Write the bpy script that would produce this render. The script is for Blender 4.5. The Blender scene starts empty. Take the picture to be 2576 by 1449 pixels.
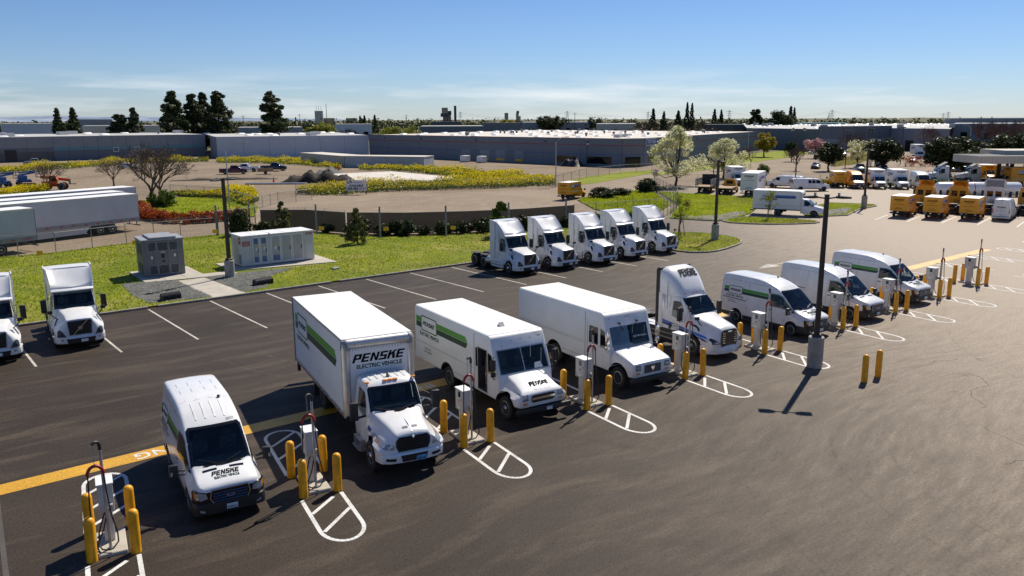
import bpy, bmesh, math, random
import numpy as np
from mathutils import Vector, Matrix
from mathutils.bvhtree import BVHTree
random.seed(7); rng = np.random.default_rng(7)
R = math.radians; PI = math.pi
scene = bpy.context.scene; COL = scene.collection
# ---------------------------------------------------------------- camera
CAMH = 11.3
def look(pitch, roll, yaw):
    p, r, y = R(pitch), R(roll), R(yaw)
    fw = Vector((math.cos(y)*math.cos(p), math.sin(y)*math.cos(p), -math.sin(p)))
    rt = Vector((math.sin(y), -math.cos(y), 0)); up = rt.cross(fw)
    c, s = math.cos(r), math.sin(r)
    rt, up = rt*c + up*s, up*c - rt*s
    return Matrix((rt, up, -fw)).transposed()
cam = bpy.data.cameras.new('camera'); cam.sensor_width = 36; cam.lens = 28.52
cam.clip_start = 0.1; cam.clip_end = 60000
camo = bpy.data.objects.new('camera', cam); COL.objects.link(camo)
CAMR = look(11.75, -0.2474, 51.191)
camo.matrix_world = Matrix.Translation((0, 0, CAMH)) @ CAMR.to_4x4()
scene.camera = camo
def ray_dir(x, y): return CAMR @ Vector(((x-1288)/2040.8, -(y-724.5)/2040.8, -1))
def gp(x, y, z=0.0):
    d = ray_dir(x, y); k = (z-CAMH)/d.z; return Vector((d.x*k, d.y*k, z))          # ground point seen at (x, y) of the 2576-wide survey picture
def far(x, dist, y=None):
    d = ray_dir(x, y if y else 303); k = dist/math.hypot(d.x, d.y); return Vector((d.x*k, d.y*k, CAMH + d.z*k if y else 0.0))
# ---------------------------------------------------------------- sky, sun, exposure
SUN_EL, SUN_AZ = 49.0, 22.0            # azimuth counter-clockwise from +X
world = bpy.data.worlds.new('World'); scene.world = world; world.use_nodes = True
nt = world.node_tree; nt.nodes.clear()
def N(t, typ, **k):
    n = t.nodes.new(typ)
    for a, b in k.items(): setattr(n, a, b)
    return n
wo = N(nt, 'ShaderNodeOutputWorld'); bg = N(nt, 'ShaderNodeBackground')
sky = N(nt, 'ShaderNodeTexSky', sky_type='NISHITA', sun_disc=False)
sky.sun_elevation = R(SUN_EL); sky.sun_rotation = R(90 - SUN_AZ)
sky.altitude = 0; sky.air_density = 1.0; sky.dust_density = 0.1; sky.ozone_density = 5.0
bg.inputs['Strength'].default_value = 0.066
# thin high cloud streaks low over the horizon, all the way round
tc = N(nt, 'ShaderNodeTexCoord'); sp = N(nt, 'ShaderNodeSeparateXYZ'); nt.links.new(tc.outputs['Generated'], sp.inputs[0])
mp = N(nt, 'ShaderNodeMapping'); mp.inputs['Scale'].default_value = (5, 5, 52); nt.links.new(tc.outputs['Generated'], mp.inputs[0])
nz = N(nt, 'ShaderNodeTexNoise'); nz.inputs['Scale'].default_value = 1.0; nz.inputs['Detail'].default_value = 7; nz.inputs['Roughness'].default_value = 0.55
nt.links.new(mp.outputs[0], nz.inputs['Vector'])
cr = N(nt, 'ShaderNodeMapRange'); cr.inputs[1].default_value = 0.46; cr.inputs[2].default_value = 0.74; nt.links.new(nz.outputs['Fac'], cr.inputs[0])
e1 = N(nt, 'ShaderNodeMapRange', interpolation_type='SMOOTHSTEP'); e1.inputs[1].default_value = 0.066; e1.inputs[2].default_value = 0.026; nt.links.new(sp.outputs['Z'], e1.inputs[0])
m1 = N(nt, 'ShaderNodeMath', operation='MULTIPLY'); nt.links.new(cr.outputs[0], m1.inputs[0]); nt.links.new(e1.outputs[0], m1.inputs[1])
m2 = N(nt, 'ShaderNodeMath', operation='MULTIPLY'); m2.inputs[1].default_value = 0.72; nt.links.new(m1.outputs[0], m2.inputs[0])
mx = N(nt, 'ShaderNodeMix', data_type='RGBA'); nt.links.new(m2.outputs[0], mx.inputs['Factor'])
tn = N(nt, 'ShaderNodeMix', data_type='RGBA', blend_type='MULTIPLY'); tn.inputs['Factor'].default_value = 1; 
tz = N(nt, 'ShaderNodeMapRange'); tz.inputs[1].default_value = 0.0; tz.inputs[2].default_value = 0.22; nt.links.new(sp.outputs['Z'], tz.inputs[0])
tm = N(nt, 'ShaderNodeMix', data_type='RGBA'); nt.links.new(tz.outputs[0], tm.inputs['Factor']); tm.inputs[6].default_value = (0.90, 1.04, 1.36, 1); tm.inputs[7].default_value = (0.74, 0.89, 1.16, 1); nt.links.new(tm.outputs[2], tn.inputs[7])
nt.links.new(sky.outputs[0], tn.inputs[6]); nt.links.new(tn.outputs[2], mx.inputs[6]); mx.inputs[7].default_value = (12.2, 12.6, 13.0, 1)
nt.links.new(mx.outputs[2], bg.inputs['Color']); nt.links.new(bg.outputs[0], wo.inputs[0])
sl = bpy.data.lights.new('sun', 'SUN'); sl.energy = 5.0; sl.angle = R(0.53); sl.color = (1.0, 0.925, 0.80)
so = bpy.data.objects.new('sun', sl); COL.objects.link(so)
sd = Vector((math.cos(R(SUN_EL))*math.cos(R(SUN_AZ)), math.cos(R(SUN_EL))*math.sin(R(SUN_AZ)), math.sin(R(SUN_EL))))
so.rotation_euler = sd.to_track_quat('Z', 'Y').to_euler(); so.location = sd*80
vs = scene.view_settings; vs.view_transform = 'Standard'; vs.look = 'None'; vs.exposure = 0.2; vs.gamma = 1
try: vs.use_curve_mapping = False
except Exception: pass
scene.cycles.max_bounces = 6; scene.cycles.diffuse_bounces = 3; scene.cycles.glossy_bounces = 3
scene.cycles.transparent_max_bounces = 12; scene.cycles.caustics_reflective = False; scene.cycles.caustics_refractive = False
# ---------------------------------------------------------------- materials
MAT = {}
def pm(name, col, rough=0.55, metal=0.0, var=0.12, scale=2.0, bump=0.0, bscale=20.0, coat=0.0, alpha=1.0, spec=0.5, col2=None, dirt=0.0):
    """Principled material whose colour drifts with two octaves of object-space noise."""
    m = bpy.data.materials.new(name); m.use_nodes = True; t = m.node_tree; b = t.nodes['Principled BSDF']
    b.inputs['Roughness'].default_value = rough; b.inputs['Metallic'].default_value = metal
    b.inputs['Specular IOR Level'].default_value = spec; b.inputs['Coat Weight'].default_value = coat; b.inputs['Coat Roughness'].default_value = 0.06
    c = tuple(col) + (1,)
    if var > 0 or col2:
        g = N(t, 'ShaderNodeTexCoord'); n = N(t, 'ShaderNodeTexNoise'); n.inputs['Scale'].default_value = scale
        n.inputs['Detail'].default_value = 5; n.inputs['Roughness'].default_value = 0.62
        t.links.new(g.outputs['Object'], n.inputs['Vector'])
        r = N(t, 'ShaderNodeMapRange'); r.inputs[1].default_value = 0.32; r.inputs[2].default_value = 0.68; t.links.new(n.outputs['Fac'], r.inputs[0])
        x = N(t, 'ShaderNodeMix', data_type='RGBA'); t.links.new(r.outputs[0], x.inputs['Factor'])
        a = tuple(v*(1-var) for v in col); d = tuple(col2) if col2 else tuple(min(1, v*(1+var)) for v in col)
        x.inputs[6].default_value = a + (1,); x.inputs[7].default_value = d + (1,)
        t.links.new(x.outputs[2], b.inputs['Base Color'])
        r2 = N(t, 'ShaderNodeMapRange'); r2.inputs[3].default_value = max(0.02, rough*0.8); r2.inputs[4].default_value = min(1, rough*1.25)
        t.links.new(n.outputs['Fac'], r2.inputs[0]); t.links.new(r2.outputs[0], b.inputs['Roughness'])
        if bump:
            n2 = N(t, 'ShaderNodeTexNoise'); n2.inputs['Scale'].default_value = bscale; n2.inputs['Detail'].default_value = 4; t.links.new(g.outputs['Object'], n2.inputs['Vector'])
            bp = N(t, 'ShaderNodeBump'); bp.inputs['Strength'].default_value = bump; bp.inputs['Distance'].default_value = 0.03
            t.links.new(n2.outputs['Fac'], bp.inputs['Height']); t.links.new(bp.outputs[0], b.inputs['Normal'])
    else: b.inputs['Base Color'].default_value = c
    if alpha < 1: b.inputs['Alpha'].default_value = alpha
    MAT[name] = m; return m
pm('white_paint', (0.78, 0.778, 0.77), 0.26, var=0.055, scale=1.7, coat=0.35)
pm('white_box', (0.78, 0.78, 0.77), 0.42, var=0.05, scale=0.9, bump=0.05, bscale=3)
pm('roof_white', (0.78, 0.78, 0.77), 0.55, var=0.06, scale=0.8, bump=0.06, bscale=4)
pm('cream_roof', (0.78, 0.77, 0.71), 0.5, var=0.03, scale=0.8)
pm('black_plastic', (0.016, 0.016, 0.017), 0.5, var=0.25, scale=6)
pm('black_gloss', (0.01, 0.01, 0.011), 0.16, var=0.2, scale=4)
pm('rubber', (0.02, 0.019, 0.018), 0.8, var=0.3, scale=9, bump=0.3, bscale=40)
pm('chassis', (0.018, 0.018, 0.019), 0.62, var=0.4, scale=4)
pm('glass', (0.008, 0.012, 0.015), 0.05, var=0.25, scale=1.0, spec=0.42)
pm('glass_teal', (0.014, 0.038, 0.042), 0.05, var=0.6, scale=1.6, spec=0.45)
def clear_glass(name, tint, refl=0.9):
    m = bpy.data.materials.new(name); m.use_nodes = True; t = m.node_tree; t.nodes.clear(); o = N(t, 'ShaderNodeOutputMaterial'); tr = N(t, 'ShaderNodeBsdfTransparent'); tr.inputs[0].default_value = tint + (1,)
    gl = N(t, 'ShaderNodeBsdfGlossy'); gl.inputs['Roughness'].default_value = 0.03; gl.inputs['Color'].default_value = (refl,)*3 + (1,); fr = N(t, 'ShaderNodeFresnel'); fr.inputs['IOR'].default_value = 1.5
    mi = N(t, 'ShaderNodeMixShader'); t.links.new(fr.outputs[0], mi.inputs[0]); t.links.new(tr.outputs[0], mi.inputs[1]); t.links.new(gl.outputs[0], mi.inputs[2]); t.links.new(mi.outputs[0], o.inputs[0]); MAT[name] = m
clear_glass('pane', (0.60, 0.68, 0.66)); clear_glass('pane_teal', (0.52, 0.72, 0.70))
pm('interior', (0.06, 0.062, 0.066), 0.7, var=0.3, scale=4); pm('dash', (0.24, 0.25, 0.25), 0.6, var=0.3, scale=5); pm('seat', (0.12, 0.12, 0.13), 0.8, var=0.3, scale=5)
pm('alloy', (0.62, 0.62, 0.63), 0.3, metal=0.9, var=0.1, scale=8)
pm('steel_rim', (0.55, 0.56, 0.57), 0.38, metal=0.5, var=0.1, scale=8)
pm('galv', (0.42, 0.43, 0.44), 0.42, metal=0.7, var=0.2, scale=5)
pm('galv_dull', (0.28, 0.285, 0.29), 0.6, metal=0.3, var=0.25, scale=5)
pm('chrome', (0.75, 0.76, 0.78), 0.12, metal=1.0, var=0.04, scale=8)
pm('aluminium', (0.58, 0.575, 0.56), 0.38, metal=0.75, var=0.14, scale=4)
pm('lamp_clear', (0.42, 0.45, 0.48), 0.1, metal=0.4, var=0.35, scale=18)
pm('lamp_dark', (0.05, 0.06, 0.07), 0.1, var=0.4, scale=18)
pm('amber', (0.72, 0.25, 0.02), 0.25, var=0.15, scale=9)
pm('red_lamp', (0.4, 0.015, 0.012), 0.3, var=0.2, scale=9)
pm('red', (0.36, 0.02, 0.022), 0.45, var=0.2, scale=8)
pm('green_light', (0.075, 0.32, 0.035), 0.4, var=0.06, scale=2)
pm('green_dark', (0.006, 0.055, 0.022), 0.4, var=0.1, scale=2)
pm('ink', (0.008, 0.008, 0.009), 0.75, var=0.1, scale=3, spec=0.15)
pm('ink_green', (0.012, 0.045, 0.022), 0.75, var=0.1, scale=3)
pm('ink_grey', (0.12, 0.12, 0.13), 0.5, var=0.1, scale=3)
pm('blue_mid', (0.05, 0.17, 0.55), 0.4, var=0.06, scale=2)
pm('blue_deep', (0.012, 0.035, 0.24), 0.4, var=0.08, scale=2)
pm('blue_trim', (0.02, 0.13, 0.4), 0.3, var=0.1, scale=4)
pm('plate', (0.62, 0.68, 0.75), 0.4, var=0.08, scale=9)
pm('plate_blue', (0.12, 0.36, 0.62), 0.4, var=0.3, scale=9)
pm('fleet_yellow', (0.78, 0.34, 0.006), 0.36, var=0.06, scale=1.2, coat=0.2)
pm('bollard_yellow', (0.86, 0.37, 0.006), 0.4, var=0.22, scale=5, bump=0.05, bscale=10)
pm('concrete', (0.44, 0.40, 0.33), 0.85, var=0.16, scale=1.3, bump=0.2, bscale=18)
pm('concrete_pole', (0.33, 0.315, 0.28), 0.88, var=0.25, scale=2.2, bump=0.35, bscale=14)
pm('kerb', (0.29, 0.265, 0.225), 0.88, var=0.28, scale=1.6, bump=0.3, bscale=12)
pm('bronze', (0.035, 0.024, 0.018), 0.5, var=0.25, scale=3)
pm('cab_grey', (0.16, 0.165, 0.17), 0.5, var=0.08, scale=2)
pm('cab_grey_top', (0.30, 0.31, 0.32), 0.5, var=0.08, scale=2)
pm('louvre', (0.03, 0.03, 0.032), 0.6, var=0.3, scale=5)
pm('cabinet_white', (0.55, 0.55, 0.53), 0.45, var=0.06, scale=1.5)
pm('cabinet_panel', (0.42, 0.42, 0.40), 0.55, var=0.08, scale=3)
pm('screen', (0.012, 0.03, 0.035), 0.12, var=0.5, scale=14)
pm('sign_red', (0.35, 0.012, 0.014), 0.45, var=0.1, scale=5)
pm('sign_yellow', (0.80, 0.46, 0.02), 0.5, var=0.12, scale=5)
pm('sign_white', (0.75, 0.75, 0.74), 0.5, var=0.05, scale=5)
pm('orange', (0.55, 0.10, 0.02), 0.5, var=0.25, scale=3)
pm('cone_orange', (0.75, 0.09, 0.02), 0.5, var=0.1, scale=3)
pm('lift_blue', (0.02, 0.10, 0.28), 0.45, var=0.2, scale=3)
pm('maroon', (0.10, 0.012, 0.016), 0.25, var=0.15, scale=2, coat=0.3)
pm('dark_paint', (0.02, 0.022, 0.026), 0.2, var=0.2, scale=2, coat=0.4)
pm('silver_paint', (0.40, 0.41, 0.42), 0.25, metal=0.4, var=0.06, scale=2, coat=0.3)
pm('red_paint', (0.30, 0.01, 0.014), 0.22, var=0.1, scale=2, coat=0.4)
pm('blue_paint', (0.03, 0.06, 0.13), 0.22, var=0.1, scale=2, coat=0.4)
pm('wood', (0.33, 0.22, 0.12), 0.8, var=0.25, scale=4)
pm('soil', (0.024, 0.016, 0.011), 0.95, var=0.6, scale=1.5, bump=0.8, bscale=5)
pm('wall_grey', (0.18, 0.198, 0.22), 0.8, var=0.07, scale=0.35, bump=0.1, bscale=6)
pm('wall_lightgrey', (0.24, 0.26, 0.285), 0.8, var=0.07, scale=0.35, bump=0.1, bscale=6)
pm('wall_midgrey', (0.14, 0.16, 0.185), 0.8, var=0.07, scale=0.35)
pm('wall_teal', (0.12, 0.27, 0.31), 0.75, var=0.08, scale=0.35)
pm('wall_white', (0.50, 0.54, 0.60), 0.8, var=0.06, scale=0.25, bump=0.1, bscale=3)
pm('wall_cream', (0.52, 0.48, 0.41), 0.8, var=0.08, scale=0.2)
pm('wall_tan', (0.40, 0.32, 0.22), 0.8, var=0.1, scale=0.2)
pm('wall_dark', (0.10, 0.105, 0.11), 0.8, var=0.12, scale=0.2)
pm('joint_dark', (0.05, 0.055, 0.06), 0.8, var=0.1, scale=2)
pm('stripe_red', (0.30, 0.05, 0.06), 0.7, var=0.1, scale=0.5)
pm('stripe_blue', (0.035, 0.13, 0.32), 0.7, var=0.1, scale=0.5)
pm('sign_blue', (0.015, 0.07, 0.30), 0.5, var=0.05, scale=1)
pm('roof_tan', (0.60, 0.545, 0.475), 0.85, var=0.13, scale=0.09, bump=0.1, bscale=2)
pm('roof_light', (0.46, 0.45, 0.43), 0.85, var=0.12, scale=0.06)
pm('skylight', (0.80, 0.80, 0.77), 0.4, var=0.06, scale=0.5)
pm('container_grey', (0.40, 0.43, 0.46), 0.6, var=0.12, scale=0.5)
pm('slat_fence', (0.017, 0.0155, 0.011), 0.85, var=0.55, scale=0.7, bump=0.5, bscale=14, alpha=0.94)
pm('green_mesh', (0.004, 0.02, 0.014), 0.8, var=0.4, scale=0.8, alpha=0.95)
pm('chain_mesh', (0.20, 0.20, 0.20), 0.6, metal=0.3, var=0.2, scale=2, alpha=0.17)
pm('bark', (0.075, 0.055, 0.042), 0.9, var=0.35, scale=5, bump=0.6, bscale=16)
pm('bark_dark', (0.035, 0.026, 0.021), 0.9, var=0.35, scale=5)
pm('twig', (0.12, 0.085, 0.065), 0.9, var=0.35, scale=3)
pm('twig_red', (0.10, 0.055, 0.045), 0.9, var=0.35, scale=1)
def leaf(name, a, b, scale=0.9, trans=0.35):
    m = bpy.data.materials.new(name); m.use_nodes = True; t = m.node_tree; t.nodes.clear()
    o = N(t, 'ShaderNodeOutputMaterial'); d = N(t, 'ShaderNodeBsdfDiffuse'); tr = N(t, 'ShaderNodeBsdfTranslucent'); mi = N(t, 'ShaderNodeMixShader')
    gl = N(t, 'ShaderNodeBsdfGlossy'); gl.inputs['Roughness'].default_value = 0.42; gl.inputs['Color'].default_value = (1, 1, 1, 1)
    m3 = N(t, 'ShaderNodeMixShader'); m3.inputs[0].default_value = 0.022
    g = N(t, 'ShaderNodeTexCoord'); n = N(t, 'ShaderNodeTexNoise'); n.inputs['Scale'].default_value = scale; n.inputs['Detail'].default_value = 6; n.inputs['Roughness'].default_value = 0.75
    t.links.new(g.outputs['Object'], n.inputs['Vector'])
    r = N(t, 'ShaderNodeMapRange'); r.inputs[1].default_value = 0.34; r.inputs[2].default_value = 0.66; t.links.new(n.outputs['Fac'], r.inputs[0])
    x = N(t, 'ShaderNodeMix', data_type='RGBA'); t.links.new(r.outputs[0], x.inputs['Factor']); x.inputs[6].default_value = a + (1,); x.inputs[7].default_value = b + (1,)
    t.links.new(x.outputs[2], d.inputs[0]); t.links.new(x.outputs[2], tr.inputs[0]); mi.inputs[0].default_value = trans
    t.links.new(d.outputs[0], mi.inputs[1]); t.links.new(tr.outputs[0], mi.inputs[2])
    t.links.new(mi.outputs[0], m3.inputs[1]); t.links.new(gl.outputs[0], m3.inputs[2]); t.links.new(m3.outputs[0], o.inputs[0]); MAT[name] = m
leaf('leaf_pine', (0.024, 0.036, 0.014), (0.075, 0.09, 0.032), 0.5, 0.2)
leaf('leaf_dark', (0.018, 0.030, 0.009), (0.055, 0.070, 0.018), 0.8, 0.2)
leaf('leaf_green', (0.06, 0.10, 0.010), (0.15, 0.19, 0.022), 0.9)
leaf('leaf_lime', (0.16, 0.19, 0.02), (0.30, 0.30, 0.04), 0.7, 0.45)
leaf('leaf_yellow', (0.22, 0.17, 0.012), (0.42, 0.34, 0.03), 0.7, 0.4)
leaf('blossom', (0.46, 0.48, 0.16), (0.88, 0.84, 0.62), 0.9, 0.45)
leaf('blossom_pink', (0.42, 0.20, 0.22), (0.66, 0.40, 0.40), 0.9, 0.4)
leaf('leaf_conifer', (0.055, 0.07, 0.02), (0.20, 0.20, 0.05), 2.0, 0.3)
leaf('leaf_red', (0.22, 0.04, 0.008), (0.46, 0.10, 0.015), 1.2, 0.35)
leaf('leaf_brown', (0.07, 0.05, 0.03), (0.14, 0.095, 0.06), 0.9, 0.2)
leaf('mustard', (0.56, 0.46, 0.006), (0.84, 0.68, 0.008), 0.6, 0.4)
leaf('grass_a', (0.19, 0.265, 0.006), (0.44, 0.47, 0.025), 0.3, 0.6)
leaf('grass_dry', (0.34, 0.28, 0.09), (0.50, 0.42, 0.17), 0.5, 0.35)
leaf('grass_bright', (0.24, 0.31, 0.008), (0.46, 0.49, 0.025), 0.3, 0.55)  # brighter, yellower green for the lawns and the planting strip
def ground_mat(name, cols, scales, rough=0.9, bump=0.3, bscale=25.0, spec=0.35, stretch=(1, 1, 1), rot=0.0, warp=0.0, pale_ramp=None):
    """layered ground: base colour pair at scales[0], third colour breaking through at scales[1], fine speckle at scales[2]"""
    m = bpy.data.materials.new(name); m.use_nodes = True; t = m.node_tree; b = t.nodes['Principled BSDF']
    b.inputs['Roughness'].default_value = rough; b.inputs['Specular IOR Level'].default_value = spec
    g = N(t, 'ShaderNodeTexCoord'); mp = N(t, 'ShaderNodeMapping'); mp.inputs['Scale'].default_value = stretch; mp.inputs['Rotation'].default_value = (0, 0, rot)
    src = g.outputs['Object']
    if warp:
        wn = N(t, 'ShaderNodeTexNoise'); wn.inputs['Scale'].default_value = 0.045; wn.inputs['Detail'].default_value = 1; t.links.new(src, wn.inputs['Vector'])
        va = N(t, 'ShaderNodeVectorMath', operation='MULTIPLY_ADD'); va.inputs[1].default_value = (warp, warp, 0); t.links.new(wn.outputs['Color'], va.inputs[0]); t.links.new(src, va.inputs[2]); src2 = va.outputs[0]
    else: src2 = src
    t.links.new(src2, mp.inputs[0])
    def noise(sc, vec, det=6, ro=0.6, lo=0.35, hi=0.65):
        n = N(t, 'ShaderNodeTexNoise'); n.inputs['Scale'].default_value = sc; n.inputs['Detail'].default_value = det; n.inputs['Roughness'].default_value = ro
        t.links.new(vec, n.inputs['Vector']); r = N(t, 'ShaderNodeMapRange'); r.inputs[1].default_value = lo; r.inputs[2].default_value = hi; t.links.new(n.outputs['Fac'], r.inputs[0]); return r.outputs[0]
    def mix(f, a, c):
        x = N(t, 'ShaderNodeMix', data_type='RGBA'); t.links.new(f, x.inputs['Factor'])
        for s, k in ((a, 6), (c, 7)):
            if isinstance(s, tuple): x.inputs[k].default_value = s + (1,)
            else: t.links.new(s, x.inputs[k])
        return x.outputs[2]
    c = mix(noise(scales[0], src), cols[0], cols[1])
    c = mix(noise(scales[1], mp.outputs[0], 7, 0.62, 0.5, 0.78), c, cols[2])
    if pale_ramp:      # pavement turns paler towards +X and -Y, ragged edge
        sx = N(t, 'ShaderNodeSeparateXYZ'); t.links.new(src, sx.inputs[0]); wr = N(t, 'ShaderNodeMapRange', interpolation_type='SMOOTHSTEP'); wr.inputs[1].default_value = pale_ramp[0]; wr.inputs[2].default_value = pale_ramp[1]
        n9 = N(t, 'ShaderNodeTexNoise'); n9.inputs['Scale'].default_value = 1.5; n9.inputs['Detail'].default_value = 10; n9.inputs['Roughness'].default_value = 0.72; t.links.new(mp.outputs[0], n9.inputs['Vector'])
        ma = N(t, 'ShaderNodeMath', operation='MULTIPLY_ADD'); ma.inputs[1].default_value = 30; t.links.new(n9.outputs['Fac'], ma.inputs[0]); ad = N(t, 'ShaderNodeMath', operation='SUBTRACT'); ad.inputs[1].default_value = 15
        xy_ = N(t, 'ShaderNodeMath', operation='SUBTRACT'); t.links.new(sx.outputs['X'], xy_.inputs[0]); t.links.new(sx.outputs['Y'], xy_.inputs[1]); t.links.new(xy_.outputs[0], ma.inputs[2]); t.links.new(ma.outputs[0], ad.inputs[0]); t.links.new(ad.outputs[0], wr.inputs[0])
        sc_ = N(t, 'ShaderNodeMath', operation='MULTIPLY'); sc_.inputs[1].default_value = 0.8; t.links.new(wr.outputs[0], sc_.inputs[0]); c = mix(sc_.outputs[0], c, pale_ramp[2])
        w2 = N(t, 'ShaderNodeMapRange', interpolation_type='SMOOTHSTEP'); w2.inputs[1].default_value = 12; w2.inputs[2].default_value = 46; w2.inputs[4].default_value = 0.85; t.links.new(ad.outputs[0], w2.inputs[0]); c = mix(w2.outputs[0], c, (0.40, 0.325, 0.245))  # second ramp turns it paler still farther along the same way
    f3 = noise(scales[2], src, 3, 0.7, 0.3, 0.7)
    x = N(t, 'ShaderNodeMix', data_type='RGBA', blend_type='MULTIPLY'); x.inputs['Factor'].default_value = 0.7
    rr = N(t, 'ShaderNodeMapRange'); rr.inputs[3].default_value = 0.45; rr.inputs[4].default_value = 1.35; t.links.new(f3, rr.inputs[0])
    t.links.new(c, x.inputs[6]); t.links.new(rr.outputs[0], x.inputs[7]); t.links.new(x.outputs[2], b.inputs['Base Color'])
    bp = N(t, 'ShaderNodeBump'); bp.inputs['Strength'].default_value = bump; bp.inputs['Distance'].default_value = 0.04
    n2 = N(t, 'ShaderNodeTexNoise'); n2.inputs['Scale'].default_value = bscale; n2.inputs['Detail'].default_value = 3; t.links.new(src, n2.inputs['Vector'])
    t.links.new(n2.outputs['Fac'], bp.inputs['Height']); t.links.new(bp.outputs[0], b.inputs['Normal'])
    MAT[name] = m; return m
ground_mat('asphalt', ((0.033, 0.023, 0.0155), (0.054, 0.039, 0.027), (0.105, 0.079, 0.054)), (0.11, 0.6, 11.0), 0.68, 0.35, 22, 0.22, (0.34, 1.7, 1), R(-14), 9, pale_ramp=(-4, 33, (0.26, 0.203, 0.144)))
ground_mat('asphalt_old', ((0.23, 0.172, 0.115), (0.29, 0.222, 0.152), (0.37, 0.295, 0.215)), (0.07, 0.5, 4.0), 0.88, 0.2, 12, 0.3, (0.5, 1.6, 1), R(20), 12)
ground_mat('dirt', ((0.20, 0.150, 0.100), (0.285, 0.22, 0.152), (0.37, 0.295, 0.21)), (0.07, 0.35, 2.0), 0.95, 0.3, 5, 0.2, (0.4, 2.2, 1), R(-10), 14)
ground_mat('turf', ((0.115, 0.155, 0.010), (0.21, 0.23, 0.02), (0.40, 0.32, 0.11)), (0.22, 0.16, 6.0), 0.95, 0.6, 9, 0.2)
ground_mat('lawn', ((0.16, 0.21, 0.008), (0.24, 0.265, 0.014), (0.31, 0.30, 0.04)), (0.3, 0.2, 9.0), 0.95, 0.5, 12, 0.2)
ground_mat('gravel_ground', ((0.10, 0.105, 0.10), (0.19, 0.195, 0.185), (0.30, 0.30, 0.28)), (2.0, 6.0, 22.0), 0.9, 0.9, 30, 0.3)
ground_mat('plain', ((0.15, 0.13, 0.075), (0.10, 0.12, 0.05), (0.26, 0.22, 0.16)), (0.006, 0.012, 0.3), 0.95, 0.2, 1, 0.2)
ground_mat('slab', ((0.62, 0.57, 0.50), (0.70, 0.65, 0.57), (0.55, 0.49, 0.42)), (0.15, 0.25, 3), 0.8, 0.1, 6, 0.3, (0.3, 3, 1))
ground_mat('line_white', ((0.62, 0.61, 0.58), (0.78, 0.77, 0.74), (0.40, 0.37, 0.33)), (0.7, 1.2, 20.0), 0.7, 0.2, 30, 0.4)
ground_mat('line_old', ((0.46, 0.43, 0.37), (0.62, 0.58, 0.50), (0.26, 0.23, 0.19)), (0.7, 0.9, 20.0), 0.8, 0.2, 30, 0.4)
ground_mat('line_yellow', ((0.60, 0.31, 0.012), (0.70, 0.38, 0.018), (0.42, 0.24, 0.04)), (0.5, 0.8, 12.0), 0.5, 0.15, 30, 0.6)
ground_mat('line_faint', ((0.075, 0.066, 0.058), (0.10, 0.088, 0.078), (0.06, 0.052, 0.046)), (0.7, 0.9, 20.0), 0.8, 0.2, 30, 0.4)
for nm_, c_ in (('tyre_dark', (0.05, 0.04, 0.03)), ('tyre_light', (0.30, 0.25, 0.195))):
    m_ = pm(nm_, c_, 0.7, var=0.3, scale=2.0); t_ = m_.node_tree; b_ = t_.nodes['Principled BSDF']; n_ = N(t_, 'ShaderNodeTexNoise'); n_.inputs['Scale'].default_value = 1.3; n_.inputs['Detail'].default_value = 8; n_.inputs['Roughness'].default_value = 0.75
    g_ = N(t_, 'ShaderNodeTexCoord'); t_.links.new(g_.outputs['Object'], n_.inputs['Vector']); r_ = N(t_, 'ShaderNodeMapRange'); r_.inputs[1].default_value = 0.45; r_.inputs[2].default_value = 0.8; r_.inputs[4].default_value = 0.34; t_.links.new(n_.outputs['Fac'], r_.inputs[0]); t_.links.new(r_.outputs[0], b_.inputs['Alpha'])
pm('crack', (0.012, 0.010, 0.008), 0.9, var=0.2)
ground_mat('rock', ((0.25, 0.24, 0.21), (0.40, 0.38, 0.34), (0.14, 0.13, 0.12)), (1.5, 3.0, 9.0), 0.9, 0.5, 8, 0.3)
ground_mat('snow_hill_hazed', ((0.20, 0.26, 0.36), (0.24, 0.30, 0.40), (0.62, 0.66, 0.72)), (0.0002, 0.0006, 0.002), 0.95, 0.1, 1, 0.1, (1, 1, 3))  # snowy mountains, blue of distance haze painted into the colours
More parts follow.
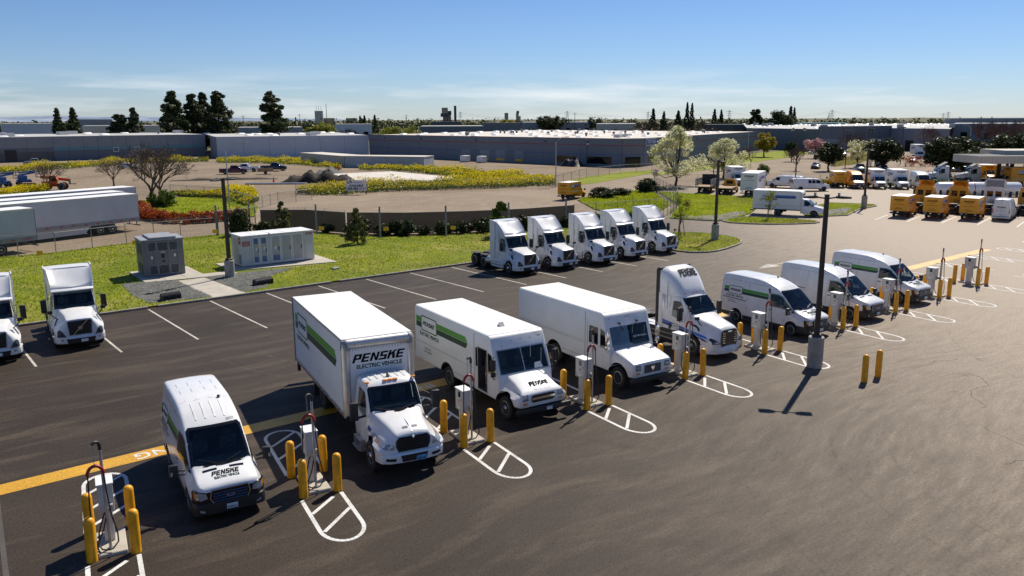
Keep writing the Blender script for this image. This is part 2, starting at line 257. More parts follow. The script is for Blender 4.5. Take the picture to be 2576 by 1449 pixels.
# ---------------------------------------------------------------- mesh building
class MB:
    def __init__(s): s.v = []; s.f = []; s.m = []; s.k = 0
    def add(s, vs, fs):
        n = len(s.v); s.v += [tuple(v) for v in vs]; s.f += [tuple(i+n for i in f) for f in fs]; s.m += [s.k]*len(fs); return s
    def box(s, x0, x1, y0, y1, z0, z1):
        return s.add([(x0,y0,z0),(x1,y0,z0),(x1,y1,z0),(x0,y1,z0),(x0,y0,z1),(x1,y0,z1),(x1,y1,z1),(x0,y1,z1)],
                     [(3,2,1,0),(4,5,6,7),(0,1,5,4),(1,2,6,5),(2,3,7,6),(3,0,4,7)])
    def obox(s, c, d, rz=0.0, ry=0.0, rx=0.0):
        M = Matrix.Rotation(rz, 3, 'Z') @ Matrix.Rotation(ry, 3, 'Y') @ Matrix.Rotation(rx, 3, 'X'); c = Vector(c); a, b, e = d[0]/2, d[1]/2, d[2]/2
        vs = [c + M @ Vector(p) for p in ((-a,-b,-e),(a,-b,-e),(a,b,-e),(-a,b,-e),(-a,-b,e),(a,-b,e),(a,b,e),(-a,b,e))]
        return s.add(vs, [(3,2,1,0),(4,5,6,7),(0,1,5,4),(1,2,6,5),(2,3,7,6),(3,0,4,7)])
    def bar(s, a, b, w, h=None):
        a, b = Vector(a), Vector(b); d = (b-a); L = d.length; d.normalize(); h = h or w
        u = Vector((0,0,1)).cross(d); u = Vector((1,0,0)) if u.length < 1e-4 else u.normalized(); v = d.cross(u)
        vs = [p + u*x*w/2 + v*y*h/2 for p in (a, b) for x, y in ((-1,-1),(1,-1),(1,1),(-1,1))]
        return s.add(vs, [(3,2,1,0),(4,5,6,7),(0,1,5,4),(1,2,6,5),(2,3,7,6),(3,0,4,7)])
    def cyl(s, a, b, r0, r1=None, n=12, cap=True):
        a, b = Vector(a), Vector(b); r1 = r0 if r1 is None else r1; d = (b-a).normalized()
        u = d.orthogonal().normalized(); v = d.cross(u); vs = []
        for p, r in ((a, r0), (b, r1)):
            for i in range(n): t = 2*PI*i/n; vs.append(p + (u*math.cos(t) + v*math.sin(t))*r)
        fs = [(i, (i+1) % n, n+(i+1) % n, n+i) for i in range(n)]
        if cap: fs += [tuple(range(n-1, -1, -1)), tuple(range(n, 2*n))]
        return s.add(vs, fs)
    def tube(s, pts, r, n=6):
        pts = [Vector(p) for p in pts]; vs = []; m = len(pts); u = None
        for i, p in enumerate(pts):
            d = (pts[min(i+1, m-1)] - pts[max(i-1, 0)]).normalized()
            u = d.orthogonal().normalized() if u is None else (u - d*u.dot(d)).normalized(); v = d.cross(u)
            rr = r[i] if isinstance(r, (list, tuple)) else r
            for k in range(n): t = 2*PI*k/n; vs.append(p + (u*math.cos(t) + v*math.sin(t))*rr)
        fs = [(i*n+k, i*n+(k+1) % n, (i+1)*n+(k+1) % n, (i+1)*n+k) for i in range(m-1) for k in range(n)]
        fs += [tuple(range(n-1, -1, -1)), tuple(range((m-1)*n, m*n))]
        return s.add(vs, fs)
    def lathe(s, prof, n=20, axis='Z', o=(0,0,0), cap=True):
        vs = []; m = len(prof); o = Vector(o)
        for r, h in prof:
            for k in range(n):
                t = 2*PI*k/n; c, q = r*math.cos(t), r*math.sin(t)
                vs.append(o + Vector((c, q, h) if axis == 'Z' else (c, h, -q) if axis == 'Y' else (h, c, q)))
        fs = [(i*n+k, i*n+(k+1) % n, (i+1)*n+(k+1) % n, (i+1)*n+k) for i in range(m-1) for k in range(n)]
        if cap: fs += [tuple(range(n-1, -1, -1)), tuple(range((m-1)*n, m*n))]
        return s.add(vs, fs)
    def prism(s, poly, a0, a1, axis='Y'):
        f = {'Y': lambda p, a: (p[0], a, p[1]), 'X': lambda p, a: (a, p[0], p[1]), 'Z': lambda p, a: (p[0], p[1], a)}[axis]
        n = len(poly); vs = [f(p, a0) for p in poly] + [f(p, a1) for p in poly]
        return s.add(vs, [tuple(range(n-1, -1, -1)), tuple(range(n, 2*n))] + [(i, (i+1) % n, n+(i+1) % n, n+i) for i in range(n)])
    def loft(s, rings, cap=True):
        n = len(rings[0]); vs = [p for r in rings for p in r]
        fs = [(i*n+k, i*n+(k+1) % n, (i+1)*n+(k+1) % n, (i+1)*n+k) for i in range(len(rings)-1) for k in range(n)]
        if cap: fs += [tuple(range(n-1, -1, -1)), tuple(range((len(rings)-1)*n, len(rings)*n))]
        return s.add(vs, fs)
    def mesh(s, name, mats, smooth=None, bevel=0.0, seg=2, fix=True):
        me = bpy.data.meshes.new(name); me.from_pydata(s.v, [], s.f)
        for m in (mats if isinstance(mats, (list, tuple)) else [mats]): me.materials.append(MAT[m])
        if any(s.m): me.polygons.foreach_set('material_index', s.m)
        if fix or bevel:
            bm = bmesh.new(); bm.from_mesh(me)
            if fix: bmesh.ops.recalc_face_normals(bm, faces=bm.faces)
            if bevel:
                es = [e for e in bm.edges if len(e.link_faces) == 2 and e.calc_face_angle(0) > 0.5]
                bmesh.ops.bevel(bm, geom=es, offset=bevel, segments=seg, affect='EDGES', profile=0.5, clamp_overlap=True)
            bm.to_mesh(me); bm.free()
        if smooth:
            me.shade_smooth(); me.set_sharp_from_angle(angle=R(smooth))
        me.update(); return me
    def build(s, name, mats, parent=None, smooth=None, bevel=0.0, seg=2, fix=True, loc=None, rz=0.0):
        return link(name, s.mesh(name, mats, smooth, bevel, seg, fix), parent, loc, rz)
def link(name, data, parent=None, loc=None, rz=0.0):
    o = bpy.data.objects.new(name, data); COL.objects.link(o)
    if parent: o.parent = parent
    if loc is not None: o.location = loc
    if rz: o.rotation_euler = (0, 0, rz)
    return o
def tag(o, label, cat, group=None):
    o['label'] = label; o['category'] = cat
    if group: o['group'] = group
    return o
def thing(name, label, cat, loc=(0,0,0), rz=0.0, group=None, scale=1.0):
    o = bpy.data.objects.new(name, None); COL.objects.link(o); o.location = loc; o.rotation_euler = (0, 0, rz); o.empty_display_size = 0.2
    if scale != 1.0: o.scale = (scale,)*3
    return tag(o, label, cat, group)
def struct(o): o['kind'] = 'structure'; return o
def stuff(o): o['kind'] = 'stuff'; return o
def kids(o): return CH.get(o.name) or [c for c in bpy.data.objects if c.parent == o]
CH = {}
def copy_tree(o, parent=None, loc=None, rz=None, label=None, scale=None, group=None):
    c = o.copy(); COL.objects.link(c); c.parent = parent
    if loc is not None: c.location = loc
    if rz is not None: c.rotation_euler = (0, 0, rz)
    if scale is not None: c.scale = (scale,)*3
    if label: c['label'] = label
    if group: c['group'] = group
    if o.name not in CH: CH[o.name] = [k for k in bpy.data.objects if k.parent == o]
    for k in CH[o.name]: copy_tree(k, c)
    return c
# ---------------------------------------------------------------- lettering and decals
def P2(*qs): return [list(q) for q in qs]
LET = {  # heavy block letters on a unit grid, pieces butted edge to edge
 'P': [(0,0,.3,1),(.3,.8,.92,1),(.3,.36,.92,.56),(.62,.56,.92,.8)],
 'E': [(0,0,.3,1),(.3,.8,.88,1),(.3,.4,.8,.6),(.3,0,.88,.2)],
 'S': [(.05,.8,.92,1),(.05,.58,.35,.8),(.05,.4,.92,.58),(.62,.2,.92,.4),(0,0,.92,.2)]}
def heavy(word, h=1.0, shear=0.38, adv=1.04):
    vs, fs, x = [], [], 0.0
    def quad(ps):
        n = len(vs); vs.extend([((px + x) + shear*py, py) for px, py in ps]); fs.append(tuple(range(n, n+len(ps))))
    for ch in word:
        if ch in LET:
            for a, b, c, d in LET[ch]: quad([(a,b),(c,b),(c,d),(a,d)])
        elif ch == 'N':
            quad([(0,0),(.28,0),(.28,1),(0,1)]); quad([(.66,0),(.94,0),(.94,1),(.66,1)]); quad([(.28,.62),(.66,0),(.66,.38),(.28,1)])
        elif ch == 'K':
            quad([(0,0),(.3,0),(.3,1),(0,1)]); quad([(.3,.36),(.48,.52),(.98,1),(.62,1),(.3,.66)]); quad([(.48,.52),(.64,0),(1.0,0),(.72,.75)])
        x += adv
    W = x + shear - 0.08
    return [(v[0]*h, v[1]*h) for v in vs], fs, W*h
TXT = {}
def text(body, h=1.0, shear=0.0, bold=0.0, wide=1.0):
    key = (body, shear, bold)
    if key not in TXT:
        c = bpy.data.curves.new('t', 'FONT'); c.body = body; c.size = 1.0; c.shear = shear; c.offset = bold; c.resolution_u = 2; c.fill_mode = 'FRONT'
        o = bpy.data.objects.new('t', c); COL.objects.link(o); bpy.context.view_layer.update()
        me = bpy.data.meshes.new_from_object(o.evaluated_get(bpy.context.evaluated_depsgraph_get()))
        vs = [(v.co.x, v.co.y) for v in me.vertices]; fs = [tuple(p.vertices) for p in me.polygons]
        bpy.data.objects.remove(o); bpy.data.curves.remove(c); bpy.data.meshes.remove(me)
        x0 = min(v[0] for v in vs); vs = [(v[0]-x0, v[1]) for v in vs]; TXT[key] = (vs, fs, max(v[0] for v in vs), 0.70)
    vs, fs, w, hh = TXT[key]; s = h/hh
    return [(x*s*wide, y*s) for x, y in vs], fs, w*s*wide
def rrect(w, h, r, n=4):
    ps = []
    for cx, cy, a0 in ((w-r, r, -90), (w-r, h-r, 0), (r, h-r, 90), (r, r, 180)):
        for i in range(n+1): a = R(a0 + 90*i/n); ps.append((cx + r*math.cos(a), cy + r*math.sin(a)))
    return ps
def decal(parent, name, mat, shape, O, U, V, bvh=None, off=0.006, sub=0, at=(0,0), thick=0.0):
    """flat shape (verts, faces) laid on a plane O + u U + v V, or dropped on to a body along -(U x V)"""
    O, U, V = Vector(O), Vector(U).normalized(), Vector(V).normalized(); Nn = U.cross(V).normalized()
    vs, fs = shape[0], shape[1]; bm = bmesh.new()
    bv = [bm.verts.new(O + U*(u+at[0]) + V*(v+at[1])) for u, v in vs]
    for f in fs:
        try: bm.faces.new([bv[i] for i in f])
        except ValueError: pass
    if sub:
        bmesh.ops.triangulate(bm, faces=[f for f in bm.faces if len(f.verts) > 4])
        bmesh.ops.subdivide_edges(bm, edges=bm.edges[:], cuts=sub, use_grid_fill=True)
    miss = []
    for v in bm.verts:
        if bvh:
            hit, nn, i, d = bvh.ray_cast(v.co + Nn*4.0, -Nn, 18.0)
            if hit: v.co = hit + Nn*off
            else: miss.append(v)
        else: v.co = v.co + Nn*off
    if miss: bmesh.ops.delete(bm, geom=miss, context='VERTS')
    me = bpy.data.meshes.new(name); bm.to_mesh(me); bm.free(); me.materials.append(MAT[mat]); me.update()
    return link(name, me, parent)
def poly(*ps): return ([tuple(p) for p in ps], [tuple(range(len(ps)))])
def rect(x0, y0, x1, y1): return poly((x0,y0),(x1,y0),(x1,y1),(x0,y1))
def ring_shape(outer, inner):
    n = len(outer); return list(outer) + list(inner), [(i, (i+1) % n, n+(i+1) % n, n+i) for i in range(n)]
# ---------------------------------------------------------------- lofted vehicle bodies
def half_ring(zb, zs, zt, wb, ws, wt, r, cr):
    a = [(0, zb), (wb*.9, zb), (wb, zb+.05), (ws, zs), ((ws+wt)/2+.012, (zs+zt-r)/2), (wt, zt-r)]
    for g in (30, 60): a.append((wt-r+r*math.cos(R(g)), zt-r+r*math.sin(R(g))))
    return a + [(wt-r, zt), ((wt-r)*.5, zt+cr*.75), (0, zt+cr)]
def body_rings(st):
    out = []
    for q in st:
        x, h = q[0], half_ring(*q[1:])
        out.append([(x, y, z) for y, z in h] + [(x, -y, z) for y, z in reversed(h[1:-1])])
    return out
def carve(me, cutters):
    """boolean-subtract closed cutter meshes; cut faces keep the cutter's material"""
    o = link('tmp', me); cs = []
    for cm in cutters:
        co = link('cut', cm); cs.append(co); md = o.modifiers.new('b', 'BOOLEAN'); md.object = co; md.operation = 'DIFFERENCE'; md.solver = 'EXACT'; md.material_mode = 'TRANSFER'
    bpy.context.view_layer.update()
    me2 = bpy.data.meshes.new_from_object(o.evaluated_get(bpy.context.evaluated_depsgraph_get()))
    for c in [o] + cs: bpy.data.objects.remove(c)
    return me2 if len(me2.polygons) > 20 else me
def triangulated(me):
    bm = bmesh.new(); bm.from_mesh(me); bmesh.ops.triangulate(bm, faces=bm.faces); bm.to_mesh(me); bm.free(); return me
def make_body(name, st, mats, parent, wells=(), smooth=38, cuts=()):
    """closed loft through stations (x, zb, zs, zt, wb, ws, wt, r, crown); wheel wells and the cabin behind the glass are cut out as real openings"""
    b = MB(); b.loft(body_rings(st)); me = triangulated(b.mesh(name, mats, None)); bv = bvh_of(me); cut = []
    for ax, pl_, a0, a1 in cuts: c = MB(); c.prism(pl_, a0, a1, ax); cut.append(c.mesh('cut', 'interior'))
    for x, r, y0 in wells:
        for s in (-1, 1): c = MB(); c.cyl((x, s*y0, r*0.86), (x, s*2.2, r*0.86), r, n=28); cut.append(c.mesh('cut', 'chassis'))
    if cut: me = triangulated(carve(me, cut)); bv = bvh_of(me) if not cuts else bv
    me.name = name; me.shade_smooth(); me.set_sharp_from_angle(angle=R(smooth))
    return link(name, me, parent), bv
def inset(ps, d):
    cx, cy = sum(p[0] for p in ps)/len(ps), sum(p[1] for p in ps)/len(ps)
    return [(cx+(p[0]-cx)*(1-d/max(.05, math.hypot(p[0]-cx, p[1]-cy))), cy+(p[1]-cy)*(1-d/max(.05, math.hypot(p[0]-cx, p[1]-cy)))) for p in ps]
def cabin(t, x, z, w=.78, wheel_side=1, depth=1.0):
    """dashboard, steering wheel and two seats behind the windscreen; (x, z) is the foot of the windscreen"""
    b = MB(); b.prism([(x+.02, z-.30), (x-.10, z+.03), (x-.34, z+.05), (x-.46, z-.06), (x-.46, z-.30)], -w, w); d = b.build('dashboard', 'dash', t, 30)
    b = MB(); C = [2*PI*i/16 for i in range(17)]; b.tube([(x-.58+.07*math.sin(a), wheel_side*.40+.20*math.cos(a), z+.08+.19*math.sin(a)) for a in C], .018, 5); b.build('steering_wheel', 'black_plastic', d)
    for s in (-1, 1): b = MB(); b.box(x-depth-.16, x-depth, s*.42-.25, s*.42+.25, z-.28, z+.36).box(x-depth-.14, x-depth-.02, s*.42-.13, s*.42+.13, z+.36, z+.56); b.build('seat', 'seat', t, None, .04, 1)
def bvh_of(me): return BVHTree.FromPolygons([v.co[:] for v in me.vertices], [tuple(p.vertices) for p in me.polygons])
WH = {}
def wheel(parent, x, y, r, w, kind='steel'):
    """tyre with a dished rim; outer face points away from the centre line"""
    key = (round(r, 3), round(w, 3), kind)
    if key not in WH:
        t = MB(); hw = w/2
        t.lathe([(r*.60, -hw*.85), (r*.72, -hw), (r*.93, -hw*.96), (r, -hw*.7), (r, hw*.7), (r*.93, hw*.96), (r*.72, hw), (r*.60, hw*.85)], 28, 'Y')
        ri = MB(); rr = r*.61
        if kind == 'alloy': prof = [(rr, hw*.86), (rr*.92, hw*.9), (rr*.86, hw*.55), (rr*.62, hw*.42), (rr*.50, hw*.55), (rr*.34, hw*.95), (rr*.26, hw*1.25), (.01, hw*1.3)]
        elif kind == 'dual': prof = [(rr, hw*.86), (rr*.92, hw*.9), (rr*.88, hw*.1), (rr*.80, -hw*.3), (rr*.45, -hw*.45), (rr*.40, hw*.3), (rr*.3, hw*.4), (.01, hw*.42)]
        else: prof = [(rr, hw*.86), (rr*.93, hw*.92), (rr*.86, hw*.6), (rr*.66, hw*.52), (rr*.58, hw*.75), (rr*.40, hw*.78), (rr*.36, hw*.62), (.01, hw*.62)]
        ri.lathe(prof, 28, 'Y', cap=False); ri.k = 1
        nh = 10 if kind != 'steel' else 12; hr = rr*.73; dep = hw*(.50 if kind == 'alloy' else .58 if kind == 'steel' else -.37)
        for i in range(nh):
            a = 2*PI*i/nh; ri.cyl((hr*math.cos(a), dep-.02, hr*math.sin(a)), (hr*math.cos(a), dep+.012, hr*math.sin(a)), rr*.075, n=8)
        ri.k = 2 if kind != 'steel' else 1
        ri.cyl((0, hw*.6, 0), (0, hw*(.66 if kind == 'steel' else 1.32 if kind == 'alloy' else .5), 0), rr*.22, n=12)
        WH[key] = (t.mesh('wheel', 'rubber', 40), ri.mesh('rim', ['steel_rim' if kind == 'steel' else 'alloy', 'black_plastic', 'chrome'], 40))
    t, ri = WH[key]
    o = link('wheel', t, parent, (x, y, r))
    if y < 0: o.rotation_euler = (0, 0, PI)
    link('rim', ri, o); return o
# ================================================================ the ground
def sheet(name, pts, z, mat, parent=None):
    b = MB(); b.add([(p[0], p[1], z) for p in pts], [tuple(range(len(pts)))]); me = b.mesh(name, mat)
    if me.polygons[0].normal.z < 0: me.flip_normals()
    return link(name, me, parent)
struct(sheet('terrain', [(-20000,-20000),(20000,-20000),(20000,20000),(-20000,20000)], -.04, 'plain'))
struct(sheet('dirt_yard', [(-160,95),(20,95),(150,95),(150,150),(135,300),(-160,300)], -.03, 'dirt'))
struct(sheet('street', [(-90,78),(10,78.5),(27,80),(33,81),(36,74),(39,68.5),(45,65.5),(60,63.5),(73,62),(84,70),(98,86),(112,91),(131,89),(175,104),(260,118),(330,150),(330,180),(240,160),(190,146),(150,140),(120,118),(101,107),(90,101),(70,106.4),(66,111.4),(59,112.3),(53.5,118),(46,112),(40,105),(34,97),(28,112),(-90,108)], -.02, 'asphalt_old'))
struct(sheet('parking_lot_pavement', [(112,91.5),(150,56),(260,40),(330,60),(330,150),(260,119),(175,105),(131,90)], -.012, 'asphalt_old'))
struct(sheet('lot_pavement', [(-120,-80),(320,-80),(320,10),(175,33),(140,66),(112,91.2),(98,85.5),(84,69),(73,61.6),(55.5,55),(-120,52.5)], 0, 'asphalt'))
def kerb(pts, h=.14, w=.16, closed=False, seg=3.0, name='kerb', lim=None):
    """real kerb stones laid end to end along a line"""
    pts = [Vector((p[0], p[1], 0)) for p in pts]
    if closed: pts.append(pts[0])
    root = thing(name, lim[0], 'kerb', pts[0])
    root.location = (0, 0, 0)
    for a, c in zip(pts[:-1], pts[1:]):
        L = (c-a).length; n = max(1, round(L/seg)); d = (c-a)/n
        for i in range(n):
            p, q = a+d*i+d.normalized()*.012, a+d*(i+1)-d.normalized()*.012
            b = MB(); b.bar((p.x, p.y, h/2), (q.x, q.y, h/2), w, h); b.build('kerb_stone', 'kerb', root, None, .02, 1)
    return root
def in_poly(P, xs, ys):
    ins = np.zeros(len(xs), bool); n = len(P); j = n-1
    for i in range(n):
        xi, yi, xj, yj = P[i][0], P[i][1], P[j][0], P[j][1]
        ins ^= ((yi > ys) != (yj > ys)) & (xs < (xj-xi)*(ys-yi)/((yj-yi) or 1e-9)+xi); j = i
    return ins
def scatter(P, n, holes=()):
    x0, x1 = min(p[0] for p in P), max(p[0] for p in P); y0, y1 = min(p[1] for p in P), max(p[1] for p in P); out = []
    while sum(len(o) for o in out) < n:
        xs, ys = rng.uniform(x0, x1, n), rng.uniform(y0, y1, n); k = in_poly(P, xs, ys)
        for h in holes: k &= ~in_poly(h, xs, ys)
        out.append(np.c_[xs[k], ys[k]])
    return np.concatenate(out)[:n]
def smooth_noise(xy, s, seed=0):
    g = np.random.default_rng(seed); o = np.zeros(len(xy))
    for k in range(6):
        a = g.uniform(0, 2*PI); f = s*(1.0+.7*k); o += np.sin(xy[:, 0]*math.cos(a)*f + xy[:, 1]*math.sin(a)*f + g.uniform(0, 6))/(1+.5*k)
    return o/2.2
def tris(name, V, F, mats, idx=None, parent=None):
    me = bpy.data.meshes.new(name); nv, nf, k = len(V), len(F), F.shape[1]
    me.vertices.add(nv); me.vertices.foreach_set('co', np.ascontiguousarray(V, np.float32).ravel())
    me.loops.add(nf*k); me.loops.foreach_set('vertex_index', np.ascontiguousarray(F, np.int32).ravel())
    me.polygons.add(nf); me.polygons.foreach_set('loop_start', np.arange(0, nf*k, k, dtype=np.int32))
    try: me.polygons.foreach_set('loop_total', np.full(nf, k, np.int32))
    except Exception: pass
    for m in mats: me.materials.append(MAT[m])
    if idx is not None: me.polygons.foreach_set('material_index', np.ascontiguousarray(idx, np.int32))
    me.update(calc_edges=True); me.validate(); return link(name, me, parent)
def grass(name, P, n, h, z, mats, dry=0.0, holes=(), wid=.05, lbl='', seed=1):
    xy = scatter(P, n, holes); nz_ = smooth_noise(xy, .35, seed); a = rng.uniform(0, 2*PI, n); hh = h*rng.uniform(.45, 1.25, n)*(1+.35*nz_)
    lean = rng.uniform(-.6, .6, (n, 2))*hh[:, None]; w = wid*rng.uniform(.6, 1.4, n); dx, dy = np.cos(a)*w, np.sin(a)*w
    V = np.empty((n, 3, 3)); V[:, 0] = np.c_[xy[:, 0]-dx, xy[:, 1]-dy, np.full(n, z-.01)]; V[:, 1] = np.c_[xy[:, 0]+dx, xy[:, 1]+dy, np.full(n, z-.01)]; V[:, 2] = np.c_[xy + lean, z+hh]
    idx = (nz_*.6 + smooth_noise(xy, .08, seed+5) + rng.normal(0, .5, n) > 1.1-dry).astype(int) if len(mats) > 1 else None
    o = stuff(tris(name, V.reshape(-1, 3), np.arange(n*3).reshape(-1, 3), mats, idx)); tag(o, lbl, 'grass'); return o
# verge behind the back kerb
VERGE = [(-60,52.05),(54.6,52.05),(55.2,53.4),(58,57),(64,60.5),(72,62.4),(60,63.8),(48.3,65.8),(44.5,66.2),(39,69.4),(36,76),(32.6,82),(27.5,81.6),(19,81.3),(12.8,79.6),(10,79.9),(-60,79)]
struct(sheet('verge_soil', VERGE, .09, 'turf'))
WALK = [(17.0,52.0),(19.2,52.0),(18.9,59.2),(16.9,59.2)]
GRAV1 = [(13.6,60.6),(17.0,59.6),(17.1,52.3),(13.4,53.0),(13.2,56)]; GRAV2 = [(19.0,59.6),(21.3,59.4),(25.6,58.8),(22.5,56.5),(21.2,53.2),(19.1,52.4)]
for i, g_ in enumerate((GRAV1, GRAV2)):
    struct(sheet('gravel_bed', g_, .098, 'gravel_ground'))
PAD1 = [(15.0,60.0),(19.2,59.2),(19.4,64.6),(15.2,65.0)]; PAD2 = [(18.95,59.3),(29.4,58.9),(29.6,63.9),(21.5,64.4),(21.3,60.6),(18.95,60.6)]
grass('verge_grass', [p for p in VERGE], 95000, .10, .09, ['grass_a', 'grass_dry'], .5, (GRAV1, GRAV2, PAD1, PAD2, WALK), .055, 'green and dry grass on the verge behind the back kerb', 3)
n = 9000
for nm, P_, lb in (('gravel', GRAV1, 'grey gravel left of the concrete walkway'), ('gravel', GRAV2, 'grey gravel right of the concrete walkway')):
    xy = scatter(P_, n); r = rng.uniform(.03, .085, n); V = np.empty((n, 4, 3)); a = rng.uniform(0, 6.28, n)
    for k in range(3): V[:, k] = np.c_[xy[:, 0]+np.cos(a+k*2.1)*r, xy[:, 1]+np.sin(a+k*2.1)*r, np.full(n, .095)]
    V[:, 3] = np.c_[xy + rng.uniform(-.02, .02, (n, 2)), .10+r*.9]
    F = np.arange(n*4).reshape(-1, 4); F3 = np.concatenate([F[:, [0, 1, 3]], F[:, [1, 2, 3]], F[:, [2, 0, 3]]]); tag(stuff(tris(nm, V.reshape(-1, 3), F3, ['gravel_ground'])), lb, 'gravel')
def slabs(name, label, quads, z0, z1, mat='concrete'):
    t = thing(name, label, 'paving'); 
    for q in quads:
        b = MB(); b.prism([(p[0], p[1]) for p in q], z0, z1, 'Z'); b.build('slab', mat, t, None, .012, 1)
    return t
def cutq(Q, n, g=.02):
    a, b, c, d = [Vector((p[0], p[1], 0)) for p in Q]; out = []
    for i in range(n):
        k0, k1 = i/n, (i+1)/n; e = g/2/max((d-a).length, .1); out.append([a.lerp(d, k0+e), b.lerp(c, k0+e), b.lerp(c, k1-e), a.lerp(d, k1-e)])
    return out
slabs('concrete_walkway', 'concrete slab walkway from the kerb to the grey cabinet', cutq(WALK, 5), .05, .125)
slabs('concrete_pad', 'concrete pad under the grey transformer cabinet', cutq([PAD1[3], PAD1[0], PAD1[1], PAD1[2]], 3), .05, .16)
slabs('concrete_pad', 'concrete pad under the long white cabinet', cutq([(21.4,60.5),(29.4,58.95),(29.6,63.9),(21.5,64.4)][0:4], 1) + cutq([(18.97,60.55),(18.97,59.32),(21.36,59.15),(21.36,60.55)], 1), .05, .155)
for lb, a, c in (('concrete kerb run at the far left behind the parked tractors', (-40,51.9), (9.6,51.9)), ('short concrete kerb run ending left of the walkway', (10.2,51.9), (13.0,51.9)), ('concrete kerb run in front of the walkway', (13.6,51.9), (25.3,51.9)), ('concrete kerb run along the grass to the parked tractors', (25.95,51.9), (54.6,51.9))):
    kerb([a, c], lim=(lb,))
ISL1 = [(54.7,51.6),(54.75,45.7),(55.1,43.9),(56.2,43.15),(57.3,43.0),(58.8,43.2),(60.3,43.6),(61.8,44.0),(63.1,44.6),(64.4,45.6),(65.2,46.8),(65.6,48.2),(65.7,49.6),(65.2,51.2),(64.1,52.6),(61,53.4),(57,53.0)]
ISL2 = [(74.4,54.2),(75.2,52.2),(76.4,50.6),(78.6,49.0),(81,47.9),(82.2,48.1),(82.7,49),(82.4,50.6),(81.8,52.3),(80.8,54.4),(79.8,56.3),(77,56.3),(75,55.6)]
ISL3 = [(86.0,52.0),(88.3,50.4),(90.6,49.5),(93.6,50.5),(97.5,51.8),(101,52.2),(103.2,52.5),(104.4,53.4),(103.8,55.3),(102.2,58.5),(96,57.5),(90,55)]
LAWN = [(72.9,61.4),(73.6,58.4),(74.9,55.9),(77.0,56.6),(80.2,56.9),(83.8,58.2),(87.4,60),(95,64),(101.5,69.5),(99.6,74),(98.5,80),(97.6,84.6),(84.5,69.6)]
for P_, lb, gl, nn in ((ISL1, 'kerb round the grass island beside the end tractor', 'short grass on the kerbed island beside the end tractor', 7000), (ISL2, 'kerb round the small grass island with a young tree', 'short grass on the small island by the blue-striped box truck', 4000), (ISL3, 'kerb round the far grass island with a light pole', 'short grass on the far island with a light pole', 4500)):
    c = Vector((sum(p[0] for p in P_)/len(P_), sum(p[1] for p in P_)/len(P_))); ins = [(c.x+(p[0]-c.x)*.985, c.y+(p[1]-c.y)*.985) for p in P_]
    struct(sheet('island_soil', ins, .105, 'turf')); kerb(P_, closed=True, seg=1.6, lim=(lb,)); grass('island_grass', ins, nn, .11, .105, ['grass_a', 'grass_dry'], .3, (), .05, gl, 9)
struct(sheet('lawn_soil', LAWN, .10, 'lawn')); kerb([(72.9,61.4),(73.0,60.2),(73.6,58.4),(74.7,55.9)], lim=('kerb along the near edge of the sunny lawn',))
grass('lawn_grass', LAWN, 16000, .14, .10, ['grass_bright', 'grass_dry'], -.1, (), .06, 'bright green lawn below the parked box trucks', 4)
def rocks(P, n, lb, s=.16):
    xy = scatter(P, n); r = rng.uniform(.5, 1.3, n)*s; V = np.empty((n, 6, 3)); off = np.array([(1,0,0),(0,1,0),(-1,0,0),(0,-1,0),(.2,.1,1),(-.2,-.15,.8)])
    for k in range(6): V[:, k] = np.c_[xy, np.full(n, .10)] + off[k]*r[:, None]*rng.uniform(.6, 1.2, (n, 3))
    F = np.arange(n*6).reshape(-1, 6); T = np.concatenate([F[:, [a, b, c]] for a, b, c in ((0,1,4),(1,2,5),(1,5,4),(2,3,5),(3,0,4),(3,4,5))]); tag(stuff(tris('rock_bed', V.reshape(-1, 3), T, ['rock'])), lb, 'rocks')
rocks([(73.3,60.6),(74.9,56.0),(80.0,57.0),(83.6,58.6),(82,59.6),(78.5,58.6),(75.2,60.4)], 900, 'grey drainage rocks at the near edge of the lawn')
rocks([(88.6,51.2),(90.8,50.2),(96.5,52.2),(97.0,53.4),(92,53.2)], 420, 'grey drainage rocks on the island with a light pole')
STI = [(79.0,83.2),(82,85.4),(86,86.7),(94,88.6),(102,89.7),(104.3,89),(98.0,86.6),(84.2,71.0),(77,66.6),(73.4,65.2),(71,68),(73,74)]
struct(sheet('roadside_soil', STI, .08, 'turf')); kerb(STI[:6], w=.35, lim=('pale kerb round the roadside planting by the yellow truck',)); grass('roadside_grass', STI, 9000, .28, .08, ['grass_a', 'grass_dry'], .1, (), .07, 'rough grass round the roadside planting by the yellow truck', 8)
LLAWN = [gp(*q)[:2] for q in ((335,527),(360,505),(450,497),(600,500),(650,520),(640,545),(540,553),(430,553),(360,545))]
struct(sheet('lawn_soil', LLAWN, .06, 'lawn')); grass('lawn_grass', LLAWN, 7000, .14, .06, ['grass_bright'], 0, (), .08, 'mown lawn round the bare trees on the left', 6)
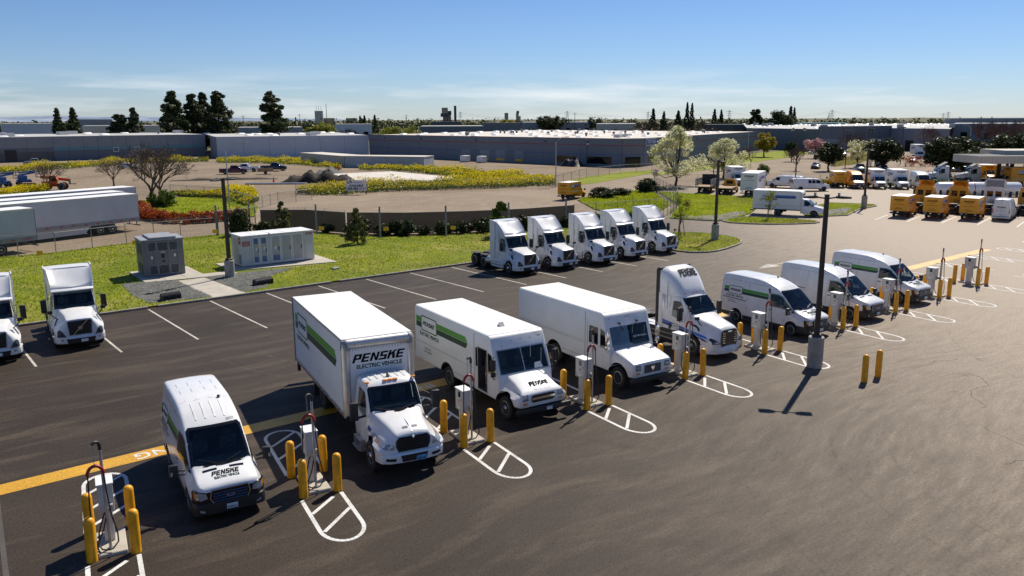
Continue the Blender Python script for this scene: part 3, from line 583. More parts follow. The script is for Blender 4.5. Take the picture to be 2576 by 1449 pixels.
# ---------------------------------------------------------------- paint on the asphalt
def mark(name, label, pts, w, mat, z=.004, cat='road marking', group=None):
    o = link(name, None); b = MB()
    for (a, c), (d, e) in zip(pts[:-1], pts[1:]):
        L = math.hypot(d-a, e-c); nx, ny = -(e-c)/L*w/2, (d-a)/L*w/2; b.add([(a+nx,c+ny,z),(a-nx,c-ny,z),(d-nx,e-ny,z),(d+nx,e+ny,z)], [(0,1,2,3)])
    bpy.data.objects.remove(o); o = b.build(name, mat); o['kind'] = 'structure'; return o
mark('yellow_line', '', [(-30, 28.42), (76.2, 28.55)], .86, 'line_yellow')
for x0 in (7.55, 18.4):
    vs_, fs_, w_ = text('ING', .55, 0, .012); b = MB(); b.add([(x0-u, 28.70-v, .008) for u, v in vs_], fs_); struct(b.build('pavement_lettering', 'line_white'))
for i in range(17):
    x = -2.0+3.742*i
    if 1 < x < 54: mark('stall_line', '', [(x, 51.6), (x+.004*x, 42.6)], .11, 'line_old')
mark('faint_line', '', [(2.15, 28.2), (1.5, 20.5)], .13, 'line_faint')
for a, c in (((89.4,45.5),(94.9,46.8)), ((90.3,42.3),(96.2,43.7)), ((91.9,39.3),(99.3,40.9)), ((93.1,36.1),(101.1,37.9)), ((94.2,32.7),(99.6,33.9)), ((95.6,29.4),(101,30.6)), ((97,26),(102.4,27.2))): mark('stall_line', '', [a, c], .14, 'line_white')
for k in range(9):
    p = Vector((122.6+k*2.05, 71.6-k*1.82)); q = p + Vector((-3.2, -2.7)); mark('stall_line', '', [p[:], q[:]], .14, 'line_old')
mark('arrow', '', [(55.2,36.0),(57.0,36.1)], .12, 'line_old'); b = MB(); b.add([(53.2,35.9,.005),(55.4,35.4,.005),(55.4,36.6,.005)], [(0,1,2)]); struct(b.build('arrow_head', 'line_old'))
CH_X = [(3.55,22.02,10.5),(9.45,21.97,11),(15.51,22.02,8),(21.50,22.0,6.5),(27.55,22.03,6),(33.67,22.1,6),(41.02,22.15,7),(47.01,22.2,5.5),(52.92,22.3,5.5),(58.91,22.4,5.5)]
def hatch(o, tilt):
    """painted keep-clear island: capsule outline with slanted bars, front half and rear half either side of the pad"""
    c, s = math.cos(R(tilt)), math.sin(R(tilt)); T = lambda u, v: (o[0]+u*c+v*s, o[1]-u*s+v*c)     # u across, v towards the rear
    W = 1.22; x0, x1 = -.12, W-.12
    fr = [(x0,-.22),(x0,-2.35)] + [(x0+W/2-W/2*math.cos(a), -2.35-.85*math.sin(a)) for a in [PI*i/14 for i in range(1, 14)]] + [(x1,-2.35),(x1,-.22)]
    mark('hatch_outline', '', [T(*p) for p in fr], .12, 'line_white', .004); mark('hatch_bar', '', [T(x0+.06,-1.25), T(x1-.3,-.42)], .12, 'line_white', .006); mark('hatch_bar', '', [T(x0+.1,-2.45), T(x1-.06,-1.35)], .12, 'line_white', .006)
    bk = [(x0,1.75),(x0,5.1)] + [(x0+W/2-W/2*math.cos(a), 5.1+.7*math.sin(a)) for a in [PI*i/14 for i in range(1, 14)]] + [(x1,5.1),(x1,1.75)]
    mark('hatch_outline', '', [T(*p) for p in bk], .12, 'line_white', .004)
    for v in (2.0, 3.2, 4.4): mark('hatch_bar', '', [T(x0+.06, v), T(x1-.06, v+1.1)], .12, 'line_white', .006)
for x, y, tl in CH_X: hatch((x, y), tl)
for k in range(1, 5): hatch((58.91+5.95*k, 22.4+.05*k), 5.5)

# curved tyre marks left on the pavement
for i in range(46):
    cx, cy = rng.uniform(8, 60), rng.uniform(-6, 20) if i % 3 else rng.uniform(30, 48); rad = rng.uniform(5, 16); a0 = rng.uniform(0, 6.28); a1 = a0+rng.uniform(.4, 1.5)
    for dr in (0, 1.9):
        pts = [(cx+(rad+dr)*math.cos(a0+(a1-a0)*k/18), cy+(rad+dr)*math.sin(a0+(a1-a0)*k/18)) for k in range(19)]
        if all(q[1] < 49 for q in pts): mark('tyre_mark', '', pts, rng.uniform(.07, .2), 'tyre_dark' if i % 2 else 'tyre_light', .0015+i*.00002)

# cracks and oil spots
for i in range(20):
    x, y = (rng.uniform(2, 60), rng.uniform(4, 50)); a = rng.uniform(0, 6.28); pts = [(x, y)]
    for k in range(int(rng.integers(8, 22))): a += rng.normal(0, .45); x += math.cos(a)*.35; y += math.sin(a)*.35; pts.append((x, y))
    if max(q[1] for q in pts) < 51 and not any(abs(q[1]-28.5) < .7 for q in pts): mark('crack', '', pts, rng.uniform(.012, .026), 'crack', .0012)
for i in range(60):
    if i % 2: x, y = 9.4+3.742*rng.integers(0, 12)+rng.normal(1.8, .5), rng.uniform(43.5, 49.5)
    else: x, y = rng.uniform(3, 56), rng.uniform(10, 27)
    r = rng.uniform(.12, .55); n = 14; b = MB(); b.add([(x+r*rng.uniform(.6, 1.1)*math.cos(2*PI*k/n), y+r*rng.uniform(.6, 1.1)*math.sin(2*PI*k/n), .0024+i*.00001) for k in range(n)], [tuple(range(n))]); struct(b.build('oil_spot', 'tyre_dark'))
# ================================================================ vehicles (x forward, y left, z up; origin under the front axle)
SIDE_R = ((1,0,0), (0,0,1)); SIDE_L = ((-1,0,0), (0,0,1)); FRONT = ((0,1,0), (0,0,1)); TOP = ((0,1,0), (-1,0,0)); REAR = ((0,-1,0), (0,0,1))
def strip(pts, w):
    vs, fs = [], []
    for (a, b), (c, d) in zip(pts[:-1], pts[1:]):
        L = math.hypot(c-a, d-b) or 1; nx, ny = -(d-b)/L*w/2, (c-a)/L*w/2; n = len(vs)
        vs += [(a+nx, b+ny), (a-nx, b-ny), (c-nx, d-ny), (c+nx, d+ny)]; fs.append((n, n+1, n+2, n+3))
    return vs, fs
def fit(sh, w):
    k = w/sh[2]; return [(x*k, y*k) for x, y in sh[0]], sh[1], w
def tall(sh, k): return [(x, y*k) for x, y in sh[0]], sh[1], sh[2]
def mirror_shape(sh): return [(-x, y) for x, y in sh[0]], [tuple(reversed(f)) for f in sh[1]]
def livery(p, O, pl, s, Ls, Lb, Lt, bvh=None, sub=0, kind='ev', words=('ELECTRIC VEHICLE',), small=()):
    U, V = pl; A, B, C = (('green_light', 'green_dark', 'green_dark') if kind == 'ev' else ('blue_mid', 'blue_deep', 'blue_deep'))
    D = lambda n, m, sh, off=.006, sb=0, at=(0,0): decal(p, n, m, sh, O, U, V, bvh, off, sb, at)
    if Ls > 0: D('stripe', A, rect(0, 1.06*s, Ls, 2.06*s), sb=sub); D('stripe', B, rect(0, 0, Ls, s), sb=sub)
    u0 = Ls+.05*s; bd = .2*s; bh = 2.95*s
    D('badge_border', C, ring_shape(rrect(Lb, bh, .42*s), [(x*(Lb-2*bd)/Lb+bd, y*(bh-2*bd)/bh+bd) for x, y in rrect(Lb, bh, .42*s)]), .009, 0, (u0, -.45*s))
    D('badge', 'sign_white', ([(x*(Lb-2*bd)/Lb+bd, y*(bh-2*bd)/bh+bd) for x, y in rrect(Lb, bh, .42*s)], [tuple(range(20))]), .007, 0, (u0, -.45*s))
    w = fit(heavy('PENSKE', 1), Lb*.80); hh = w[2]/heavy('PENSKE', 1)[2]
    D('lettering', 'ink', w, .011, 0, (u0+Lb*.1, 1.03*s-hh/2))
    u1 = Ls+Lb+.1*s
    D('stripe', A, poly((u1,1.06*s),(u1+Lt,1.06*s),(u1+Lt-.75*s,2.06*s),(u1,2.06*s)), sb=sub)
    D('stripe', B, poly((u1,0),(u1+Lt-.6*s,0),(u1+Lt+.05*s,s),(u1,s)), sb=sub)
    for i, wd in enumerate(words):
        t = fit(text(wd, 1, 0, .03), Lb*1.22 if i == 0 else Lb*.6); D('lettering', 'ink_green' if kind == 'ev' else 'ink', t, .006, 0, (max(0, u0-Lb*.11), -1.45*s-i*s))
    for tx, wd, u, v in small: D('lettering', 'ink', fit(text(tx, 1, .3, .008), wd), .006, 0, (u, v))
def plate(p, x, y, z, txt, m='plate', pl=FRONT, w=.31, bvh=None):
    O = (x, y, z); decal(p, 'number_plate', m, rect(-w/2, 0, w/2, w/2), O, *pl, bvh=bvh, off=.04)
    if txt: decal(p, 'lettering', 'ink', fit(text(txt, 1, 0, .01), w*.84), O, *pl, bvh=bvh, off=.046, at=(-w*.42, w*.1))
def van(name, label, loc, rz, paint='white_paint', ev=False, hood=False, num=None, pl=None, cat='van', group=None, scale=1.0, rear=False, lite=False):
    t = thing(name, label, cat, loc, rz, group, scale)
    st = [(1.03,.34,.60,.96,.70,.76,.66,.05,.01),(1.00,.28,.62,1.03,.84,.88,.76,.07,.02),(.92,.24,.66,1.085,.93,.96,.84,.08,.03),(.74,.22,.75,1.15,.975,1.0,.87,.10,.04),
          (.40,.22,.85,1.235,.985,1.02,.875,.12,.05),(.12,.22,.95,1.31,.99,1.03,.88,.13,.04),(.02,.22,1.0,1.38,.99,1.03,.885,.10,.04),(-.15,.22,1.05,1.54,.99,1.03,.885,.09,.045),(-.55,.22,1.1,1.90,.99,1.03,.87,.09,.05),
          (-.95,.22,1.15,2.22,.99,1.03,.85,.10,.05),(-1.25,.22,1.2,2.375,.99,1.03,.845,.12,.05),(-1.6,.22,1.2,2.50,.99,1.03,.84,.13,.05),(-2.0,.22,1.2,2.60,.99,1.03,.835,.13,.045),
          (-2.5,.22,1.2,2.66,.99,1.03,.83,.12,.04),(-3.5,.22,1.2,2.68,.99,1.03,.83,.12,.04),(-4.6,.24,1.2,2.67,.99,1.03,.83,.12,.035),(-4.86,.3,1.2,2.62,.97,1.01,.81,.12,.03),(-4.95,.36,1.2,2.52,.93,.97,.77,.1,.02)]
    SW = [(-1.52,1.36),(-.42,1.33),(.02,1.24),(.14,1.22),(-.02,1.36),(-.72,1.98),(-.95,2.06),(-1.5,2.06)]; WS = [(-.80,1.40),(.80,1.40),(.75,2.12),(.70,2.18),(-.70,2.18),(-.75,2.12)]
    b, bv = make_body('body', st, [paint, 'chassis'], t, () if lite else ((0, .43, .62), (-3.75, .43, .62)), cuts=() if lite else (('X', inset(WS, .03), -1.75, 1.5), ('Y', [(-1.47,1.40),(-.42,1.38),(-.08,1.38),(-.74,1.93),(-.97,2.0),(-1.46,2.0)], -2, 2)))
    if not lite: cabin(t, .05, 1.42)
    for x in (0, -3.75):
        for s in (-1, 1): wheel(t, x, s*.885 if not lite else s*.93, .35, .24, 'steel')
    for s, (U, V) in ((-1, SIDE_R), (1, SIDE_L)):
        f = (lambda sh: sh) if s < 0 else mirror_shape; O = (0, s*1.2, 0)
        w = decal(t, 'side_window', 'glass' if lite else 'pane', f(poly(*SW)), O, U, V, bv, .008, 3); decal(t, 'quarter_glass', 'glass', f(poly((-.06,1.36),(-.04,1.25),(.14,1.22))), O, U, V, bv, .012, 1)
        decal(t, 'sill_cladding', 'black_plastic', f(rect(-3.27, .27, -.48, .50)), O, U, V, bv, .012, 3)
        decal(t, 'sill_cladding', 'black_plastic', f(rect(-4.80, .34, -4.23, .54)), O, U, V, bv, .012, 3)
        decal(t, 'bumper_corner', 'black_plastic', f(poly((.43,.27),(.88,.27),(.98,.35),(.98,.60),(.82,.62),(.47,.52))), O, U, V, bv, .012, 2)
        if not lite:
            for pts in (((-1.6,.62),(-1.6,2.12)), ((-2.98,.62),(-2.98,2.35)), ((-1.6,2.35),(-4.8,2.40)), ((-.5,.62),(-.35,1.25))): decal(t, 'seam', 'ink_grey', f(strip(pts, .012)), O, U, V, bv, .004, 4)
            decal(t, 'door_rail', 'ink_grey', f(strip(((-3.05,1.33),(-4.72,1.36)), .045)), O, U, V, bv, .012, 3)
            decal(t, 'door_handle', 'black_plastic', f(rect(-1.5,1.16,-1.26,1.21)), O, U, V, bv, .02)
        m = MB(); m.bar((.02, s*1.0, 1.33), (-.02, s*1.24, 1.36), .10, .05).bar((.02, s*1.0, 1.20), (-.02, s*1.24, 1.21), .06, .04); m.obox((.0, s*1.33, 1.36), (.14, .24, .38), R(-8*s))
        mo = m.build('mirror', 'black_plastic', t, 30, .03); 
        g = MB(); g.obox((.07, s*1.40, 1.30), (.05, .06, .12), R(-8*s)); g.build('indicator', 'lamp_clear', mo)
        if rear: decal(t, 'tail_lamp', 'red_lamp', rect(s*.90-.05, .95, s*.90+.05, 1.5), (-6, 0, 0), *REAR, bv, .01, 1)
    F = lambda n, m, sh, off=.01, sb=0, at=(0,0): decal(t, n, m, sh, (2, 0, 0), *FRONT, bvh=bv, off=off, sub=sb, at=at)
    F('windscreen_surround', 'black_gloss', ring_shape([(-.86,1.33),(.86,1.33),(.80,2.16),(.72,2.235),(-.72,2.235),(-.80,2.16)], inset(WS, .02)), .006, 3)
    F('windscreen', 'glass' if lite else 'pane', poly(*WS), .012, 4)
    bp = MB(); ys = [-1.035, -1.02, -.97, -.88, -.70, -.4, 0, .4, .70, .88, .97, 1.02, 1.035]; xs = [.47, .84, .985, 1.05, 1.085, 1.10, 1.105, 1.10, 1.085, 1.05, .985, .84, .47]
    bp.loft([[(x-.12, y*.97, .24), (x, y, .28), (x+.012, y, .46), (x-.0, y, .60), (x-.05, y, .64), (x-.12, y*.97, .64)] for x, y in zip(xs, ys)]); bpo = bp.build('bumper', 'black_plastic', t, 40); bpb = bvh_of(bpo.data)
    hp = MB(); pl_ = [(.80,-1.005),(.92,-.968),(1.002,-.885),(1.034,-.75),(1.046,-.55),(1.05,-.25),(1.05,.25),(1.046,.55),(1.034,.75),(1.002,.885),(.92,.968),(.80,1.005)]
    hp.loft([[(x-.05, y*.96, .60), (x+.004, y*1.006, .60), (x+.006, y*1.006, .78), (x-.012, y, .90+.09*abs(y)**2), (x-.06, y*.96, .90+.09*abs(y)**2)] for x, y in pl_]); hpo = hp.build('headlight_panel', 'black_gloss', t, 40); hpb = bvh_of(triangulated(hpo.data))
    F('grille_surround', 'chrome', poly((-.46,.55),(.46,.55),(.57,.76),(.52,.99),(-.52,.99),(-.57,.76)), .06, 3)
    F('grille', 'black_gloss', poly((-.44,.57),(.44,.57),(.545,.76),(.50,.972),(-.50,.972),(-.545,.76)), .066, 3)
    for z in (.64, .72, .80, .88): F('grille_bar', 'blue_trim', rect(-.48, z, .48, z+.018), .074, 3)
    F('emblem', 'chrome', ([(math.cos(a)*.11, .78+math.sin(a)*.045) for a in [2*PI*i/14 for i in range(14)]], [tuple(range(14))]), .085)
    F('emblem_field', 'blue_deep', ([(math.cos(a)*.085, .78+math.sin(a)*.033) for a in [2*PI*i/14 for i in range(14)]], [tuple(range(14))]), .09)
    plate(t, 2, .02, .37, pl, 'plate', bvh=bpb)
    for y in (-.42, .34): decal(t, 'hood_vent', 'black_gloss', rect(y-.17, -.36, y+.23, -.27), (0, 0, 2.5), *TOP, bvh=bv, off=.012, sub=1)
    for s in (-1, 1):
        wp = MB(); wp.tube([(.10, s*.15, 1.40), (-.08, s*.62, 1.52)], .012, 5); wp.build('wiper', 'black_plastic', t)
        decal(t, 'headlight', 'lamp_clear', poly(*[(s*a, c) for a, c in ((.62,.76),(.82,.72),(.93,.78),(.95,.94),(.82,.96),(.66,.90))]), (2, 0, 0), *FRONT, hpb, .012, 4)
        decal(t, 'indicator', 'amber', poly(*[(s*a, c) for a, c in ((.90,.80),(.965,.84),(.97,.98),(.92,.95))]), (2, 0, 0), *FRONT, hpb, .016, 2)
        decal(t, 'fog_lamp', 'lamp_clear', poly(*[(s*a, c) for a, c in ((.70,.36),(.84,.38),(.86,.46),(.74,.42))]), (2, 0, 0), *FRONT, bpb, .008)
    if ev or hood:
        w = tall(fit(heavy('PENSKE', 1), .82), 1.55); decal(t, 'lettering', 'ink', w, (0, 0, 2.5), *TOP, bvh=bv, off=.012, sub=2, at=(-.40, -.62))
        decal(t, 'lettering', 'ink_green', tall(fit(text('ELECTRIC VEHICLE', 1, 0, .03), .70), 1.7), (0, 0, 2.5), *TOP, bvh=bv, off=.012, sub=1, at=(-.34, -.76))
    if ev:
        livery(t, (-4.70, -1.2, 1.66), SIDE_R, .155, .32, .98, 1.85, bv, 3, small=(('GoPenske.com', .55, .32, -.46), ('1-800-GO-PENSKE', .72, .30, -.56)))
        sh = (0, 0); livery(t, (-.95, 1.2, 1.66), SIDE_L, .155, .0, .98, 2.2, bv, 3)
    if num: F('fleet_number', 'ink_grey', fit(text(num, 1), .22), .014, 0, (.42, 2.27))
    if not lite:
        for y in (-.42, -.14, .14, .42): decal(t, 'roof_bead', 'roof_white', rect(y-.03, 1.15, y+.03, 2.0), (0, 0, 3), *TOP, bvh=bv, off=.014, sub=3)
        for y in (-.55, -.2, .2, .55): decal(t, 'seam', 'ink_grey', strip(((y, 2.25), (y, 4.7)), .012), (0, 0, 3), *TOP, bvh=bv, off=.004, sub=2)
        decal(t, 'seam', 'ink_grey', strip(((-.72, 2.2), (.72, 2.2)), .012), (0, 0, 3), *TOP, bvh=bv, off=.004, sub=2)
        a = MB(); a.cyl((-2.15, .45, 2.63), (-2.15, .45, 2.72), .045, n=10); a.build('roof_aerial', 'black_plastic', t)
    if rear:
        Rr = lambda n, m, sh, off=.01, at=(0,0): decal(t, n, m, sh, (-6, 0, 0), *REAR, bvh=bv, off=off, at=at)
        Rr('lettering', 'ink', fit(heavy('PENSKE', 1), 1.0), .012, (-.5, 1.62)); Rr('lettering', 'ink', fit(text('Truck Rental', 1, .3, .01), .45), .012, (-.22, 1.48))
        Rr('lettering', 'ink', fit(text('Commercial & Business Rentals', 1, .3, .01), 1.1), .012, (-.55, 1.25)); Rr('bumper', 'black_plastic', rect(-.9, .3, .9, .58), .03); Rr('seam', 'ink_grey', rect(-.006, .6, .006, 2.4), .006)
        plate(t, -6, .0, .72, None, 'plate', REAR, bvh=bv)
    return t
def truck_chassis(t, x0, x1, rear, r=.49, dual=True, front=0.0, kind='alloy', fy=1.0, ry=.98):
    c = MB()
    for s in (-1, 1): c.box(x0, x1, s*.43-.05, s*.43+.05, .62, .90)
    for x in rear: c.cyl((x, -.8, r), (x, .8, r), .10, n=8).obox((x, 0, r), (.42, .5, .42))
    c.cyl((front, -.8, r), (front, .8, r), .07, n=8); c.obox(((x0+front)/2-.4, 0, .68), (1.3, .75, .45)); c.build('chassis', 'chassis', t)
    for s in (-1, 1):
        wheel(t, front, s*fy, r, .28, kind)
        for x in rear:
            wheel(t, x, s*ry, r, .26, 'dual')
            if dual: wheel(t, x, s*(ry-.30), r, .26, 'dual')
def box_truck():
    t = thing('box_truck', 'white box truck with green stripes beside the front charging van', 'truck', BT[0], BT[1])
    st = [(1.04,.66,.9,1.34,.74,.82,.58,.08,.02),(1.0,.58,.92,1.43,.93,.99,.60,.10,.03),(.88,.52,.96,1.50,1.05,1.11,.63,.14,.04),(.60,.52,1.0,1.56,1.10,1.15,.67,.18,.05),(.2,.52,1.04,1.62,1.12,1.16,.73,.20,.05),
          (-.2,.52,1.10,1.68,1.06,1.10,.80,.18,.05),(-.48,.52,1.20,1.73,1.0,1.04,.88,.12,.04),(-.56,.52,1.24,1.80,1.0,1.04,.91,.08,.03),(-.72,.52,1.26,2.05,1.0,1.04,.91,.08,.04),(-.98,.52,1.3,2.44,1.0,1.04,.895,.10,.05),
          (-1.10,.52,1.3,2.55,1.0,1.04,.89,.12,.05),(-1.25,.52,1.3,2.60,1.0,1.04,.885,.13,.05),(-2.0,.52,1.3,2.62,1.0,1.04,.88,.13,.05),(-2.12,.56,1.3,2.58,.98,1.02,.86,.13,.04)]
    WS = [(-.86,1.80),(.86,1.80),(.82,2.40),(.77,2.45),(-.77,2.45),(-.82,2.40)]; SW = [(-1.72,1.62),(-1.0,1.50),(-.74,1.56),(-.98,2.22),(-1.10,2.34),(-1.72,2.36)]
    b, bv = make_body('cab', st, ['white_paint', 'chassis'], t, ((0, .62, .72),), cuts=(('X', inset(WS, .03), -1.9, 1.5), ('Y', [(-1.68,1.66),(-1.0,1.82),(-.84,1.84),(-1.0,2.18),(-1.12,2.30),(-1.68,2.32)], -2, 2))); cabin(t, -.52, 1.83)
    truck_chassis(t, -9.9, .7, (-6.5,), .50)
    F = lambda n, m, sh, off=.01, sb=0, at=(0,0): decal(t, n, m, sh, (2, 0, 0), *FRONT, bvh=bv, off=off, sub=sb, at=at)
    F('windscreen_surround', 'black_gloss', ring_shape([(-.90,1.74),(.90,1.74),(.86,2.42),(.80,2.49),(-.80,2.49),(-.86,2.42)], inset(WS, .02)), .006, 3)
    F('windscreen', 'pane', poly(*WS), .012, 4)
    F('grille', 'black_plastic', poly((-.50,.88),(.50,.88),(.58,1.06),(.58,1.26),(.48,1.37),(-.48,1.37),(-.58,1.26),(-.58,1.06)), .02, 3)
    for i in range(8): F('grille_bar', 'black_gloss', rect(-.5, .92+i*.055, .5, .94+i*.055), .03, 2)
    F('emblem', 'chrome', poly((0,1.30),(.05,1.37),(0,1.44),(-.05,1.37)), .05)
    for s in (-1, 1):
        F('headlight', 'lamp_clear', poly(*[(s*a, c) for a, c in ((.64,.98),(.97,1.02),(1.05,1.10),(1.06,1.30),(.84,1.20),(.66,1.12))]), .03, 6)
        F('indicator', 'amber', poly(*[(s*a, c) for a, c in ((.98,1.10),(1.07,1.14),(1.08,1.34),(1.02,1.28))]), .045, 4)
        decal(t, 'hood_scoop', 'ink_grey', rect(s*.16-.09, -.80, s*.16+.09, -.70), (0, 0, 3), *TOP, bvh=bv, off=.012)
        wp = MB(); wp.tube([(-.46, s*.2, 1.77), (-.56, s*.7, 1.86)], .014, 5); wp.build('wiper', 'black_plastic', t)
    rb = MB(); rb.prism([(.95,-.02),(.35,-.0),(.35,.035),(.95,.02)], 0, .02, 'Y')
    q = MB(); q.tube([(.96, 0, 1.47), (.6, 0, 1.62), (.25, 0, 1.67)], [.03, .025, .005], 6); q.build('hood_rib', 'white_paint', t, 40)
    bp = MB(); ys = [-1.14, -1.05, -.8, -.4, 0, .4, .8, 1.05, 1.14]; xs = [.62, .95, 1.09, 1.15, 1.16, 1.15, 1.09, .95, .62]
    bp.loft([[(x-.14, y*.97, .50), (x, y, .54), (x+.02, y, .80), (x-.02, y, .86), (x-.14, y*.97, .86)] for x, y in zip(xs, ys)]); bpo = bp.build('bumper', 'white_paint', t, 40, .015)
    bb = bvh_of(bpo.data); G_ = lambda n, m, sh, off=.01, sb=0: decal(t, n, m, sh, (3, 0, 0), *FRONT, bvh=bb, off=off, sub=sb)
    G_('bumper_opening', 'black_plastic', poly((-.40,.57),(.40,.57),(.46,.80),(-.46,.80)), .02, 5)
    for s in (-1, 1): G_('fog_lamp_opening', 'black_gloss', poly(*[(s*a, c) for a, c in ((.62,.62),(.92,.64),(.92,.73),(.60,.71))]), .02, 5)
    plate(t, 3, .22, .56, '8262832', 'plate_blue', bvh=bb, w=.34)
    for s, (U, V) in ((-1, SIDE_R), (1, SIDE_L)):
        f = (lambda sh: sh) if s < 0 else mirror_shape; O = (0, s*1.4, 0)
        decal(t, 'side_window', 'pane', f(poly(*SW)), O, U, V, bv, .01, 3)
        for pts in (((-.72,.75),(-.72,1.55)), ((-1.85,.75),(-1.85,2.4)), ((-.72,.75),(-1.85,.75))): decal(t, 'seam', 'ink_grey', f(strip(pts, .014)), O, U, V, bv, .004, 3)
        decal(t, 'hood_vent', 'blue_deep', f(poly((-.52,1.36),(-.22,1.30),(-.30,1.20),(-.5,1.22))), O, U, V, bv, .012, 1)
        m = MB(); m.bar((-.70, s*1.02, 1.62), (-.62, s*1.36, 1.62), .07, .07).bar((-.70, s*1.02, 2.2), (-.62, s*1.36, 2.0), .03, .03); m.obox((-.62, s*1.44, 1.86), (.16, .26, .62)); m.build('mirror', 'black_plastic', t, 30, .04)
        k = MB(); k.box(-1.72, -.86, s*.80-.16, s*.80+.16, .46, .86); k.build('tank', 'aluminium', t, 30, .05)
        st_ = MB()
        for i in range(2): st_.obox((-1.25, s*(1.06+.10*i), .62-.26*i), (.75, .22, .035))
        st_.obox((-1.6, s*1.08, .5), (.04, .26, .4)).obox((-.9, s*1.08, .5), (.04, .26, .4)); st_.build('step', 'aluminium', t)
    for y in (-.82, -.18, 0, .18, .82):
        m = MB(); m.obox((-1.13, y, 2.615), (.12, .16, .05)); m.build('marker_lamp', 'amber', t, 30, .02)
    for y in (-.6, -.36, -.12, .12, .36, .6): decal(t, 'roof_rib', 'white_paint', rect(y-.03, 1.3, y+.03, 2.0), (0, 0, 4), *TOP, bvh=bv, off=.02, sub=1)
    a = MB(); a.prism([(-1.45,2.64),(-1.25,2.64),(-1.44,2.82)], -.03, .03); a.build('roof_aerial', 'black_plastic', t)
    # cargo box
    X0, X1, Wd, z0, z1 = -10.25, -2.26, 1.27, 1.02, 3.86
    d = MB(); d.box(X0, X1-.06, -Wd, Wd, z0+.14, z1-.03); bx = d.build('cargo_box', 'white_box', t)
    d = MB(); d.box(X0-.015, X1-.16, -Wd-.008, Wd+.008, z1-.03, z1+.004); d.build('roof_panel', 'roof_white', t)
    for s in (-1, 1):
        d = MB(); d.cyl((X1-.12, s*(Wd-.10), z0+.1), (X1-.12, s*(Wd-.10), z1-.16), .16, n=20); d.build('corner_post', 'aluminium', t, 40)
        d = MB(); d.lathe([(.01, .19), (.09, .165), (.16, .10), (.19, 0), (.185, -.2), (.17, -.2)], 18, 'Z', (X1-.14, s*(Wd-.12), z1-.18)); d.build('corner_cap', 'galv_dull', t, 40)
        d = MB(); d.box(X0, X1-.08, s*Wd-.018, s*Wd+.018, z0, z0+.16); rl = d.build('bottom_rail', 'aluminium', t)
        for i in range(14): r_ = MB(); r_.box(X0+.35+i*.55, X0+.6+i*.55, s*(Wd+.024)-.004, s*(Wd+.024)+.004, z0+.05, z0+.09); r_.build('reflector', 'red_lamp', rl)
        d = MB(); d.box(X0, X1-.1, s*Wd-.014, s*Wd+.014, z1-.1, z1-.02); d.build('top_rail', 'aluminium', t)
        for zz in (1.62, 1.70): d = MB(); d.box(X0+.1, X1-.3, s*(Wd+.004)-.006, s*(Wd+.004)+.006, zz, zz+.025); d.build('side_rib', 'white_box', t)
        d = MB(); d.box(X0-.03, X0, s*Wd-.05, s*Wd+.012, z0, z1-.02); d.build('rear_frame', 'galv_dull', t)
    d = MB(); d.cyl((X1-.14, -Wd+.14, z1-.19), (X1-.14, Wd-.14, z1-.19), .185, n=24); d.build('top_nose_rail', 'aluminium', t, 40)
    d = MB(); d.box(X1-.06, X1-.02, -Wd+.12, Wd-.12, z0+.14, z1-.34); d.build('front_panel', 'white_box', t)
    for i in range(20):
        yy = -1.05+i*2.1/19; d = MB(); d.box(X1-.02, X1-.012, yy-.008, yy+.008, z1-.42, z1-.36); d.build('rivet_strip', 'galv_dull', t)
    Ff = lambda m, sh, at: decal(t, 'lettering', m, sh, (X1-.02, 0, 0), *FRONT, off=.006, at=at)
    Ff('ink', fit(heavy('PENSKE', 1), 1.98), (-.98, 3.0)); Ff('ink_green', fit(text('ELECTRIC VEHICLE', 1, 0, .032), 1.66), (-.82, 2.78)); Ff('ink_grey', fit(text('E00082', 1), .26), (.78, 3.50))
    livery(t, (X0+.30, -Wd, 2.62), SIDE_R, .30, .42, 1.75, 4.5, small=())
    livery(t, (X1-.9, Wd, 2.62), SIDE_L, .30, .0, 1.75, 4.6)
    d = MB(); d.box(X0-.32, X0-.04, -1.15, 1.15, .72, .84).box(X0-.2, X0-.1, -1.2, -1.08, .5, 1.05).box(X0-.2, X0-.1, 1.08, 1.2, .5, 1.05); d.build('tail_lift', 'chassis', t)
    for s in (-1, 1):
        d = MB(); d.box(-7.1, -5.9, s*1.02-.22, s*1.02+.22, 1.0, 1.02); d.box(-7.12, -7.10, s*.98-.27, s*.98+.27, .35, 1.0); d.build('mud_flap', 'rubber', t)
    return t
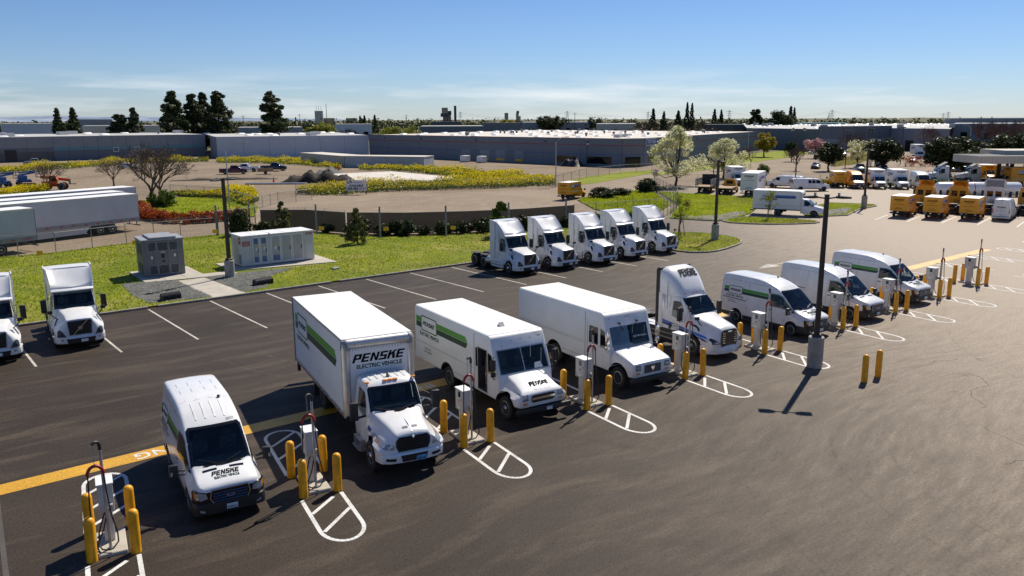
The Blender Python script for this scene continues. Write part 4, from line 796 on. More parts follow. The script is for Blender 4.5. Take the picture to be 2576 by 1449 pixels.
def step_van(kind, label, loc, rz):
    t = thing('step_van', label, 'step van', loc, rz, 'walk-in vans at the chargers'); A = kind == 'a'; W = 1.25
    zt = 3.06; xr = -7.75
    prof = [(xr,.62),(xr,zt-.1),(xr+.1,zt),(-1.12,zt),(-1.0,zt-.07),(-.36,1.56),(-.33,.62)] if A else [(xr,.62),(xr,zt-.1),(xr+.1,zt),(-1.12,zt),(-.96,zt-.10),(-.50,1.52),(-.46,.62)]
    b = MB(); b.prism(prof, -W, W); me = b.mesh('body', ['white_box', 'chassis'], None, .05 if A else .09, 3); o = link('tmp', me)
    bpy.data.objects.remove(o); bv = bvh_of(triangulated(me)); cut = []
    c = MB(); c.box(-2.15, .3, -1.10, 1.10, 1.64, 2.50) if A else c.box(-2.15, .3, -1.04, 1.04, 1.64, 2.45); cut.append(c.mesh('cut', 'interior'))
    c = MB(); c.box(-1.93, -1.22, -3, -.3, .74, 2.44) if A else c.box(-1.93, -1.32, -3, -.9, 1.64, 2.38); cut.append(c.mesh('cut', 'interior'))
    for poly_ in ([(-1.93,1.64),(-1.32,1.64),(-1.32,2.38),(-1.93,2.38)], [(-1.14,1.66),(-.62,1.66),(-.88,2.30),(-1.14,2.36)]): c = MB(); c.prism(poly_, .9, 3); cut.append(c.mesh('cut', 'interior'))
    c = MB(); c.prism([(-1.14,1.66),(-.62,1.66),(-.88,2.30),(-1.14,2.36)], -3, -.9); cut.append(c.mesh('cut', 'interior'))
    for x in (0, -4.6):
        for s in (-1, 1): c = MB(); c.cyl((x, s*.72, .48), (x, s*2, .48), .60, n=28); cut.append(c.mesh('cut', 'chassis'))
    me2 = triangulated(carve(me, cut)); cabin(t, -.45, 1.66, 1.0, 1, .95)
    me2.shade_smooth(); me2.set_sharp_from_angle(angle=R(35)); bo = link('body', me2, t)
    d = MB(); d.box(xr+.06, -1.16, -W+.06, W-.06, zt, zt+.012); d.build('roof_panel', 'roof_white' if A else 'cream_roof', t)
    truck_chassis(t, xr+.3, .7, (-4.6,), .46, kind='alloy' if A else 'steel', fy=1.05, ry=1.05)
    # nose
    if A: st = [(.86,.66,.9,1.08,.96,1.02,.88,.06,.02),(.80,.62,.92,1.16,1.06,1.10,.94,.08,.02),(.55,.62,.95,1.26,1.13,1.16,.88,.12,.03),(.1,.62,1.0,1.42,1.18,1.20,.86,.14,.03),(-.34,.62,1.1,1.57,1.21,1.23,.88,.14,.02),(-.5,.62,1.1,1.6,1.21,1.23,.88,.14,.02)]
    else: st = [(.86,.64,.9,1.10,1.0,1.04,.98,.06,.01),(.82,.60,.95,1.20,1.06,1.10,1.05,.07,.02),(.70,.60,1.0,1.26,1.10,1.13,1.07,.08,.02),(.2,.60,1.05,1.40,1.13,1.16,1.08,.10,.02),(-.45,.60,1.15,1.54,1.15,1.18,1.08,.12,.02),(-.6,.60,1.15,1.56,1.15,1.18,1.08,.12,.02)]
    nb, nv = make_body('hood', st, ['white_paint', 'chassis'], t, ((0, .60, .70),))
    F = lambda n, m, sh, off=.01, sb=0, at=(0,0), v=bv: decal(t, n, m, sh, (3, 0, 0), *FRONT, bvh=v, off=off, sub=sb, at=at)
    if A:
        F('windscreen', 'pane', poly((-1.10,1.66),(-.02,1.66),(-.02,2.50),(-1.06,2.50)), .010, 1); F('windscreen', 'pane_teal', poly((.02,1.66),(1.10,1.66),(1.06,2.50),(.02,2.50)), .010, 1)
        F('windscreen_frame', 'galv', ring_shape([(-1.14,1.62),(1.14,1.62),(1.10,2.54),(-1.10,2.54)], [(-1.10,1.66),(1.10,1.66),(1.06,2.50),(-1.06,2.50)]), .014); F('windscreen_pillar', 'galv', rect(-.02,1.66,.02,2.50), .014)
        F('dash_paper', 'sign_white', poly((.45,1.68),(.85,1.68),(.78,1.90),(.5,1.88)), .014)
        for y, z in ((-.8,2.62),(-.35,2.78),(.1,2.80),(.55,2.78),(.95,2.80)): F('header_fixing', 'ink_grey', rect(y-.02, z, y+.02, z+.04), .012)
        F('lettering', 'ink', fit(text('MORGAN OLSON', 1, 0, .01), .3), .012, 0, (.72, 2.93)); F('fleet_number', 'ink_grey', fit(text('E00060', 1), .22), .012, 0, (.85, 2.83))
    else:
        for s, m in ((-1, 'pane'), (1, 'pane_teal')):
            q = [(x*s, z) for x, z in ((.06,1.66),(.10,1.62),(1.02,1.62),(1.06,1.68),(1.0,2.42),(.95,2.47),(.10,2.47),(.06,2.42))]; F('windscreen', m, (q, [tuple(range(8))]), .010, 1)
            wp = MB(); wp.tube([(-.80, s*.5, 2.58), (-.70, s*.30, 2.26)], .012, 5).obox((-.82, s*.5, 2.60), (.1, .12, .06)); wp.build('wiper', 'black_plastic', t)
        F('lettering', 'sign_white', fit(text('ELECTRIC VEHICLE', 1, 0, .012), .75), .016, 0, (.18, 1.92))
        for y in (-1.0, -.12, 0, .12, 1.0): F('marker_lamp', 'ink_grey', rect(y-.02, 2.80, y+.02, 2.84), .012)
    H = lambda n, m, sh, off=.01, sb=0, at=(0,0): decal(t, n, m, sh, (3, 0, 0), *FRONT, bvh=nv, off=off, sub=sb, at=at)
    if A:
        H('grille_surround', 'galv', poly((-.46,.78),(.46,.78),(.54,.86),(.54,1.04),(.46,1.10),(-.46,1.10),(-.54,1.04),(-.54,.86)), .014, 2)
        H('grille', 'black_plastic', poly((-.44,.80),(.44,.80),(.52,.87),(.52,1.03),(.44,1.08),(-.44,1.08),(-.52,1.03),(-.52,.87)), .02, 2)
        H('grille_bar', 'chrome', poly((-.52,.90),(.52,.90),(.52,.99),(-.52,.99)), .03, 3)
    else:
        H('grille', 'galv_dull', rect(-.46,.74,.46,1.12), .012, 2)
        for i in range(16): H('grille_slat', 'black_plastic', rect(-.45+i*.058, .76, -.42+i*.058, 1.10), .022)
        H('emblem', 'chrome', poly((0,.80),(.10,.98),(.07,1.06),(0,.98),(-.07,1.06),(-.10,.98)), .035)
    for s in (-1, 1):
        H('headlight', 'lamp_clear', rect(s*.80-.10, .94, s*.80+.10, 1.10), .014, 1); H('headlight_bezel', 'lamp_dark', ring_shape([(s*.80+a*.13, 1.02+c*.11) for a, c in ((-1,-1),(1,-1),(1,1),(-1,1))], [(s*.80+a*.10, 1.02+c*.08) for a, c in ((-1,-1),(1,-1),(1,1),(-1,1))]), .018)
        H('indicator', 'amber', rect(s*.80-.09, .74, s*.80+.09, .82), .014)
    d = MB(); d.box(.88, 1.0, -1.24, 1.24, .42, .62).box(.6, .9, -.5, .5, .44, .6); d.build('bumper', 'black_plastic', t, 30, .03)
    if A:
        w = tall(fit(heavy('PENSKE', 1), .92), 1.9); decal(t, 'lettering', 'ink', w, (0, 0, 3), *TOP, bvh=nv, off=.03, sub=2, at=(-.34, -.52)); decal(t, 'lettering', 'ink_grey', tall(fit(text('ELECTRIC VEHICLE', 1, 0, .03), .76), 1.9), (0, 0, 3), *TOP, bvh=nv, off=.03, sub=0, at=(-.28, -.68))
        decal(t, 'number_plate', 'plate', rect(.08, .45, .34, .58), (1.0, 0, 0), *FRONT, off=.01)
    for s, (U, V) in ((-1, SIDE_R), (1, SIDE_L)):
        f = (lambda sh: sh) if s < 0 else mirror_shape; O = (0, s*W, 0); S = lambda n, m, sh, off=.008, sb=0: decal(t, n, m, f(sh), O, U, V, off=off, sub=sb)
        if A and s < 0:
            S('door_frame', 'galv', ring_shape([(-1.96,.70),(-1.19,.70),(-1.19,2.48),(-1.96,2.48)], [(-1.92,.74),(-1.23,.74),(-1.23,2.44),(-1.92,2.44)]), .01); S('door_window', 'glass', rect(-2.12,1.62,-1.96,2.40)); S('door_panel', 'white_paint', rect(-2.14,.70,-1.94,1.58), .012)
            S('grab_handle', 'chrome', rect(-1.30,1.1,-1.27,2.2), .02)
            e = MB(); e.cyl((-1.34, s*(W-.12), .98), (-1.34, s*(W-.12), 1.36), .06, n=10); e.build('fire_extinguisher', 'red', t, 40)
        else:
            S('side_window', 'pane', rect(-1.95,1.60,-1.30,2.40)); S('window_divider', 'galv', rect(-1.64,1.60,-1.61,2.40), .014); S('door_seam', 'ink_grey', strip(((-2.05,.72),(-2.05,2.62)), .02), .006)
        S('quarter_window', 'pane', poly((-1.16,1.56),(-.52,1.56),(-.86,2.34),(-1.16,2.40)))
        S('body_seam', 'ink_grey', strip(((-2.22,.66),(-2.22,zt-.12)), .03), .006)
        for zz in ((1.46,) if A else (1.50, 1.58)): S('side_rib', 'galv', rect(xr+.1, zz, -2.3, zz+.02), .008)
        S('lower_seam', 'ink_grey', strip(((-4.0,.86),(-2.3,.86)), .014), .006)
        for dx in (0, -4.6):
            a = [R(i*12-6) for i in range(17)]; 
            S('wheel_arch', 'black_plastic', ring_shape([(dx+.64*math.cos(q), .48+.64*math.sin(q)) for q in a], [(dx+.60*math.cos(q), .48+.60*math.sin(q)) for q in a]), .012) if dx else None
        m = MB(); m.tube([(-.80, s*1.2, 2.44), (-.45, s*1.42, 2.44), (-.45, s*1.42, 1.5), (-.55, s*1.2, 1.5)], .018, 6)
        mo = m.build('mirror_arm', 'chrome' if not A else 'black_plastic', t); q = MB(); q.obox((-.45, s*1.42, 2.08), (.09, .20, .46)).obox((-.45, s*1.42, 1.70), (.10, .20, .20)); q.build('mirror', 'chrome' if not A else 'black_plastic', t, 30, .03)
    if A:
        livery(t, (xr+.18, -W, 2.14), SIDE_R, .235, .50, 1.52, 2.75, small=(('GoPenske.com', .62, .8, -.92), ('1-800-GO-PENSKE', .78, .72, -1.07)))
        livery(t, (-2.4, W, 2.14), SIDE_L, .235, 0, 1.52, 3.1)
        v = MB(); v.prism([(-2.35,zt+.01),(-2.05,zt+.01),(-2.2,zt+.17)], -.10, .10); v.build('roof_vent', 'galv', t)
    return t
def tractor(t, st_hood, st_cab, fairing, o):
    """conventional day-cab tractor: hood, cab, roof fairing, running gear; o holds the fine points of the make"""
    hb, hv = make_body('hood', st_hood, ['white_paint', 'chassis'], t, ((0, .60, .66),)); ws_, sw_ = o['ws'][1], o['sw']; cb, cv = make_body('cab', st_cab, [o.get('paint', 'white_paint'), 'chassis'], t, cuts=() if o.get('paint') else (('X', inset(ws_, .03), o['cab0'], 1.5), ('Y', inset([(a, max(c, ws_[0][1]+.02)) for a, c in sw_], .02), -2, 2)))
    if not o.get('paint'): cabin(t, o['cowl'][0], o['cowl'][1], .85)
    if o.get('paint'): hb.data.materials[0] = MAT[o['paint']]
    rear = o['rear']; truck_chassis(t, o['tail'], .5, rear, .50, fy=1.0, ry=.95, kind='alloy')
    if fairing:
        for nm, rings, mt in fairing:
            d = MB(); d.loft(rings); d.build(nm, mt if not o.get('paint') else o['paint'], t, 50)
    F = lambda n, m, sh, off=.01, sb=0, at=(0,0), v=hv: decal(t, n, m, sh, (3, 0, 0), *FRONT, bvh=v, off=off, sub=sb, at=at)
    ws = o['ws']; F('windscreen_surround', 'black_gloss', ring_shape(ws[0], inset(ws[1], .02)), .006, 3, v=cv); F('windscreen', o.get('wsm', 'glass'), poly(*ws[1]), .012, 3, v=cv)
    for s, (U, V) in ((-1, SIDE_R), (1, SIDE_L)):
        f = (lambda sh: sh) if s < 0 else mirror_shape; O = (0, s*1.4, 0)
        decal(t, 'side_window', 'glass' if o.get('paint') else 'pane', f(poly(*o['sw'])), O, U, V, cv, .01, 2)
        for pts in o['seams']: decal(t, 'seam', 'ink_grey', f(strip(pts, .016)), O, U, V, cv, .004, 3)
        mx, mz = o['mir']; m = MB(); m.tube([(mx-.1, s*1.05, mz+.36), (mx, s*1.36, mz+.36), (mx, s*1.36, mz-.40), (mx-.1, s*1.05, mz-.42)], .022, 6).obox((mx, s*1.38, mz), (.14, .26, .66)); m.build('mirror', 'black_plastic', t, 30, .04)
        hx, hz = o['hmir']; m = MB(); m.tube([(hx, s*.86, hz-.05), (hx+.02, s*1.05, hz+.10), (hx+.02, s*1.18, hz+.28)], .03, 6).obox((hx+.02, s*1.2, hz+.36), (.13, .22, .16)); m.build('hood_mirror', 'black_plastic', t, 30, .03)
        decal(t, 'hood_vent', 'black_plastic', f(poly(*o['vent'])), O, U, V, hv, .02, 5)
        F('headlight', o.get('hlm', 'lamp_dark'), poly(*[(s*a, c) for a, c in o['hl']]), .03, 6); F('running_lamp', 'lamp_clear', poly(*[(s*a, c) for a, c in o['drl']]), .045, 4)
        k = MB(); k.box(o['skx'][0], o['skx'][1], s*1.06-.08, s*1.06+.08, .34, .98); sk = k.build('side_skirt', o.get('skm', 'white_paint'), t, 30, .04)
        k = MB(); k.box(o['skx'][0]+.1, o['skx'][1]-.1, s*1.145-.01, s*1.145+.01, .52, .58).box(o['skx'][0]+.1, o['skx'][1]-.1, s*1.145-.01, s*1.145+.01, .76, .80); k.build('step', 'galv_dull', t)
        if o.get('tank'): k = MB(); k.cyl((o['tank'][0], s*.86, .70), (o['tank'][1], s*.86, .70), .30, n=20); k.build('tank', 'aluminium', t, 40)
        for rx in rear: k = MB(); k.obox((rx, s*.83, 1.03), (.9, .56, .03)); k.build('mud_guard', 'black_plastic', t)
    k = MB(); xm = sum(rear)/len(rear); k.lathe([(.48, 0), (.48, .05), (.1, .09), (.02, .09)], 18, 'Z', (xm+.1, 0, 1.08)); k.obox((xm+.1, 0, 1.0), (.9, .9, .14)); k.build('fifth_wheel', 'chassis', t)
    k = MB()
    for y in (-.25, 0, .25): k.tube([(o['back'], y, 1.5), (o['back']-.25, y, 1.25), (o['back']-.5, y*.7, 1.3), (o['back']-.62, y*.5, 1.0)], .025, 5)
    k.build('air_hose', 'black_plastic', t)
    return hv, cv, F
VOL_HOOD = [(1.23,.66,.85,1.46,.66,.74,.56,.05,.01),(1.19,.52,.88,1.55,.88,.94,.60,.07,.02),(1.06,.44,.95,1.61,1.03,1.07,.63,.09,.03),(.75,.44,1.05,1.68,1.10,1.13,.65,.13,.04),(.35,.46,1.10,1.755,1.13,1.15,.71,.16,.05),
            (0,.50,1.15,1.83,1.12,1.14,.78,.16,.05),(-.30,.55,1.25,1.89,1.08,1.10,.84,.12,.04),(-.5,.60,1.3,1.92,1.04,1.08,.86,.1,.03)]
VOL_CAB = [(-.16,.62,1.3,1.82,.96,1.0,.90,.05,.02),(-.22,.60,1.35,1.95,1.02,1.06,.94,.06,.04),(-.42,.60,1.4,2.30,1.04,1.08,.93,.07,.06),(-.70,.60,1.45,2.72,1.04,1.08,.90,.09,.06),(-.86,.60,1.5,2.86,1.04,1.09,.90,.11,.05),
           (-1.2,.60,1.5,2.92,1.04,1.09,.90,.12,.05),(-1.75,.60,1.5,2.93,1.04,1.09,.92,.12,.04),(-1.95,.62,1.5,2.9,1.03,1.08,.92,.12,.04)]
def dish_fairing(x0, x1, z0, z1, w0, w1):
    """roof air dam: flat top edge curling forward at the sides, dished front"""
    rings = []
    for i in range(9):
        k = i/8; x = x0 + (x1-x0)*k; zc = z0 + (z1-z0)*(k**1.15)*(1.0); e = 0.30*(1-k)**0.6*k**0.5*1.2
        w = w0 + (w1-w0)*k; ze = min(z1+.02, zc + e + .04)
        rings.append([(x, -w, 2.55), (x, -w, ze-.10), (x, -w*.985, ze), (x-.02, -w*.90, ze-.02-e*.25), (x-.04*(1-k), -w*.62, zc+e*.12), (x, 0, zc), (x-.04*(1-k), w*.62, zc+e*.12), (x-.02, w*.90, ze-.02-e*.25), (x, w*.985, ze), (x, w, ze-.10), (x, w, 2.55)])
    return rings
def volvo(label, loc, rz, num=None, group='white sleeperless tractors with the same nose'):
    t = thing('tractor_unit', label, 'truck', loc, rz, group)
    f1 = dish_fairing(-.72, -1.80, 2.90, 3.74, .98, 1.06)
    sides = []
    for s in (-1, 1):
        y = s*1.10; sides.append(('side_extender', [[(-1.80, y-.03, .98), (-1.80, y+.03, .98), (-1.80, y+.03, 3.80), (-1.80, y-.03, 3.80)], [(-2.42, y-.03, .98), (-2.42, y+.03, .98), (-2.42, y+.03, 3.86), (-2.42, y-.03, 3.86)]], 'white_paint'))
    top = ('roof_fairing', [[(x, -1.07, z-.08), (x, -1.07, z+.0), (x, -.7, z+.03), (x, .7, z+.03), (x, 1.07, z+.0), (x, 1.07, z-.08)] for x, z in ((-1.78,3.73),(-2.1,3.78),(-2.40,3.80))], 'white_paint')
    back = ('rear_wall', [[(x, -1.0, .9), (x, 1.0, .9), (x, 1.0, 2.9), (x, -1.0, 2.9)] for x in (-1.90, -2.02)], 'white_paint')
    o = dict(rear=(-3.45, -4.72), tail=-5.5, ws=([(-.94,1.88),(.94,1.88),(.91,2.66),(.84,2.74),(-.84,2.74),(-.91,2.66)], [(-.90,1.93),(.90,1.93),(.87,2.62),(.81,2.69),(-.81,2.69),(-.87,2.62)]),
             sw=[(-1.30,1.72),(-.62,1.66),(-.46,1.72),(-.66,2.46),(-.78,2.58),(-1.30,2.58)], seams=[((-.42,.95),(-.42,1.65)), ((-1.46,.95),(-1.46,2.70)), ((-.42,.95),(-1.46,.95))],
             mir=(-.50, 2.05), hmir=(.46, 1.55), vent=[(.10,1.48),(.24,1.46),(.52,1.22),(.48,1.16),(.2,1.32)], hl=[(.64,.70),(1.04,.72),(1.02,1.02),(.90,1.10),(.80,.98)], drl=[(.66,.70),(1.02,.72),(1.0,.76),(.68,.75)],
             skx=(-2.30, -.72), tank=(-3.0, -2.4), back=-2.0, wsm='pane', cab0=-1.85, cowl=(-.18, 1.96))
    hv, cv, F = tractor(t, VOL_HOOD, VOL_CAB, [('roof_fairing', f1, 'white_paint'), top, back] + sides, o)
    F('grille_surround', 'galv', poly((-.52,.76),(.52,.76),(.57,1.46),(.52,1.52),(-.52,1.52),(-.57,1.46)), .02, 2); F('grille', 'black_plastic', poly((-.49,.79),(.49,.79),(.54,1.45),(.49,1.49),(-.49,1.49),(-.54,1.45)), .028, 2)
    for i in range(9): F('grille_bar', 'chassis', rect(-.48, .84+i*.07, .48, .855+i*.07), .036, 1)
    F('grille_diagonal', 'chrome', poly((-.36,.80),(-.31,.80),(.36,1.48),(.31,1.48)), .055, 2)
    c = [(math.cos(a), math.sin(a)) for a in [2*PI*i/18 for i in range(18)]]
    F('emblem', 'chrome', ring_shape([(x*.10, 1.14+y*.10) for x, y in c], [(x*.07, 1.14+y*.07) for x, y in c]), .07); F('emblem_bar', 'chrome', rect(-.07,1.12,.07,1.16), .071)
    bp = MB(); ys = [-1.16, -1.08, -.82, -.45, 0, .45, .82, 1.08, 1.16]; xs = [.70, 1.04, 1.22, 1.30, 1.32, 1.30, 1.22, 1.04, .70]
    bp.loft([[(x-.2, y*.97, .34), (x, y, .38), (x+.01, y, .66), (x-.03, y, .72), (x-.2, y*.97, .72)] for x, y in zip(xs, ys)]); bo = bp.build('bumper', 'white_paint', t, 40, .015); bb = bvh_of(bo.data)
    decal(t, 'bumper_intake', 'black_plastic', poly((-.60,.35),(.60,.35),(.66,.62),(-.66,.62)), (3, 0, 0), *FRONT, bvh=bb, off=.03, sub=6)
    for s in (-1, 1): decal(t, 'fog_lamp', 'lamp_clear', ([(s*.84+x*.055, .56+y*.055) for x, y in c], [tuple(range(18))]), (3, 0, 0), *FRONT, bvh=bb, off=.01)
    decal(t, 'number_plate', 'sign_white', rect(-.02, .42, .30, .57), (3, 0, 0), *FRONT, bvh=bb, off=.05)
    v = MB(); v.prism([(-.92,2.80),(-.52,2.70),(-.50,2.76),(-.90,2.90)], -.98, .98); v.build('sun_visor', 'white_paint', t, 30, .015)
    if num: decal(t, 'fleet_number', 'maroon', fit(text(num, 1, 0, .02), .40), (.0, -1.4, 0), *SIDE_R, bvh=hv, off=.012, at=(-.46, 1.45))
    a = MB(); a.cyl((-1.2, -1.12, 2.2), (-1.2, -1.12, 3.1), .012, n=5); a.build('aerial', 'black_plastic', t)
    return t
CAS_HOOD = [(1.31,.55,.80,1.34,.72,.80,.52,.06,.01),(1.27,.44,.85,1.44,.91,.96,.56,.09,.03),(1.13,.40,.92,1.53,1.02,1.06,.60,.13,.04),(.80,.40,1.0,1.62,1.09,1.12,.66,.19,.05),(.35,.42,1.05,1.71,1.12,1.14,.74,.21,.06),(0,.46,1.1,1.79,1.10,1.13,.80,.2,.06),(-.35,.5,1.2,1.88,1.06,1.09,.86,.16,.05),(-.55,.55,1.3,1.92,1.03,1.06,.88,.12,.04)]
CAS_CAB = [(-.30,.60,1.3,1.84,.98,1.02,.90,.05,.03),(-.36,.60,1.35,1.97,1.02,1.06,.93,.07,.04),(-.60,.60,1.4,2.30,1.03,1.08,.92,.08,.06),(-.95,.60,1.45,2.66,1.03,1.08,.88,.12,.07),(-1.2,.60,1.5,2.80,1.03,1.08,.88,.14,.06),(-1.9,.60,1.5,2.86,1.03,1.08,.90,.14,.05),(-2.15,.62,1.5,2.84,1.02,1.07,.90,.14,.05)]
def dome_fairing(x0, x1, z0, z1, n=9):
    rings = []
    for i in range(n):
        k = i/(n-1); x = x0 + (x1-x0)*k; z = z0 + (z1-z0)*math.sin(k*PI/2)**0.85; w = .80 + .28*min(1, k*1.6)**.6
        rings.append([(x, y, q) for y, q in [(-w, 2.70), (-w, max(2.72, z-.55)), (-w*.97, max(2.74, z-.28)), (-w*.86, max(2.76, z-.10)), (-w*.6, z-.01), (0, z), (w*.6, z-.01), (w*.86, max(2.76, z-.10)), (w*.97, max(2.74, z-.28)), (w, max(2.72, z-.55)), (w, 2.70)]])
    return rings
def cascadia(label, loc, rz, group=None):
    t = thing('tractor_unit', label, 'truck', loc, rz, group)
    o = dict(rear=(-4.1, -5.4), tail=-6.1, ws=([(-.92,1.92),(.92,1.92),(.88,2.58),(.80,2.66),(-.80,2.66),(-.88,2.58)], [(-.88,1.97),(.88,1.97),(.84,2.54),(.77,2.61),(-.77,2.61),(-.84,2.54)]), wsm='pane_teal', cab0=-2.0, cowl=(-.34, 2.0),
             sw=[(-1.50,1.70),(-.86,1.58),(-.70,1.64),(-.92,2.36),(-1.06,2.48),(-1.50,2.44)], seams=[((-.56,.9),(-.60,1.7)), ((-1.68,.9),(-1.68,2.66)), ((-.6,1.7),(-1.1,2.62)), ((-1.1,2.66),(-1.68,2.70))],
             mir=(-.62, 1.98), hmir=(.34, 1.58), vent=[(-.30,1.50),(.10,1.38),(.34,1.22),(.30,1.34),(.0,1.50)], hl=[(.60,.80),(1.02,.80),(1.06,1.0),(.96,1.08),(.80,.94)], drl=[(.72,.84),(.96,.84),(.98,.92),(.74,.90)], skx=(-3.2, -.75), skm='black_plastic', back=-2.3)
    back = ('rear_wall', [[(x, -1.0, .9), (x, 1.0, .9), (x, 1.0, 2.85), (x, -1.0, 2.85)] for x in (-2.10, -2.2)], 'white_paint')
    hv, cv, F = tractor(t, CAS_HOOD, CAS_CAB, [('roof_fairing', dome_fairing(-.98, -2.35, 2.78, 4.02), 'white_paint'), back], o)
    for s in (-1, 1):
        d = MB(); d.loft([[(-2.12, s*1.09-.02, .95), (-2.12, s*1.09+.02, .95), (-2.12, s*1.09+.02, 2.75), (-2.12, s*1.09-.02, 2.75)], [(-2.36, s*1.09-.02, .95), (-2.36, s*1.09+.02, .95), (-2.36, s*1.09+.02, 2.75), (-2.36, s*1.09-.02, 2.75)]]); d.build('side_extender', 'white_paint', t)
        d = MB(); d.box(-2.58, -2.36, s*1.08-.03, s*1.08+.03, .95, 3.9); d.build('gap_seal', 'black_plastic', t)
        d = MB(); d.box(-3.9, -2.25, s*.75-.35, s*.75+.35, .62, .98); d.build('battery_box', 'black_plastic', t, 30, .04); d = MB(); d.box(-3.9, -2.25, s*.75-.36, s*.75+.36, .98, 1.0); d.build('deck_plate', 'aluminium', t)
    d = MB(); d.box(-2.58, -2.36, -1.05, 1.05, 3.86, 3.98); d.build('gap_seal', 'black_plastic', t)
    F('grille_surround', 'galv', poly((-.46,.52),(.46,.52),(.59,.80),(.56,1.32),(.42,1.44),(-.42,1.44),(-.56,1.32),(-.59,.80)), .02, 3); F('grille', 'black_gloss', poly((-.44,.55),(.44,.55),(.56,.81),(.53,1.30),(.40,1.42),(-.40,1.42),(-.53,1.30),(-.56,.81)), .03, 3)
    for i in range(5):
        for s in (-1, 1): F('grille_slat', 'chrome', poly((s*.30,.80+i*.115),(s*.48,.82+i*.115),(s*.48,.855+i*.115),(s*.30,.825+i*.115)), .06)
    F('emblem', 'chrome', rect(-.13, 1.33, .13, 1.38), .06); decal(t, 'hood_badge', 'galv', rect(-.1, -1.12, .1, -1.06), (0, 0, 3), *TOP, bvh=hv, off=.012)
    bp = MB(); ys = [-1.15, -1.06, -.8, -.4, 0, .4, .8, 1.06, 1.15]; xs = [.72, 1.06, 1.28, 1.38, 1.40, 1.38, 1.28, 1.06, .72]
    bp.loft([[(x-.2, y*.97, .26), (x, y, .30), (x+.02, y, .52), (x-.05, y, .66), (x-.2, y*.97, .66)] for x, y in zip(xs, ys)]); bo = bp.build('bumper', 'white_paint', t, 40, .015)
    decal(t, 'number_plate', 'plate', rect(-.2, .36, .14, .50), (3, 0, 0), *FRONT, bvh=bvh_of(bo.data), off=.02)
    for y in (-.66, -.14, 0, .14, .66): d = MB(); d.obox((-1.06, y, 2.80), (.14, .05, .05), 0, R(-30)); d.build('marker_lamp', 'red_lamp', t)
    decal(t, 'lettering', 'ink', tall(fit(heavy('PENSKE', 1), 1.25), 1.9), (0, 0, 5), *TOP, bvh=bvh_of([c for c in bpy.data.objects if c.parent == t and c.name.startswith('roof_fairing')][0].data), off=.035, sub=3, at=(-.45, 1.52))
    U, V = SIDE_R
    for v, q in (('blue_mid', .02), ('blue_deep', -.105)):
        decal(t, 'stripe', v, poly((-2.1,1.30+q),(-.58,1.14+q),(-.58,1.255+q),(-2.1,1.415+q)), (0, -1.4, 0), U, V, cv, .008, 3); decal(t, 'stripe', v, poly((-.5,1.135+q),(.98,.98+q),(.80,1.085+q),(-.5,1.25+q)), (0, -1.4, 0), U, V, hv, .02, 7)
    decal(t, 'badge', 'blue_deep', (rrect(.52, .24, .05), [tuple(range(20))]), (-1.42, -1.4, 1.10), U, V, cv, .012); decal(t, 'badge', 'sign_white', (rrect(.48, .20, .04), [tuple(range(20))]), (-1.40, -1.4, 1.12), U, V, cv, .015)
    decal(t, 'lettering', 'ink', fit(heavy('PENSKE', 1), .40), (-1.36, -1.4, 1.19), U, V, cv, .018); decal(t, 'lettering', 'ink', fit(text('Logistics', 1, .3, .01), .22), (-1.28, -1.4, 1.0), U, V, cv, .01)
    decal(t, 'door_handle', 'black_plastic', rect(-1.64, 1.0, -1.5, 1.28), (0, -1.4, 0), U, V, cv, .012)
    a = MB(); a.cyl((-1.75, -1.12, 2.0), (-1.75, -1.12, 3.4), .012, n=5); a.build('aerial', 'black_plastic', t)
    return t
# front charging row
BT = ((13.12, 22.18, 0), R(-102))
van('cargo_van', 'white electric van nearest the camera, left of the box truck', (7.40, 23.06, 0), R(-98), ev=True, num='E00319', pl='85495U3', group='white electric vans at the chargers')
box_truck()
step_van('a', 'step van with green stripes and an open side door', (19.45, 23.05, 0), R(-96.8))
step_van('b', 'plain white step van without stripes, cream roof', (25.48, 22.9, 0), R(-96.5))
cascadia('white tractor with a blue stripe and domed roof fairing', (31.72, 24.05, 0), R(-95))
van('cargo_van', 'green-striped electric van parked just right of the blue-striped tractor', (38.50, 23.05, 0), R(-95.5), ev=True, group='white electric vans at the chargers')
van('cargo_van', 'plain white electric van without stripes behind the tall light pole', (44.25, 22.95, 0), R(-95), pl='77062R2', group='white electric vans at the chargers')
van('cargo_van', 'farthest green-striped electric van in the charging row', (50.45, 23.15, 0), R(-95), ev=True, group='white electric vans at the chargers')
# parked tractors along the back kerb
v0 = volvo('white tractor nearest the grass verge, leftmost of the five in a row', (38.10, 46.35, 0), R(-93.5), 'C#7813')
def fleet_no(t, num):
    for k in [k for k in bpy.data.objects if k.parent == t and k.name.startswith('fleet_number')]:
        vs_ = fit(text(num, 1, 0, .02), .40); hb = [c for c in bpy.data.objects if c.parent == t and c.name.startswith('hood') and len(c.data.polygons) > 60][0]
        d = decal(t, 'fleet_number', 'maroon', vs_, (0, -1.4, 0), *SIDE_R, bvh=bvh_of(hb.data), off=.012, at=(-.46, 1.45)); k.data = d.data; bpy.data.objects.remove(d)
for lb, x, y, a, nm in (('white tractor second from the left of the five in a row', 41.66, 46.05, -92.2, 'CW981'), ('white tractor in the middle of the five in a row', 45.52, 45.55, -93.4, 'CW982'), ('white tractor fourth from the left of the five in a row', 49.32, 45.72, -91.8, 'CW985'), ('white tractor at the right end of the row of five beside the kerbed island', 53.44, 45.95, -93.0, 'CW987')):
    tr_ = copy_tree(v0, None, (x, y, 0), R(a), lb); fleet_no(tr_, nm); st_a = {'CW981': 9, 'CW985': -7, 'CW987': 4}.get(nm, 0)
    for k in [k for k in bpy.data.objects if k.parent == tr_ and k.name.startswith('wheel') and abs(k.location.x) < .1]: k.rotation_euler[2] += R(st_a)      # front wheels left turned a little
